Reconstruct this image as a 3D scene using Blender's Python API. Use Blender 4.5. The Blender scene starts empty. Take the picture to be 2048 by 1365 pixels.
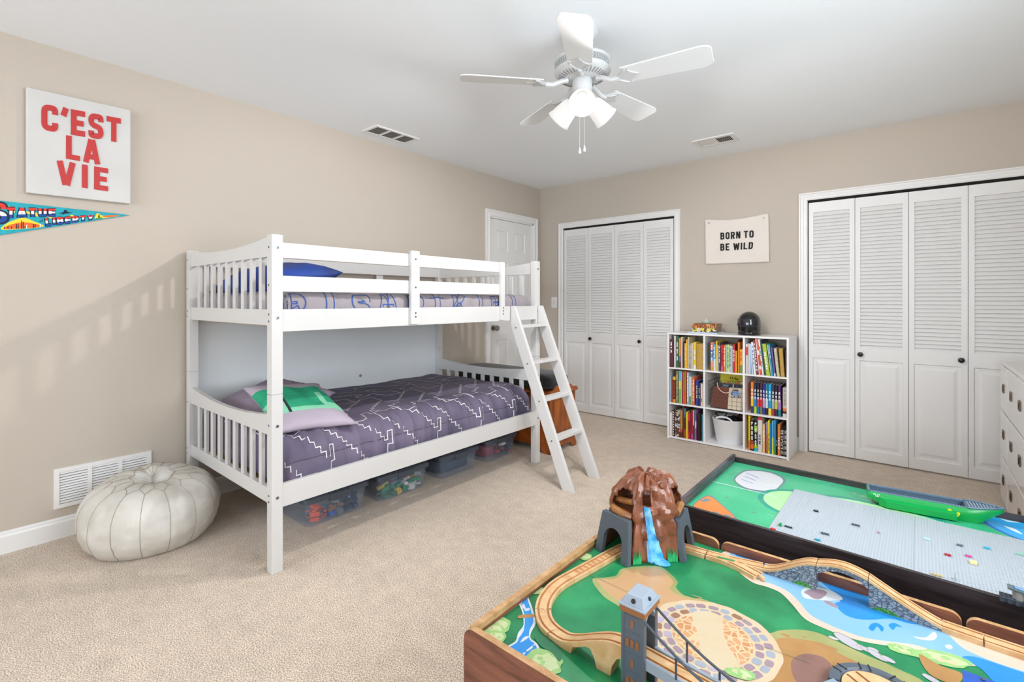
import bpy, bmesh, math, random
from mathutils import Vector, Matrix, noise
R = math.radians
scene = bpy.context.scene
col = scene.collection
random.seed(7)

# ------------------------------------------------------------ camera
F, PSI, HZ, EYE = 968.0, R(40.13), 601.5, 1.183
cam_data = bpy.data.cameras.new('camera')
cam_data.sensor_width = 36.0
cam_data.lens = F / 2048 * 36
cam_data.shift_y = -(682.5 - HZ) / 2048
cam_data.clip_start = 0.02
cam = bpy.data.objects.new('camera', cam_data)
cam.location = (0, 0, EYE)
cam.rotation_euler = (R(90), 0, PSI)
col.objects.link(cam)
scene.camera = cam

# ------------------------------------------------------------ light and exposure
scene.view_settings.view_transform = 'Standard'
scene.view_settings.look = 'None'
scene.view_settings.gamma = 1.0
scene.view_settings.use_curve_mapping = False
scene.view_settings.exposure = 0.17
scene.cycles.use_denoising = True
scene.cycles.max_bounces = 10
scene.cycles.diffuse_bounces = 6
scene.cycles.transparent_max_bounces = 16
scene.cycles.sample_clamp_indirect = 6.0
scene.cycles.caustics_reflective = False
scene.cycles.caustics_refractive = False
world = bpy.data.worlds.new('daylight_sky')
scene.world = world
world.use_nodes = True
world.node_tree.nodes['Background'].inputs[0].default_value = (0.80, 0.89, 1.0, 1)
world.node_tree.nodes['Background'].inputs[1].default_value = 1.0

def area(name, loc, rot, sx, sy, power, color):
    d = bpy.data.lights.new(name, 'AREA')
    d.shape = 'RECTANGLE'; d.size = sx; d.size_y = sy
    d.energy = power; d.color = color
    o = bpy.data.objects.new(name, d)
    o.location = loc; o.rotation_euler = rot
    col.objects.link(o)
    return o
WALL_L, WALL_B, WALL_R, WALL_F, CEIL = -3.28, 4.39, 0.86, -3.4, 2.44
DAY_REAR, DAY_SIDE, LAMP = 78, 76, 44.0
# daylight entering by the windows behind the camera and on the right
area('daylight_window_1', (-1.9, WALL_F - .20, 1.40), (R(-115), 0, R(180)), 1.7, 1.5, DAY_REAR, (.84, .92, 1.0))
area('daylight_window_2', (-0.1, WALL_F - .20, 1.40), (R(-115), 0, R(180)), 1.3, 1.5, DAY_REAR * .75, (.84, .92, 1.0))
area('daylight_window_3', (WALL_R + .20, 1.25, 1.50), (0, R(100), 0), 1.3, 1.6, DAY_SIDE, (.84, .92, 1.0))

# ------------------------------------------------------------ positions from sightlines
_s, _c = math.sin(PSI), math.cos(PSI)
def _ray(u, v):
    a = (u - 1024) / F
    return Vector((a * _c - _s, a * _s + _c, (HZ - v) / F))
def P(u, v, z=0.0):
    r = _ray(u, v); t = (z - EYE) / r.z
    return Vector((r.x * t, r.y * t, z))
def PX(u, v, x):
    r = _ray(u, v); t = x / r.x
    return Vector((x, r.y * t, EYE + r.z * t))
def PY(u, v, y):
    r = _ray(u, v); t = y / r.y
    return Vector((r.x * t, y, EYE + r.z * t))

# ------------------------------------------------------------ materials
def lin(h):
    if isinstance(h, str):
        h = h.lstrip('#'); h = [int(h[i:i + 2], 16) / 255 for i in (0, 2, 4)]
    return tuple(((x / 12.92) if x <= .04045 else ((x + .055) / 1.055) ** 2.4) for x in h) + (1.0,)
_M = {}
def mat(name, color, rough=.5, metal=0, spec=.5, bump=0, bscale=50, vary=0, vscale=8, color2=None, sheen=0, coat=0, emit=0):
    if name in _M: return _M[name]
    m = bpy.data.materials.new(name); m.use_nodes = True
    nt = m.node_tree; b = nt.nodes['Principled BSDF']
    b.inputs['Base Color'].default_value = lin(color)
    b.inputs['Roughness'].default_value = rough
    b.inputs['Metallic'].default_value = metal
    b.inputs['Specular IOR Level'].default_value = spec
    if sheen: b.inputs['Sheen Weight'].default_value = sheen
    if coat:
        b.inputs['Coat Weight'].default_value = coat; b.inputs['Coat Roughness'].default_value = .08
    if emit:
        b.inputs['Emission Color'].default_value = lin(color); b.inputs['Emission Strength'].default_value = emit
    tc = nt.nodes.new('ShaderNodeTexCoord')
    if vary or color2:
        n = nt.nodes.new('ShaderNodeTexNoise'); n.inputs['Scale'].default_value = vscale; n.inputs['Detail'].default_value = 5
        nt.links.new(tc.outputs['Object'], n.inputs['Vector'])
        cr = nt.nodes.new('ShaderNodeValToRGB')
        cr.color_ramp.elements[0].position = .32; cr.color_ramp.elements[1].position = .68
        c1 = lin(color)
        c2 = lin(color2) if color2 else tuple(min(1, x * (1 + vary)) for x in c1[:3]) + (1,)
        c0 = c1 if color2 else tuple(x * (1 - vary) for x in c1[:3]) + (1,)
        cr.color_ramp.elements[0].color = c0; cr.color_ramp.elements[1].color = c2
        nt.links.new(n.outputs[0], cr.inputs[0]); nt.links.new(cr.outputs[0], b.inputs['Base Color'])
    if bump:
        n = nt.nodes.new('ShaderNodeTexNoise'); n.inputs['Scale'].default_value = bscale; n.inputs['Detail'].default_value = 3
        nt.links.new(tc.outputs['Object'], n.inputs['Vector'])
        bp = nt.nodes.new('ShaderNodeBump'); bp.inputs['Strength'].default_value = min(1, bump); bp.inputs['Distance'].default_value = .004
        nt.links.new(n.outputs[0], bp.inputs['Height']); nt.links.new(bp.outputs[0], b.inputs['Normal'])
    _M[name] = m
    return m

def wood_mat(name, c1, c2, scale=(1, 14, 14), rough=.45, axis_rot=(0, 0, 0), coat=0, nscale=3.0):
    if name in _M: return _M[name]
    m = bpy.data.materials.new(name); m.use_nodes = True
    nt = m.node_tree; b = nt.nodes['Principled BSDF']; b.inputs['Roughness'].default_value = rough
    if coat: b.inputs['Coat Weight'].default_value = coat
    tc = nt.nodes.new('ShaderNodeTexCoord'); mp = nt.nodes.new('ShaderNodeMapping')
    mp.inputs['Scale'].default_value = scale; mp.inputs['Rotation'].default_value = axis_rot
    n = nt.nodes.new('ShaderNodeTexNoise'); n.inputs['Scale'].default_value = nscale; n.inputs['Detail'].default_value = 6
    n.inputs['Distortion'].default_value = .6
    cr = nt.nodes.new('ShaderNodeValToRGB')
    cr.color_ramp.elements[0].position = .35; cr.color_ramp.elements[1].position = .65
    cr.color_ramp.elements[0].color = lin(c1); cr.color_ramp.elements[1].color = lin(c2)
    nt.links.new(tc.outputs['Object'], mp.inputs['Vector']); nt.links.new(mp.outputs[0], n.inputs['Vector'])
    nt.links.new(n.outputs[0], cr.inputs[0]); nt.links.new(cr.outputs[0], b.inputs['Base Color'])
    _M[name] = m
    return m

def voronoi_mat(name, cells, line, scale, rough=.5, width=.06, rand=None, bump=0, vec_scale=(1, 1, 1)):
    """cells split by lines: stone, tile or mesh pattern"""
    if name in _M: return _M[name]
    m = bpy.data.materials.new(name); m.use_nodes = True
    nt = m.node_tree; b = nt.nodes['Principled BSDF']; b.inputs['Roughness'].default_value = rough
    tc = nt.nodes.new('ShaderNodeTexCoord'); mp = nt.nodes.new('ShaderNodeMapping'); mp.inputs['Scale'].default_value = vec_scale
    v = nt.nodes.new('ShaderNodeTexVoronoi'); v.feature = 'DISTANCE_TO_EDGE'; v.inputs['Scale'].default_value = scale
    v2 = nt.nodes.new('ShaderNodeTexVoronoi'); v2.inputs['Scale'].default_value = scale
    cr = nt.nodes.new('ShaderNodeValToRGB'); cr.color_ramp.interpolation = 'CONSTANT'
    cr.color_ramp.elements[0].position = 0; cr.color_ramp.elements[0].color = (0, 0, 0, 1)
    cr.color_ramp.elements[1].position = width; cr.color_ramp.elements[1].color = (1, 1, 1, 1)
    mx = nt.nodes.new('ShaderNodeMix'); mx.data_type = 'RGBA'
    c2 = nt.nodes.new('ShaderNodeValToRGB'); c2.color_ramp.interpolation = 'CONSTANT'
    els = c2.color_ramp.elements
    els[0].position = 0; els[0].color = lin(cells[0])
    els[1].position = 1 / len(cells); els[1].color = lin(cells[1 % len(cells)])
    for i in range(2, len(cells)):
        e = els.new(i / len(cells)); e.color = lin(cells[i])
    L = nt.links
    L.new(tc.outputs['Object'], mp.inputs['Vector']); L.new(mp.outputs[0], v.inputs['Vector']); L.new(mp.outputs[0], v2.inputs['Vector'])
    L.new(v.outputs['Distance'], cr.inputs[0]); L.new(v2.outputs['Color'], c2.inputs[0])
    L.new(cr.outputs[0], mx.inputs[0]); mx.inputs[6].default_value = lin(line); L.new(c2.outputs[0], mx.inputs[7])
    L.new(mx.outputs[2], b.inputs['Base Color'])
    if bump:
        bp = nt.nodes.new('ShaderNodeBump'); bp.inputs['Strength'].default_value = bump; bp.inputs['Distance'].default_value = .003
        L.new(v.outputs['Distance'], bp.inputs['Height']); L.new(bp.outputs[0], b.inputs['Normal'])
    _M[name] = m
    return m

def glass_mat(name, color, alpha=.3, rough=.15):
    if name in _M: return _M[name]
    m = bpy.data.materials.new(name); m.use_nodes = True
    nt = m.node_tree; b = nt.nodes['Principled BSDF']
    b.inputs['Base Color'].default_value = lin(color); b.inputs['Roughness'].default_value = rough
    b.inputs['Alpha'].default_value = alpha
    _M[name] = m
    return m

# ------------------------------------------------------------ mesh builder
class MB:
    def __init__(s): s.v = []; s.f = []; s.m = []
    def face(s, pts, m=0):
        n = len(s.v); s.v += [tuple(p) for p in pts]; s.f.append(list(range(n, n + len(pts)))); s.m.append(m); return s
    def add(s, vs, fs, m=0):
        n = len(s.v); s.v += [tuple(p) for p in vs]
        for f in fs: s.f.append([i + n for i in f]); s.m.append(m)
        return s
    def box(s, a, b, m=0, T=None):
        x0, x1 = sorted((a[0], b[0])); y0, y1 = sorted((a[1], b[1])); z0, z1 = sorted((a[2], b[2]))
        vs = [(x0, y0, z0), (x1, y0, z0), (x1, y1, z0), (x0, y1, z0), (x0, y0, z1), (x1, y0, z1), (x1, y1, z1), (x0, y1, z1)]
        if T: vs = [T @ Vector(v) for v in vs]
        return s.add(vs, [(0, 3, 2, 1), (4, 5, 6, 7), (0, 1, 5, 4), (1, 2, 6, 5), (2, 3, 7, 6), (3, 0, 4, 7)], m)
    def prism(s, base, off, m=0, m_side=None, cap0=True):
        """base: list of 3d points, off: vector"""
        off = Vector(off); n = len(base)
        vs = [Vector(p) for p in base] + [Vector(p) + off for p in base]
        fs = [tuple(range(n, 2 * n))]
        if cap0: fs.append(tuple(range(n - 1, -1, -1)))
        s.add(vs, fs, m)
        k = len(s.v) - 2 * n
        for i in range(n):
            s.f.append([k + i, k + (i + 1) % n, k + n + (i + 1) % n, k + n + i]); s.m.append(m if m_side is None else m_side)
        return s
    def loft(s, rings, m=0, closed=True, cap=(True, True)):
        n = len(rings[0]); k = len(s.v)
        for r in rings: s.v += [tuple(p) for p in r]
        for j in range(len(rings) - 1):
            for i in range(n if closed else n - 1):
                a = k + j * n + i; b = k + j * n + (i + 1) % n
                s.f.append([a, b, b + n, a + n]); s.m.append(m)
        if cap[0]: s.f.append([k + i for i in range(n - 1, -1, -1)]); s.m.append(m)
        if cap[1]: s.f.append([k + (len(rings) - 1) * n + i for i in range(n)]); s.m.append(m)
        return s
    def lathe(s, prof, c=(0, 0, 0), seg=24, m=0, T=None, cap=(True, True)):
        """prof: list of (r, z)"""
        rings = []
        for r, z in prof:
            ring = [Vector((r * math.cos(2 * math.pi * i / seg), r * math.sin(2 * math.pi * i / seg), z)) for i in range(seg)]
            ring = [(T @ p) if T else p + Vector(c) for p in ring]
            rings.append(ring)
        return s.loft(rings, m, True, cap)
    def tube(s, pts, r, seg=8, m=0, cap=True):
        pts = [Vector(p) for p in pts]; rings = []
        for i, p in enumerate(pts):
            d = (pts[min(i + 1, len(pts) - 1)] - pts[max(i - 1, 0)]).normalized()
            up = Vector((0, 0, 1)) if abs(d.z) < .9 else Vector((1, 0, 0))
            a = d.cross(up).normalized(); b = a.cross(d)
            rr = r[i] if isinstance(r, (list, tuple)) else r
            rings.append([p + a * rr * math.cos(2 * math.pi * k / seg) + b * rr * math.sin(2 * math.pi * k / seg) for k in range(seg)])
        return s.loft(rings, m, True, (cap, cap))
    def cyl(s, a, b, r, seg=16, m=0): return s.tube([a, b], r, seg, m)
    def grid(s, fn, nu, nv, m=0):
        k = len(s.v)
        for i in range(nu + 1):
            for j in range(nv + 1): s.v.append(tuple(fn(i / nu, j / nv)))
        for i in range(nu):
            for j in range(nv):
                a = k + i * (nv + 1) + j
                s.f.append([a, a + nv + 1, a + nv + 2, a + 1]); s.m.append(m)
        return s
    def build(s, name, mats, parent=None, smooth=False, bevel=0, seg=2, loc=None, fix=True, solid=0, angle=35):
        me = bpy.data.meshes.new(name)
        base = Vector(loc) if loc is not None else (wloc(parent) if parent else Vector((0, 0, 0)))
        me.from_pydata([tuple(Vector(v) - base) for v in s.v], [], s.f)
        if not isinstance(mats, (list, tuple)): mats = [mats]
        for m in mats: me.materials.append(m)
        me.polygons.foreach_set('material_index', s.m)
        if fix:
            bm = bmesh.new(); bm.from_mesh(me)
            bmesh.ops.remove_doubles(bm, verts=bm.verts, dist=1e-6)
            bmesh.ops.recalc_face_normals(bm, faces=bm.faces); bm.to_mesh(me); bm.free()
        if smooth:
            me.polygons.foreach_set('use_smooth', [True] * len(me.polygons))
            try: me.set_sharp_from_angle(angle=R(angle))
            except Exception: pass
        o = bpy.data.objects.new(name, me); col.objects.link(o)
        if loc is not None and not parent: o.location = base
        if parent: o.parent = parent
        if solid:
            md = o.modifiers.new('thickness', 'SOLIDIFY'); md.thickness = solid; md.offset = 0
        if bevel:
            md = o.modifiers.new('edges', 'BEVEL'); md.width = bevel; md.segments = seg; md.limit_method = 'ANGLE'; md.angle_limit = R(40)
        return o
def wloc(o):
    p = Vector((0, 0, 0))
    while o: p += o.location; o = o.parent
    return p
def tag(o, label=None, cat=None, group=None, kind=None):
    if label: o['label'] = label
    if cat: o['category'] = cat
    if group: o['group'] = group
    if kind: o['kind'] = kind
    return o
def thing(name, label, cat, loc=(0, 0, 0), group=None):
    o = bpy.data.objects.new(name, None); o.empty_display_size = .05; o.location = loc; col.objects.link(o)
    return tag(o, label, cat, group)
def struct(o): o['kind'] = 'structure'; return o
def sroot(name, loc=(0, 0, 0)):
    o = bpy.data.objects.new(name, None); o.location = loc; col.objects.link(o); o['kind'] = 'structure'; return o
def spline(pts, n=8, closed=True):
    """smooth curve through points"""
    pts = [Vector(p) for p in pts]; N = len(pts); out = []
    for i in range(N if closed else N - 1):
        g = lambda k: pts[k % N] if closed else pts[max(0, min(N - 1, k))]
        p0, p1, p2, p3 = g(i - 1), g(i), g(i + 1), g(i + 2)
        for j in range(n):
            t = j / n
            out.append(.5 * ((2 * p1) + (p2 - p0) * t + (2 * p0 - 5 * p1 + 4 * p2 - p3) * t * t + (3 * p1 - p0 - 3 * p2 + p3) * t ** 3))
    if not closed: out.append(pts[-1])
    return out

# ------------------------------------------------------------ lettering made of broad strokes
def rpath(pts, r=.18, n=5, closed=False):
    P2 = [Vector((p[0], p[1])) for p in pts]; out = []; N = len(P2)
    for i, p in enumerate(P2):
        if not closed and i in (0, N - 1): out.append(p); continue
        a, b = P2[i - 1], P2[(i + 1) % N]
        da, db = (a - p), (b - p); rr = min(r, da.length * .49, db.length * .49)
        s0, s1 = p + da.normalized() * rr, p + db.normalized() * rr
        for k in range(n + 1):
            t = k / n; out.append((1 - t) ** 2 * s0 + 2 * t * (1 - t) * p + t * t * s1)
    if closed: out.append(out[0].copy())
    return out
def glyph(ch, w, t):
    l, r, b, u = t / 2, w - t / 2, t / 2, 1 - t / 2; q = min(.2, w * .35)
    G = {
        'C': [rpath([(r, .66), (r, u), (l, u), (l, b), (r, b), (r, .34)], q)],
        'G': [rpath([(r, .68), (r, u), (l, u), (l, b), (r, b), (r, .45)], q), [(w * .5, .45), (w, .45)]],
        'E': [[(l, 0), (l, 1)], [(0, u), (w, u)], [(0, .5), (w * .9, .5)], [(0, b), (w, b)]],
        'F': [[(l, 0), (l, 1)], [(0, u), (w, u)], [(0, .5), (w * .85, .5)]],
        'S': [rpath([(r, .70), (r, u), (l, u), (l, .54), (r, .46), (r, b), (l, b), (l, .30)], q)],
        'T': [[(0, u), (w, u)], [(w / 2, 0), (w / 2, 1)]],
        'L': [[(l, 0), (l, 1)], [(0, b), (w, b)]],
        'A': [[(l * .9, 0), (w / 2 - t * .12, 1)], [(w - l * .9, 0), (w / 2 + t * .12, 1)], [(w * .22, .27), (w * .78, .27)]],
        'V': [[(l * .9, 1), (w / 2 - t * .12, 0)], [(w - l * .9, 1), (w / 2 + t * .12, 0)]],
        'I': [[(w / 2, 0), (w / 2, 1)]],
        'B': [rpath([(l, b), (l, u), (r * .95, u), (r * .95, .52), (l, .52)], q * .8), rpath([(l, .52), (r, .52), (r, b), (l, b), (l, .3)], q * .8), [(l, 0), (l, 1)]],
        'P': [rpath([(l, u), (r, u), (r, .46), (l, .46)], q), [(l, 0), (l, 1)]],
        'R': [rpath([(l, u), (r, u), (r, .48), (l, .48)], q), [(l, 0), (l, 1)], [(w * .5, .5), (r, 0)]],
        'O': [rpath([(l, b), (l, u), (r, u), (r, b)], q, closed=True)],
        'D': [rpath([(l, b), (l, u), (r, u), (r, b)], q, closed=True), [(l, 0), (l, 1)]],
        'U': [rpath([(l, 1), (l, b), (r, b), (r, 1)], q)],
        'N': [[(l, 0), (l, 1)], [(r, 0), (r, 1)], [(l, 1), (r, 0)]],
        'H': [[(l, 0), (l, 1)], [(r, 0), (r, 1)], [(l, .5), (r, .5)]],
        'K': [[(l, 0), (l, 1)], [(r, 1), (l, .42)], [(w * .4, .58), (r, 0)]],
        'W': [[(l * .8, 1), (w * .27, 0)], [(w * .27, 0), (w * .5, .9)], [(w * .5, .9), (w * .73, 0)], [(w * .73, 0), (w - l * .8, 1)]],
        'Y': [[(l * .9, 1), (w / 2, .42)], [(w - l * .9, 1), (w / 2, .42)], [(w / 2, 0), (w / 2, .5)]],
        "'": [[(w * .75, 1), (w * .3, .68)]],
        '.': [[(w / 2, 0), (w / 2, t)]],
        'o': [rpath([(l, b), (l, .55), (r, .55), (r, b)], q, closed=True)],
        'f': [rpath([(r, u), (w * .45, u), (w * .45, 0)], q), [(0, .6), (w * .9, .6)]],
        'a': [rpath([(r, .62), (l, .62), (l, b), (r, b)], q), [(r, 0), (r, .68)]],
        'y': [[(l, .66), (w / 2, .1)], [(r, .66), (w * .3, -.3)]],
        'n': [[(l, 0), (l, .66)], rpath([(l, .58), (r, .58), (r, 0)], q)],
        'e': [rpath([(l, .33), (r, .33), (r, .62), (l, .62), (l, b), (r, b)], q)],
    }
    return G.get(ch, [])
WIDTH = {'I': .34, "'": .36, ' ': .42, 'W': 1.45, '.': .4, 'f': .6, 'L': .88, 'E': .9, 'T': .98, 'A': 1.1, 'V': 1.1, 'N': 1.02}
def text_strokes(txt, w=.62, t=.2, gap=.16):
    x = 0; out = []
    for ch in txt:
        gw = w * WIDTH.get(ch, 1.0)
        if ch == 'I': gw = t
        for st in glyph(ch, gw, t): out.append([Vector((p[0] + x, p[1])) for p in st])
        x += gw + gap
    return out, x - gap
def ribbon(path, t):
    path = [Vector((q[0], q[1])) for q in path]; n = len(path); L = []; Rr = []
    for i, p in enumerate(path):
        closed = (path[0] - path[-1]).length < 1e-6
        a = path[i - 1] if i > 0 else (path[-2] if closed else None)
        b = path[i + 1] if i < n - 1 else (path[1] if closed else None)
        d1 = (p - a).normalized() if a is not None and (p - a).length > 1e-9 else None
        d2 = (b - p).normalized() if b is not None and (b - p).length > 1e-9 else None
        d1 = d1 or d2; d2 = d2 or d1
        nn = Vector((-(d1 + d2).y, (d1 + d2).x))
        nn = nn.normalized() if nn.length > 1e-6 else Vector((-d1.y, d1.x))
        k = max(.5, nn.dot(Vector((-d1.y, d1.x))))
        L.append(p + nn * t / 2 / k); Rr.append(p - nn * t / 2 / k)
    return L, Rr
def text_mesh(mb, txt, quad, off, w=.62, t=.2, gap=.16, m=0, thick=None, bands=None, grow=0):
    """quad: TL, TR, BR, BL world points; off: thickness vector"""
    st, W = text_strokes(txt, w, t, gap); TL, TR, BR, BL = [Vector(q) for q in quad]; off = Vector(off)
    def mp(p):
        a = p.x / W; b = p.y
        return (BL.lerp(BR, a)).lerp(TL.lerp(TR, a), b)
    for si, path in enumerate(st):
        L, Rr = ribbon(path, t + grow); offk = off * (1 + .06 * si)
        for i in range(len(path) - 1):
            q = [L[i], L[i + 1], Rr[i + 1], Rr[i]]
            pieces = [(q, m)]
            if bands:
                pieces = []
                for (lo, hi, mi) in bands:
                    c = clip(clip(q, lo, True), hi, False)
                    if len(c) > 2: pieces.append((c, mi))
            for pc, mi in pieces:
                mb.prism([mp(p) for p in pc], offk, mi, cap0=False)
    return mb
def clip(poly, y, above):
    out = []
    for i in range(len(poly)):
        a, b = poly[i], poly[(i + 1) % len(poly)]
        ia, ib = (a.y >= y) == above, (b.y >= y) == above
        if ia: out.append(a)
        if ia != ib:
            k = (y - a.y) / (b.y - a.y); out.append(a.lerp(b, k))
    return out
# ============================================================ THE ROOM
M_wall = mat('wall_paint', '#c2b7aa', .75, bump=.12, bscale=260)
M_ceil = mat('ceiling_paint', '#f3f6f9', .8, bump=.10, bscale=200)
M_trim = mat('white_trim_paint', '#e9e7e5', .35)
M_door = mat('white_door_paint', '#e6e4e2', .4)
M_dark = mat('dark_gap', '#15120f', .9)
M_black = mat('black_metal', '#0d0d0f', .35)

def carpet_mat():
    m = bpy.data.materials.new('beige_carpet'); m.use_nodes = True; nt = m.node_tree; L = nt.links
    b = nt.nodes['Principled BSDF']; b.inputs['Roughness'].default_value = .95; b.inputs['Specular IOR Level'].default_value = .1
    b.inputs['Sheen Weight'].default_value = .25
    tc = nt.nodes.new('ShaderNodeTexCoord')
    def nz(sc, det=3):
        n = nt.nodes.new('ShaderNodeTexNoise'); n.inputs['Scale'].default_value = sc; n.inputs['Detail'].default_value = det
        L.new(tc.outputs['Object'], n.inputs['Vector']); return n
    fine, mid, big = nz(230, 6), nz(16, 4), nz(2.2, 3)
    def ramp(n, p0, p1, c0, c1):
        r = nt.nodes.new('ShaderNodeValToRGB'); r.color_ramp.elements[0].position = p0; r.color_ramp.elements[1].position = p1
        r.color_ramp.elements[0].color = c0; r.color_ramp.elements[1].color = c1
        L.new(n.outputs[0], r.inputs[0]); return r
    r1 = ramp(fine, .40, .60, lin('#a28c74'), lin('#ecdccb'))
    r2 = ramp(mid, .3, .7, (.90, .90, .90, 1), (1.06, 1.06, 1.06, 1))
    r3 = ramp(big, .35, .65, (.95, .95, .95, 1), (1.03, 1.03, 1.03, 1))
    def mul(a, c):
        x = nt.nodes.new('ShaderNodeMix'); x.data_type = 'RGBA'; x.blend_type = 'MULTIPLY'; x.inputs[0].default_value = 1
        L.new(a, x.inputs[6]); L.new(c, x.inputs[7]); return x.outputs[2]
    L.new(mul(mul(r1.outputs[0], r2.outputs[0]), r3.outputs[0]), b.inputs['Base Color'])
    bp = nt.nodes.new('ShaderNodeBump'); bp.inputs['Strength'].default_value = .8; bp.inputs['Distance'].default_value = .004
    L.new(fine.outputs[0], bp.inputs['Height'])
    bp2 = nt.nodes.new('ShaderNodeBump'); bp2.inputs['Strength'].default_value = .2; bp2.inputs['Distance'].default_value = .02
    L.new(mid.outputs[0], bp2.inputs['Height']); L.new(bp.outputs[0], bp2.inputs['Normal']); L.new(bp2.outputs[0], b.inputs['Normal'])
    return m
struct(MB().box((WALL_L - .1, WALL_F - .1, -.06), (WALL_R + .1, WALL_B + .75, 0)).build('floor', carpet_mat()))
struct(MB().box((WALL_L - .1, WALL_F - .1, CEIL), (WALL_R + .1, WALL_B + .1, CEIL + .06)).build('ceiling', M_ceil))
D1A, D1B, D1T = 3.545, 4.255, 2.03           # opening of the six-panel door in the left wall
w = MB(); w.box((WALL_L - .12, WALL_F - .1, 0), (WALL_L, D1A, CEIL)).box((WALL_L - .12, D1A, D1T), (WALL_L, D1B, CEIL)).box((WALL_L - .12, D1B, 0), (WALL_L, WALL_B + .1, CEIL))
struct(w.build('wall_left', M_wall))
C1A, C1B, C2A, C2B, CT = -2.965, -1.735, -.672, .545, 1.965     # closet openings in the back wall
w = MB()
for a, b in ((WALL_L - .1, C1A), (C1B, C2A), (C2B, WALL_R + .1)): w.box((a, WALL_B, 0), (b, WALL_B + .1, CEIL))
for a, b in ((C1A, C1B), (C2A, C2B)): w.box((a, WALL_B, CT), (b, WALL_B + .1, CEIL))
struct(w.build('wall_back', M_wall))
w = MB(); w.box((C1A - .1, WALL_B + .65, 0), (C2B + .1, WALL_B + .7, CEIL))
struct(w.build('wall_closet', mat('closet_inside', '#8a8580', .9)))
# right wall with a window
wy0, wy1, wz0, wz1 = .45, 2.05, .90, 2.10
w = MB(); w.box((WALL_R, WALL_F - .1, 0), (WALL_R + .1, wy0, CEIL)).box((WALL_R, wy1, 0), (WALL_R + .1, WALL_B + .1, CEIL))
w.box((WALL_R, wy0, 0), (WALL_R + .1, wy1, wz0)).box((WALL_R, wy0, wz1), (WALL_R + .1, wy1, CEIL))
struct(w.build('wall_right', M_wall))
fw = [(-2.75, -1.05), (-.75, .55)]
w = MB(); xs = [WALL_L - .1, fw[0][0], fw[0][1], fw[1][0], fw[1][1], WALL_R + .1]
for i in (0, 2, 4): w.box((xs[i], WALL_F - .1, 0), (xs[i + 1], WALL_F, CEIL))
for a, b in fw: w.box((a, WALL_F - .1, 0), (b, WALL_F, .65)); w.box((a, WALL_F - .1, 2.15), (b, WALL_F, CEIL))
struct(w.build('wall_front', M_wall))
M_pane = glass_mat('window_glass', '#f4fbff', .06, .02)
def window(n, T, w_, z0, z1):
    r = sroot('window_%d' % n)
    f = MB()
    for a, b in (((-.05, -.07, z0 - .05), (0, .0, z1 + .05)), ((w_, -.07, z0 - .05), (w_ + .05, 0, z1 + .05)), ((0, -.07, z1), (w_, 0, z1 + .05)), ((-.07, -.07, z0 - .05), (w_ + .07, .04, z0)), ((0, -.06, (z0 + z1) / 2 - .02), (w_, -.02, (z0 + z1) / 2 + .02)), ((w_ / 2 - .015, -.06, z0), (w_ / 2 + .015, -.03, z1))):
        f.box(a, b, 0, T)
    f.build('window_frame', M_trim, r)
    MB().box((0, -.055, z0), (w_, -.05, z1), 0, T).build('window_pane', M_pane, r)
for i, (a, b) in enumerate(fw): window(i + 1, Matrix.Translation((a, WALL_F, 0)), b - a, .65, 2.15)
window(3, Matrix.Translation((WALL_R, wy0, 0)) @ Matrix.Rotation(R(90), 4, 'Z'), wy1 - wy0, wz0, wz1)

def baseboard(name, a, b, horiz_y):
    """profile runs from a to b along the wall foot"""
    m = MB(); prof = [(0, 0), (.014, 0), (.014, .078), (.010, .088), (.010, .094), (.004, .102), (0, .102)]
    if horiz_y: rings = [[(WALL_L + p, y, z) for p, z in prof] for y in (a, b)]
    else: rings = [[(x, WALL_B - p, z) for p, z in prof] for x in (a, b)]
    m.loft(rings); return struct(m.build(name, M_trim))
baseboard('baseboard_left', WALL_F, D1A - .065, True)
for i, (a, b) in enumerate(((WALL_L, C1A - .06), (C1B + .06, C2A - .06), (C2B + .06, WALL_R))): baseboard('baseboard_back' if i == 0 else 'baseboard_back.%03d' % i, a, b, False)

def casing(name, T, w_, h, cw=.058):
    """moulded casing round an opening: local x along the wall, y out of the wall"""
    prof = [(0, 0), (0, .012), (.010, .017), (.022, .017), (.028, .013), (.044, .012), (.050, .019), (cw, .019), (cw, 0)]
    m = MB()
    def ring(f): return [T @ Vector(f(p, d)) for p, d in prof]
    m.loft([ring(lambda p, d: (-p, d, 0)), ring(lambda p, d: (-p, d, h + p))])
    m.loft([ring(lambda p, d: (-p, d, h + p)), ring(lambda p, d: (w_ + p, d, h + p))])
    m.loft([ring(lambda p, d: (w_ + p, d, h + p)), ring(lambda p, d: (w_ + p, d, 0))])
    return m
TB = lambda x0: Matrix.Translation((x0, WALL_B, 0)) @ Matrix.Scale(-1, 4, (0, 1, 0))
struct(casing('t', TB(C1A), C1B - C1A, CT).build('trim_1', M_trim))
struct(casing('t', TB(C2A), C2B - C2A, CT).build('trim_2', M_trim))
TL_ = Matrix(((0, 1, 0, WALL_L), (1, 0, 0, D1A), (0, 0, 1, 0), (0, 0, 0, 1)))
struct(casing('t', TL_, D1B - D1A, D1T, .063).build('trim_3', M_trim))
# jamb, stop and a dark bar painted as the shade in the closet track gap
w = MB()
for a, b in ((C1A, C1B), (C2A, C2B)): w.box((a + .004, WALL_B - .006, CT - .016), (b - .004, WALL_B + .05, CT))
struct(w.build('track_gap_shade', M_dark))
w = MB(); w.box((WALL_L - .1, D1A, 0), (WALL_L, D1A + .015, D1T)).box((WALL_L - .1, D1B - .015, 0), (WALL_L, D1B, D1T)).box((WALL_L - .1, D1A, D1T - .015), (WALL_L, D1B, D1T))
struct(w.build('trim_5', M_trim))

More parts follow.
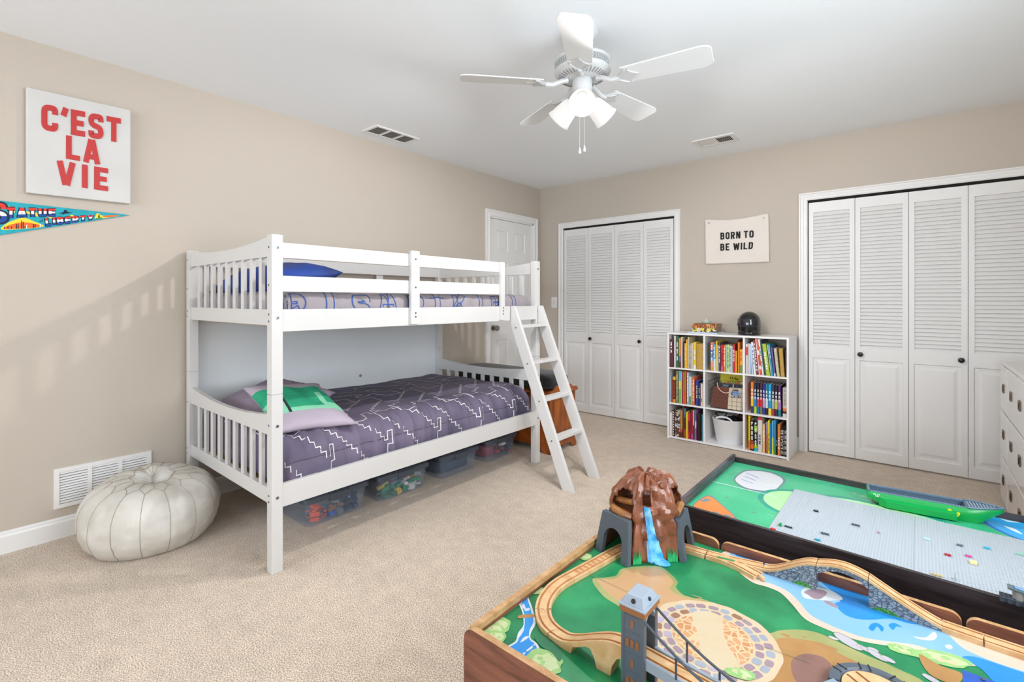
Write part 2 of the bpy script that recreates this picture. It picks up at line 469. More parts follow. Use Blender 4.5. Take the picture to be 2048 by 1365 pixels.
# ---- six-panel door, left wall
d = sroot('door_1', (WALL_L - .03, (D1A + D1B) / 2, 0))
m = MB(); ya, yb = D1A + .018, D1B - .018; xf = WALL_L - .018; W = yb - ya
def raised(m, fn, a0, a1, b0, b1, depth=.009, inset=.022, flat=.012):
    """sunk moulding round a raised field; fn(a, b, out) -> point"""
    o = [(a0, b0), (a1, b0), (a1, b1), (a0, b1)]
    def sh(k): return [(a0 + k, b0 + k), (a1 - k, b0 + k), (a1 - k, b1 - k), (a0 + k, b1 - k)]
    lv = [(o, 0), (sh(.006), -depth), (sh(.006 + flat), -depth), (sh(.006 + flat + inset), -.002)]
    rings = [[fn(a, b, d_) for a, b in pts] for pts, d_ in lv]
    m.loft(rings, 0, True, (False, True))
def holed(m, fn, a0, a1, b0, b1, holes, back):
    """flat sheet with rectangular holes (a grid of cells) plus edges"""
    A = sorted({a0, a1} | {h[0] for h in holes} | {h[1] for h in holes}); B = sorted({b0, b1} | {h[2] for h in holes} | {h[3] for h in holes})
    for i in range(len(A) - 1):
        for j in range(len(B) - 1):
            ca, cb = (A[i] + A[i + 1]) / 2, (B[j] + B[j + 1]) / 2
            if any(h[0] < ca < h[1] and h[2] < cb < h[3] for h in holes): continue
            m.face([fn(A[i], B[j], 0), fn(A[i + 1], B[j], 0), fn(A[i + 1], B[j + 1], 0), fn(A[i], B[j + 1], 0)])
    c = [(a0, b0), (a1, b0), (a1, b1), (a0, b1)]
    for i in range(4):
        p, q = c[i], c[(i + 1) % 4]; m.face([fn(*p, 0), fn(*q, 0), fn(*q, -back), fn(*p, -back)])
    m.face([fn(*p, -back) for p in c])
fn = lambda a, b, o: (xf + o, a, b)
st = .105; mid = .10; pw = (W - 2 * st - mid) / 2
hs = []
for r0, r1 in ((.22, .78), (.97, 1.58), (1.69, 1.90)):
    for k in range(2):
        a = ya + st + k * (pw + mid); hs.append((a, a + pw, r0, r1))
holed(m, fn, ya, yb, .008, D1T - .018, hs, .035)
for h in hs: raised(m, fn, *h)
m.build('door_leaf', M_door, d)
kp = Vector((xf, ya + .055, .905))
Tk = Matrix.Translation(kp) @ Matrix.Rotation(R(90), 4, 'Y')
MB().lathe([(0, 0), (.030, 0), (.030, .006), (.012, .010), (.012, .030), (.024, .036), (.030, .050), (.026, .064), (.012, .070), (0, .071)], T=Tk).build('door_knob', mat('satin_nickel', '#9a938a', .3, 1.0), d, smooth=True)

# ---- louvred bifold doors
M_leaf = M_door
def bifold(n, edges, knob_side):
    for k in range(2):
        r = sroot('door_%d' % (n + k), (edges[2 * k], WALL_B, 0))
        for q in range(2):
            a0, a1 = edges[2 * k + q] + .0015, edges[2 * k + q + 1] - .0015
            m = MB(); yf = WALL_B - .006
            fn = lambda a, b, o: (a, yf - o, b)
            sl, sr = .030, .032
            L0, L1, Z0, Z1 = a0 + sl, a1 - sr, .832, 1.868
            holes = [(L0, L1, Z0, Z1), (L0 - .004, L1 + .004, .085, .742)]
            A, B_ = (a0, a1), (.012, 1.944)
            # front sheet
            As = sorted({a0, a1, L0, L1, L0 - .004, L1 + .004}); Bs = sorted({B_[0], B_[1], Z0, Z1, .085, .742})
            for i in range(len(As) - 1):
                for j in range(len(Bs) - 1):
                    ca, cb = (As[i] + As[i + 1]) / 2, (Bs[j] + Bs[j + 1]) / 2
                    if any(h[0] < ca < h[1] and h[2] < cb < h[3] for h in holes): continue
                    m.face([fn(As[i], Bs[j], 0), fn(As[i + 1], Bs[j], 0), fn(As[i + 1], Bs[j + 1], 0), fn(As[i], Bs[j + 1], 0)])
            for p, q2 in (((a0, B_[0]), (a1, B_[0])), ((a1, B_[0]), (a1, B_[1])), ((a1, B_[1]), (a0, B_[1])), ((a0, B_[1]), (a0, B_[0])),
                          ((L0, Z0), (L1, Z0)), ((L1, Z0), (L1, Z1)), ((L1, Z1), (L0, Z1)), ((L0, Z1), (L0, Z0))):
                m.face([fn(*p, 0), fn(*q2, 0), fn(*q2, -.028), fn(*p, -.028)])
            raised(m, fn, L0 - .004, L1 + .004, .085, .742, .008, .020, .016)
            N = 38; pit = (Z1 - Z0) / N
            for i in range(N):
                zc = Z0 + (i + .5) * pit
                s0 = [(L0, yf + .001, zc - pit * .62), (L0, yf + .006, zc - pit * .70), (L0, yf + .026, zc + pit * .62), (L0, yf + .021, zc + pit * .70)]
                m.prism(s0, (L1 - L0, 0, 0))
            m.build('door_leaf', M_leaf, r)
        kx = (edges[2 * k + 1] + .034) if k == 0 else (edges[2 * k + 1] - .034)
        if n >= 4: pass
        Tk = Matrix.Translation((kx, WALL_B - .006, .787)) @ Matrix.Rotation(R(90), 4, 'X')
        MB().lathe([(0, 0), (.008, 0), (.007, .014), (.015, .018), (.0175, .024), (.015, .030), (.008, .033), (0, .0335)], T=Tk).build('door_knob', M_black, r, smooth=True)
bifold(2, [-2.958, -2.654, -2.346, -2.038, -1.742], 0)
bifold(4, [-.665, -.369, -.061, .243, .539], 0)

# ============================================================ ON THE WALLS
# light switch by the closet
r = thing('light_switch', 'white rocker light switch plate beside the narrower louvred closet', 'light switch', (-3.088, WALL_B, 1.16))
MB().box((-3.126, WALL_B - .006, 1.100), (-3.050, WALL_B, 1.221)).build('plate', M_trim, r, bevel=.002)
MB().box((-3.096, WALL_B - .012, 1.138), (-3.080, WALL_B - .005, 1.182)).build('rocker', mat('switch_white', '#dcdad7', .3), r, bevel=.0015)

# return-air grille low on the left wall
def louvre_vent(name, label, TM, w_, h, nb, ns, frame_d=.008, parts=('frame', 'slats'), bar=.016, mg=.02, horiz=True, flip=1, flips=None):
    """TM maps (a, b, out) to the world; a along, b across"""
    o = TM(0, 0, 0); r = thing(name, label, 'vent', tuple(o))
    F_ = MB()
    cw = (w_ - 2 * mg - bar * (nb - 1)) / nb
    A = [0, mg];
    holes = [(mg + i * (cw + bar), mg + i * (cw + bar) + cw, mg, h - mg) for i in range(nb)]
    fn = lambda a, b, o_: TM(a, b, frame_d + o_)
    As = sorted({0, w_} | {x for h_ in holes for x in h_[:2]}); Bs = sorted({0, h, mg, h - mg})
    for i in range(len(As) - 1):
        for j in range(len(Bs) - 1):
            ca, cb = (As[i] + As[i + 1]) / 2, (Bs[j] + Bs[j + 1]) / 2
            if any(q[0] < ca < q[1] and q[2] < cb < q[3] for q in holes): continue
            F_.face([fn(As[i], Bs[j], 0), fn(As[i + 1], Bs[j], 0), fn(As[i + 1], Bs[j + 1], 0), fn(As[i], Bs[j + 1], 0)])
    def edge(x0, x1, y0, y1):
        c = [(x0, y0), (x1, y0), (x1, y1), (x0, y1)]
        for i in range(4):
            p, q = c[i], c[(i + 1) % 4]; F_.face([fn(*p, 0), fn(*q, 0), fn(*q, -frame_d), fn(*p, -frame_d)])
    edge(0, w_, 0, h)
    for q in holes: edge(*q)
    F_.build('frame', M_trim, r)
    S = MB()
    for qi, q in enumerate(holes):
        if flips: flip = flips[qi]
        if horiz:
            n = ns; p = (q[3] - q[2]) / n
            for k in range(n):
                b = q[2] + (k + .5) * p
                S.prism([TM(q[0], b - p * .30 * flip, .0065), TM(q[0], b - p * .16 * flip, .0065), TM(q[0], b + p * .42 * flip, .001), TM(q[0], b + p * .28 * flip, .001)], TM(q[1], 0, 0) - TM(q[0], 0, 0))
        else:
            n = ns; p = (q[1] - q[0]) / n
            for k in range(n):
                a = q[0] + (k + .5) * p
                S.prism([TM(a - p * .30 * flip, q[2], .0065), TM(a - p * .16 * flip, q[2], .0065), TM(a + p * .42 * flip, q[2], .001), TM(a + p * .28 * flip, q[2], .001)], TM(0, q[3], 0) - TM(0, q[2], 0))
    S.build('slats', M_trim, r)
    B = MB()
    for q in holes: B.face([TM(q[0], q[2], .0006), TM(q[1], q[2], .0006), TM(q[1], q[3], .0006), TM(q[0], q[3], .0006)])
    B.build('duct_opening', M_dark, r)
    return r
louvre_vent('wall_vent', 'wide white metal return air grille low on the left wall behind the pouf', lambda a, b, o: Vector((WALL_L + o, .369 + a, .148 + b)), .398, .198, 3, 12)
louvre_vent('ceiling_vent', 'white three-section ceiling grille close to the left wall', lambda a, b, o: Vector((-3.150 + b, 2.021 + a, CEIL - o)), .385, .185, 3, 9, flip=-1)
r = louvre_vent('ceiling_vent', 'white ceiling register with dark slots in front of the back wall', lambda a, b, o: Vector((-1.378 + a, 3.830 + b, CEIL - o)), .312, .205, 2, 9, bar=.014, mg=.035, horiz=False, flips=(1, -1))

# canvas with red lettering
M_canvas = mat('white_canvas', '#cfcdca', .8, bump=.25, bscale=400, vary=.03, vscale=6)
M_red = mat('red_paint', '#bd302f', .6)
xc = WALL_L + .038
r = thing('canvas_sign', "square white canvas reading C'EST LA VIE in red capitals on the left wall", 'wall art', (WALL_L, .468, 1.95))
q = [PX(52.7, 173.4, xc), PX(261.6, 220.3, xc), PX(261.6, 407.8, xc), PX(52.7, 385.3, xc)]
MB().prism([(WALL_L + .003, p.y, p.z) for p in q], (.035, 0, 0)).build('canvas', M_canvas, r, bevel=.004)
X = lambda u, v: PX(u, v, xc + .0008)
t_ = MB()
text_mesh(t_, "C'EST", [X(82.6, 207), X(241.5, 237.5), X(241.5, 286), X(82.6, 259.8)], (.0022, 0, 0), w=.60, t=.215, gap=.13)
text_mesh(t_, "LA", [X(132, 270.5), X(200, 282.5), X(200, 330), X(132, 317.5)], (.0022, 0, 0), w=.60, t=.215, gap=.13)
text_mesh(t_, "VIE", [X(113.7, 320.5), X(216.2, 337.5), X(216.2, 383), X(113.7, 368)], (.0022, 0, 0), w=.60, t=.215, gap=.24)
t_.build('red_lettering', M_red, r)

# felt pennant
r = thing('pennant', 'turquoise felt pennant reading STATUE of LIBERTY under the canvas sign', 'pennant', (WALL_L + .004, .35, 1.62))
xp = WALL_L + .004
XP = lambda u, v, d=0.: PX(u, v, xp + .0015 + d)
M_turq = mat('turquoise_felt', '#2aa2b0', .9, vary=.10, vscale=30)
def ext(u, k): return u
b0, b1, tip = XP(0, 401.6), XP(0, 470.7), XP(260.6, 430.5)
e = 1.55
P0 = tip + (b0 - tip) * e; P1 = tip + (b1 - tip) * e
MB().prism([(xp, P0.y, P0.z), (xp, tip.y, tip.z), (xp, P1.y, P1.z)], (.0015, 0, 0)).build('felt', M_turq, r)
cr_, cw_, cb_, cn_ = mat('print_red', '#e23a2c', .8), mat('print_white', '#e9ecec', .8), mat('print_blue', '#1c4a9a', .8), mat('print_ink', '#15213a', .8)
cy_, co_, cg_ = mat('print_yellow', '#f2d43c', .8), mat('print_orange', '#ea6a2a', .8), mat('print_green', '#5f9a3c', .8)
def tri(txt, quad, t=.23, gap=.16, w=.62):
    a = MB(); text_mesh(a, txt, quad(.0004), (.0003, 0, 0), w=w, t=t, gap=gap, grow=.17)
    a.build('letter_outline', cn_, r)
    a = MB(); text_mesh(a, txt, quad(.0009), (.0003, 0, 0), w=w, t=t, gap=gap, bands=[(-1, .34, 2), (.34, .68, 1), (.68, 2, 0)])
    a.build('lettering', [cr_, cw_, cb_], r)
tri('TATUE', lambda d: [XP(13.5, 415, d), XP(111, 418, d), XP(111.5, 432.5, d), XP(13.5, 437, d)])
tri('LIBERTY', lambda d: [XP(90, 436.5, d), XP(187.5, 430.5, d), XP(186.5, 440.5, d), XP(92, 453, d)])
tri('S', lambda d: [XP(-22, 405, d), XP(11, 407, d), XP(16, 445, d), XP(-22, 448, d)], t=.2)
a = MB(); text_mesh(a, 'of', [XP(79, 440, .0005), XP(86, 438, .0005), XP(86, 444, .0005), XP(79, 445, .0005)], (.0003, 0, 0), t=.16); a.build('lettering', cn_, r)
def blob(m, pts, mi, d, n=5, f=XP, off=(.0003, 0, 0)):
    m.prism([f(u, v, d) for u, v, _ in [(p.x, p.y, 0) for p in spline([(x, y, 0) for x, y in pts], n)]], off, mi)
pics = MB(); a = pics
for (x0, y0, x1, y1) in ((12, 414, 30, 424), (50, 424, 62, 427), (66, 427, 82, 432), (95, 431, 104, 436), (140, 431, 150, 434)):
    a = MB(); blob(a, [(x0, y0), ((x0 + x1) / 2, y0 - 1), (x1, y1), ((x0 + x1) / 2, y1 + 1)], 0, .0002); a.build('printed_cloud', cy_, r)
a = MB()
blob(a, [(2, 459), (12, 448), (30, 440), (48, 436), (70, 444), (88, 453), (60, 457), (30, 459)], 0, .0003)
blob(a, [(6, 458), (20, 450), (45, 445), (70, 448), (84, 453), (60, 456), (30, 458)], 1, .0006)
rs = random.Random(3)
for k in range(22):
    u = 8 + k * 3.4; hgt = rs.uniform(3, 8) + (10 if k in (10, 11) else 0) + (5 if k in (7, 8) else 0); vb = 458 - max(0, u - 40) * .08
    a.prism([XP(u, vb, .0009), XP(u + 2.2, vb, .0009), XP(u + 2.0, vb - hgt, .0009), XP(u + .3, vb - hgt, .0009)], (.0003, 0, 0), rs.choice([2, 2, 3, 1]))
a.build('printed_skyline', [cy_, co_, cn_, cw_, cg_], r); a = MB()
blob(a, [(190, 438), (193, 428), (198, 427), (206, 432), (238, 431.5), (220, 435), (202, 437)], 0, .0004)
blob(a, [(205, 434), (215, 431), (238, 431), (222, 434.5)], 1, .0007)
a.prism([XP(196, 435, .001), XP(200, 435, .001), XP(198, 427, .001)], (.0003, 0, 0), 2)
blob(a, [(190, 438.5), (197, 435), (206, 436), (200, 438)], 4, .0011)
a.build('printed_island', [cy_, co_, cn_, cw_, cg_], r); a = MB()
a.prism([XP(115, 427, .0005), XP(130, 424, .0005), XP(146, 425.5, .0005), XP(130, 428, .0005)], (.0003, 0, 0), 2)
a.prism([XP(129, 420, .0009), XP(132, 420, .0009), XP(136, 425, .0009), XP(124, 430, .0009)], (.0003, 0, 0), 2)
a.build('printed_aeroplane', [cy_, co_, cn_, cw_, cg_], r)

# cloth banner
r = thing('cloth_banner', 'small off-white cloth banner reading BORN TO BE WILD pinned between the closets', 'banner', (-1.2, WALL_B, 1.7))
yb_ = WALL_B - .008
cTL, cTR, cBR, cBL = PY(1409.8, 440, yb_), PY(1537.5, 427.5, yb_), PY(1539.5, 524.5, yb_), PY(1411.5, 529, yb_)
def cloth(a, b):
    p = cTL.lerp(cTR, a).lerp(cBL.lerp(cBR, a), b)
    sag = .020 * math.sin(math.pi * min(1, max(0, (a - .06) / .86))) * (1 - b) ** 1.5
    d = .004 * math.sin(9 * (a - .1) + 7 * b) * (.3 + b) + .003 * noise.noise(Vector((a * 5, b * 4, 2)))
    pin = abs(a - .06) * 1.2 + b * .6
    d += .003 * math.sin(18 * (a + b * .6)) * math.exp(-abs((a - .08) - b * .25) * 6)
    d += .003 * math.sin(16 * (a - b * .2)) * math.exp(-abs((.92 - a) - b * .3) * 6)
    return Vector((p.x, yb_ - .004 - abs(d), p.z - sag))
M_cloth = mat('offwhite_cotton', '#e6ddd4', .9, bump=.3, bscale=500)
MB().grid(cloth, 40, 30).build('cloth', M_cloth, r, smooth=True, solid=.001, angle=180)
YB2 = lambda u, v: PY(u, v, yb_ - .0125)
a = MB()
for wd, q in (('BORN', ((1440.7, 465.8), (1480.6, 462.9), (1480.4, 477), (1441, 479.6))), ('TO', ((1487.6, 462.3), (1507.2, 460.9), (1507.2, 475), (1487.6, 476.4))),
              ('BE', ((1440.5, 488), (1458.6, 487), (1458.4, 501), (1440.7, 501.8))), ('WILD', ((1466.6, 486.6), (1506.4, 484.4), (1505, 498), (1467, 500.6)))):
    a = MB(); text_mesh(a, wd, [YB2(*p) for p in q], (0, .0009, 0), w=.50, t=.17, gap=.17); a.build('black_word', mat('print_black', '#17120f', .8), r)
for u, v in ((1418.2, 446.5), (1527.8, 436.6)):
    c = PY(u, v, yb_)
    MB().lathe([(0, 0), (.006, 0), (.006, .003), (.003, .008), (0, .009)], T=Matrix.Translation((c.x, WALL_B - .012, c.z)) @ Matrix.Rotation(R(90), 4, 'X'), seg=12).build('push_pin', mat('pin_metal', '#8a8078', .35, .8), r, smooth=True)

# ============================================================ CEILING FAN
M_fan = mat('white_fan_enamel', '#c8c8c8', .35)
M_fan2 = mat('white_fan_blade', '#dedede', .45)
fx, fy = -1.2, 1.93
fan = thing('ceiling_fan', 'white five-blade ceiling fan with three lit lamp shades and two pull chains', 'ceiling fan', (fx, fy, CEIL))
C_ = lambda z=0: (fx, fy, z)
MB().lathe([(0, CEIL), (.075, CEIL - .001), (.075, CEIL - .008), (.066, CEIL - .03), (.048, CEIL - .055), (.022, CEIL - .068), (0, CEIL - .068)], C_(), 32).build('canopy', M_fan, fan, smooth=True)
MB().cyl(C_(CEIL - .06), C_(2.30), .012).build('downrod', M_fan, fan, smooth=True)
MB().lathe([(0, 2.315), (.035, 2.314), (.05, 2.305), (.110, 2.300), (.128, 2.294), (.130, 2.288), (.126, 2.284), (.126, 2.250), (.131, 2.246), (.128, 2.236), (.112, 2.222), (.085, 2.212), (.060, 2.208), (0, 2.208)], C_(), 48).build('motor_housing', M_fan, fan, smooth=True, angle=50)
vm = MB()
for i in range(60):
    a0 = 2 * math.pi * i / 60
    for s_ in (-1, 1):
        p0, p1 = a0 - s_ * .035, a0 + s_ * .035
        vm.tube([(fx + .1275 * math.cos(a_), fy + .1275 * math.sin(a_), z_) for a_, z_ in ((p0, 2.253), ((p0 + p1) / 2, 2.267), (p1, 2.281))], .0011, 4)
vm.build('vent_band', M_fan, fan)
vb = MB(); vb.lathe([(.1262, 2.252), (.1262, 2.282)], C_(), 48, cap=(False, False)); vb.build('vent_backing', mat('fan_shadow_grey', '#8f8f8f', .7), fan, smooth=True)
sl = MB()
for i in range(40):
    a0 = 2 * math.pi * i / 40; ca, sa = math.cos(a0), math.sin(a0)
    T = Matrix.Translation((fx + .098 * ca, fy + .098 * sa, 2.2165)) @ Matrix.Rotation(a0, 4, 'Z') @ Matrix.Rotation(R(-22), 4, 'Y')
    sl.box((-.014, -.0022, -.002), (.014, .0022, .001), 0, T)
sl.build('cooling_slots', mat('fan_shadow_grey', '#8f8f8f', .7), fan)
ZB = 2.185
def blade_outline(r0, r1, w0, w1):
    pts = []
    for t in range(11):
        k = t / 10; r = r0 + (r1 - r0 - .05) * k; pts.append((r, (w0 + (w1 - w0) * k) / 2))
    for t in range(1, 8):
        a_ = t / 8 * math.pi / 2; pts.append((r1 - .05 + .05 * math.sin(a_), w1 / 2 - .030 * (1 - math.cos(a_)) * 1.0))
    return pts + [(r, -y) for r, y in reversed(pts)]
for i, ang in enumerate((11, 83, 155, 227, 299)):
    T = Matrix.Translation((fx, fy, ZB)) @ Matrix.Rotation(R(ang), 4, 'Z') @ Matrix.Rotation(R(-12), 4, 'X')
    ol = blade_outline(.19, .565, .105, .135)
    m = MB(); m.prism([T @ Vector((r, y, 0)) for r, y in ol], (0, 0, .006))
    bl = m.build('blade', M_fan2, fan, bevel=.0015)
    # cast iron arm: hub tongue then a scalloped plate under the blade root
    m = MB(); pl = [(.165, 0), (.17, .012), (.185, .030), (.205, .050), (.225, .052), (.222, .036), (.232, .020), (.245, .010), (.262, 0)]
    ol = [(r, y) for r, y in pl] + [(r, -y) for r, y in reversed(pl[1:-1])]
    m.prism([T @ Vector((r, y, -.0065)) for r, y in ol], (0, 0, .006))
    T2 = Matrix.Translation((fx, fy, 0)) @ Matrix.Rotation(R(ang), 4, 'Z')
    pts = [T2 @ Vector(p) for p in ((.07, 0, 2.205), (.10, 0, 2.196), (.14, 0, 2.178), (.175, 0, ZB - .006))]
    m.tube(pts, [.014, .012, .011, .013], 8)
    for s_ in (-1, 1): m.tube([T @ Vector(p) for p in ((.168, s_ * .008, -.006), (.19, s_ * .024, -.010), (.212, s_ * .044, -.006))], .004, 6)
    m.build('blade_iron', M_fan, bl, smooth=True)
MB().lathe([(0, 2.210), (.044, 2.208), (.046, 2.200), (.046, 2.160), (.040, 2.152), (.040, 2.138), (.030, 2.128), (0, 2.126)], C_(), 32).build('light_kit', M_fan, fan, smooth=True)
def shade_mat():
    m = bpy.data.materials.new('frosted_lamp_glass'); m.use_nodes = True; nt = m.node_tree; nt.nodes.remove(nt.nodes['Principled BSDF'])
    out = nt.nodes['Material Output']; a = nt.nodes.new('ShaderNodeBsdfDiffuse'); a.inputs[0].default_value = (.6, .6, .6, 1)
    b = nt.nodes.new('ShaderNodeBsdfTranslucent'); b.inputs[0].default_value = (.6, .59, .58, 1)
    e = nt.nodes.new('ShaderNodeEmission'); e.inputs[0].default_value = (1, .98, .95, 1); e.inputs[1].default_value = .32
    x = nt.nodes.new('ShaderNodeMixShader'); x.inputs[0].default_value = .35; y = nt.nodes.new('ShaderNodeAddShader')
    nt.links.new(a.outputs[0], x.inputs[1]); nt.links.new(b.outputs[0], x.inputs[2]); nt.links.new(x.outputs[0], y.inputs[0]); nt.links.new(e.outputs[0], y.inputs[1]); nt.links.new(y.outputs[0], out.inputs[0])
    return m
M_shade = shade_mat(); M_bulb = mat('lit_bulb', '#fffaf0', .4, emit=1.3)
for az in (-58, 62, 182):
    T = Matrix.Translation((fx, fy, 2.150)) @ Matrix.Rotation(R(az), 4, 'Z') @ Matrix.Rotation(R(180 - 52), 4, 'Y')
    m = MB(); m.lathe([(0, .030), (.018, .030), (.020, .060), (.022, .066), (0, .066)], T=T, seg=20)
    arm = m.build('lamp_arm', M_fan, fan, smooth=True)
    m = MB(); m.lathe([(.020, .060), (.034, .066), (.042, .085), (.052, .150), (.0585, .168)], T=T, seg=32, cap=(False, False))
    sh = m.build('lamp_shade', M_shade, fan, smooth=True, solid=.003, angle=180)
    m = MB(); m.lathe([(0, .064), (.012, .066), (.014, .085), (.026, .105), (.030, .122), (.026, .140), (.014, .150), (0, .152)], T=T, seg=20)
    m.build('bulb', M_bulb, sh, smooth=True, angle=180)
    ld = bpy.data.lights.new('lamp_light', 'SPOT'); ld.spot_size = R(136); ld.spot_blend = .6; ld.energy = LAMP; ld.color = (1, .985, .97); ld.shadow_soft_size = .03
    lo = bpy.data.objects.new('lamp_light', ld); lo.location = T @ Vector((0, 0, .165)); lo.rotation_euler = (T.to_3x3() @ Matrix.Rotation(R(180), 3, 'X')).to_euler(); col.objects.link(lo)
for (du, zl) in ((-.012, 1.895), (.010, 1.905)):
    px_, py_ = fx + du * _c, fy + du * _s
    m = MB(); n = int((2.13 - zl) / .006)
    m.tube([(px_, py_, 2.13 - (2.13 - zl) * k / n) for k in range(n + 1)], [(.0013 if k % 2 else .0007) for k in range(n + 1)], 5)
    ch = m.build('pull_chain', mat('chain_ivory', '#d9d2c4', .4, .3), fan)
    MB().lathe([(0, zl), (.003, zl), (.007, zl - .018), (.0078, zl - .026), (.005, zl - .031), (0, zl - .032)], (px_, py_, 0), 14).build('pull_knob', M_fan, ch, smooth=True)
# ============================================================ BUNK BED
M_bed = mat('white_bed_paint', '#d0cecc', .34)
M_bolt = mat('bolt_steel', '#8b8b8d', .3, .9)
BX0, BX1, BY0, BY1, BT, PW = -3.24, -2.13, .925, 2.845, 1.470, .048
bed = thing('bunk_bed', 'white wooden bunk bed with slatted ends standing against the left wall', 'bunk bed', (-2.685, 1.885, 0))
def bolt(parent, c, axis, r=.0065):
    T = Matrix.Translation(c) @ (Matrix.Rotation(R(90), 4, 'X') if axis == 'y' else Matrix.Rotation(R(90), 4, 'Y'))
    MB().lathe([(0, -.001), (r, -.001), (r, .0016), (r * .45, .0018), (r * .45, .0004), (0, .0004)], T=T, seg=12).build('bolt', M_bolt, parent)
for px0 in (BX0, BX1 - PW):
    for py0 in (BY0, BY1 - PW):
        m = MB(); m.box((px0, py0, 0), (px0 + PW, py0 + PW, .7735)).box((px0, py0, .7755), (px0 + PW, py0 + PW, BT)).box((px0 + .004, py0 + .004, .77), (px0 + PW - .004, py0 + PW - .004, .78))
        p = m.build('post', M_bed, bed, bevel=.002)
        if py0 == BY0:
            for z in (1.415, 1.25, 1.122, 1.092, .64 if px0 > -3 else .6, .335, .308): bolt(p, (px0 + PW * (.40), py0, z), 'y', .0048)
        if px0 > -3:
            for z in (1.413, 1.108, .637, .326): bolt(p, (px0 + PW, py0 + PW * .5, z), 'x')
ix0, ix1 = BX0 + PW, BX1 - PW
def end_frame(y0, zt, dip, zr, zl, zl2, upper):
    """arched rail, nine slats, bottom rail"""
    h = MB(); n = 24; c = (ix0 + ix1) / 2; hw = (ix1 - ix0) / 2
    top = [(ix0 + (ix1 - ix0) * k / n, y0 + .011, zt - dip * (1 - abs((ix0 + (ix1 - ix0) * k / n - c) / hw) ** 2)) for k in range(n + 1)]
    base = [(ix1, y0 + .011, zr), (ix0, y0 + .011, zr)]
    # strips so the face stays clean
    for k in range(n):
        a, b = top[k], top[k + 1]
        h.prism([(a[0], a[1], zr), (b[0], b[1], zr), b, a], (0, .024, 0))
    h.build('arched_rail', M_bed, bed)
    MB().box((ix0, y0 + .011, zl2), (ix1, y0 + .035, zl)).build('end_rail', M_bed, bed, bevel=.002)
    for i in range(9):
        x = -3.103 + .1004 * i
        MB().box((x, y0 + .015, zl - .003), (x + .032, y0 + .031, zr + .003)).build('slat', M_bed, bed, bevel=.0015)
end_frame(BY0, 1.466, .030, 1.376, 1.144, 1.073, True)
end_frame(BY0, .684, .036, .592, .356, .290, False)
end_frame(BY1 - PW, 1.462, .030, 1.376, 1.144, 1.073, True)
end_frame(BY1 - PW, .684, .036, .592, .356, .290, False)
ry0, ry1 = BY0 + PW, BY1 - PW
MB().box((BX1 - .026, ry0, 1.046), (BX1 - .003, ry1, 1.144)).build('side_rail', M_bed, bed, bevel=.002)
MB().box((BX1 - .026, ry0, .278), (BX1 - .003, ry1, .379)).build('side_rail', M_bed, bed, bevel=.002)
MB().box((BX0 + .003, ry0, 1.046), (BX0 + .026, ry1, 1.144)).build('side_rail', M_bed, bed, bevel=.002)
MB().box((BX0 + .003, ry0, .278), (BX0 + .026, ry1, .379)).build('side_rail', M_bed, bed, bevel=.002)
for z0, z1 in ((1.370, 1.438), (1.222, 1.292)):
    MB().box((BX1 - .024, ry0, z0), (BX1 - .004, 2.402, z1)).build('guard_rail', M_bed, bed, bevel=.002)
for ya, yb2, zt in ((1.658, 1.715, 1.455), (2.398, 2.433, 1.438)):
    g = MB().box((BX1 - .003, ya, 1.054), (BX1 + .019, yb2, zt)).build('guard_post', M_bed, bed, bevel=.002)
    for z in ((1.41, 1.255, 1.115, 1.094) if ya < 2 else (1.135, 1.115, 1.094)): bolt(g, (BX1 + .019, (ya + yb2) / 2, z), 'x', .005)
MB().box((BX0 + .022, ry0, 1.382), (BX0 + .040, ry1, 1.458)).build('guard_rail', M_bed, bed, bevel=.002)
MB().box((BX0 + .008, 2.192, 1.10), (BX0 + .022, 2.249, 1.44)).build('guard_post', M_bed, bed, bevel=.002)
# pale panel filling the back of the lower berth
m = MB(); m.box((BX0 - .006, ry0 - .02, .36), (BX0 + .002, ry1 + .02, 1.075))
pn = m.build('back_panel', mat('pale_blue_grey_panel', '#e2e6e8', .6, vary=.02, vscale=3), bed)
c = PX(721, 752, BX0 + .003)
MB().prism([(c.x, c.y - .014, c.z), (c.x, c.y, c.z - .014), (c.x, c.y + .014, c.z), (c.x, c.y, c.z + .014)], (.001, 0, 0)).build('bolt_hole', mat('bare_board', '#8d8274', .8), pn)
# slats under both mattresses
for zz in (.300, 1.062):
    for k in range(12):
        y = ry0 + .04 + k * .15
        MB().box((BX0 + .026, y, zz), (BX1 - .026, y + .06, zz + .014)).build('bed_slat', mat('pine_slat', '#c9ad82', .6), bed)

# ladder hooked on the upper rail
lad = thing('bunk_ladder', 'white four-rung ladder leaning on the upper bunk rail', 'ladder', (-1.9, 2.66, 0))
M_bed2 = M_bed
def lad_x(z):   # left (back) edge of the stringer at height z
    return -1.705 - (z / 1.03) * .428
for y0 in (2.507, 2.813):
    side = [(-1.705, 0), (-1.622, 0), (-1.622 - .428 * (1.146 / 1.03) + .004, 1.146), (-2.124, 1.146), (-2.124, 1.01)]
    side = [(x, z) for x, z in side]
    s_ = MB().prism([(x, y0, z) for x, z in side], (0, .024, 0)).build('stringer', M_bed, lad, bevel=.0015)
    for z in (1.0, .765, .53, .292): bolt(s_, (lad_x(z) + .042, y0, z), 'y', .005)
for z in (1.010, .773, .539, .301):
    x = lad_x(z)
    MB().box((x + .008, 2.531, z - .012), (x + .078, 2.813, z + .008)).build('rung', M_bed, lad, bevel=.0015)

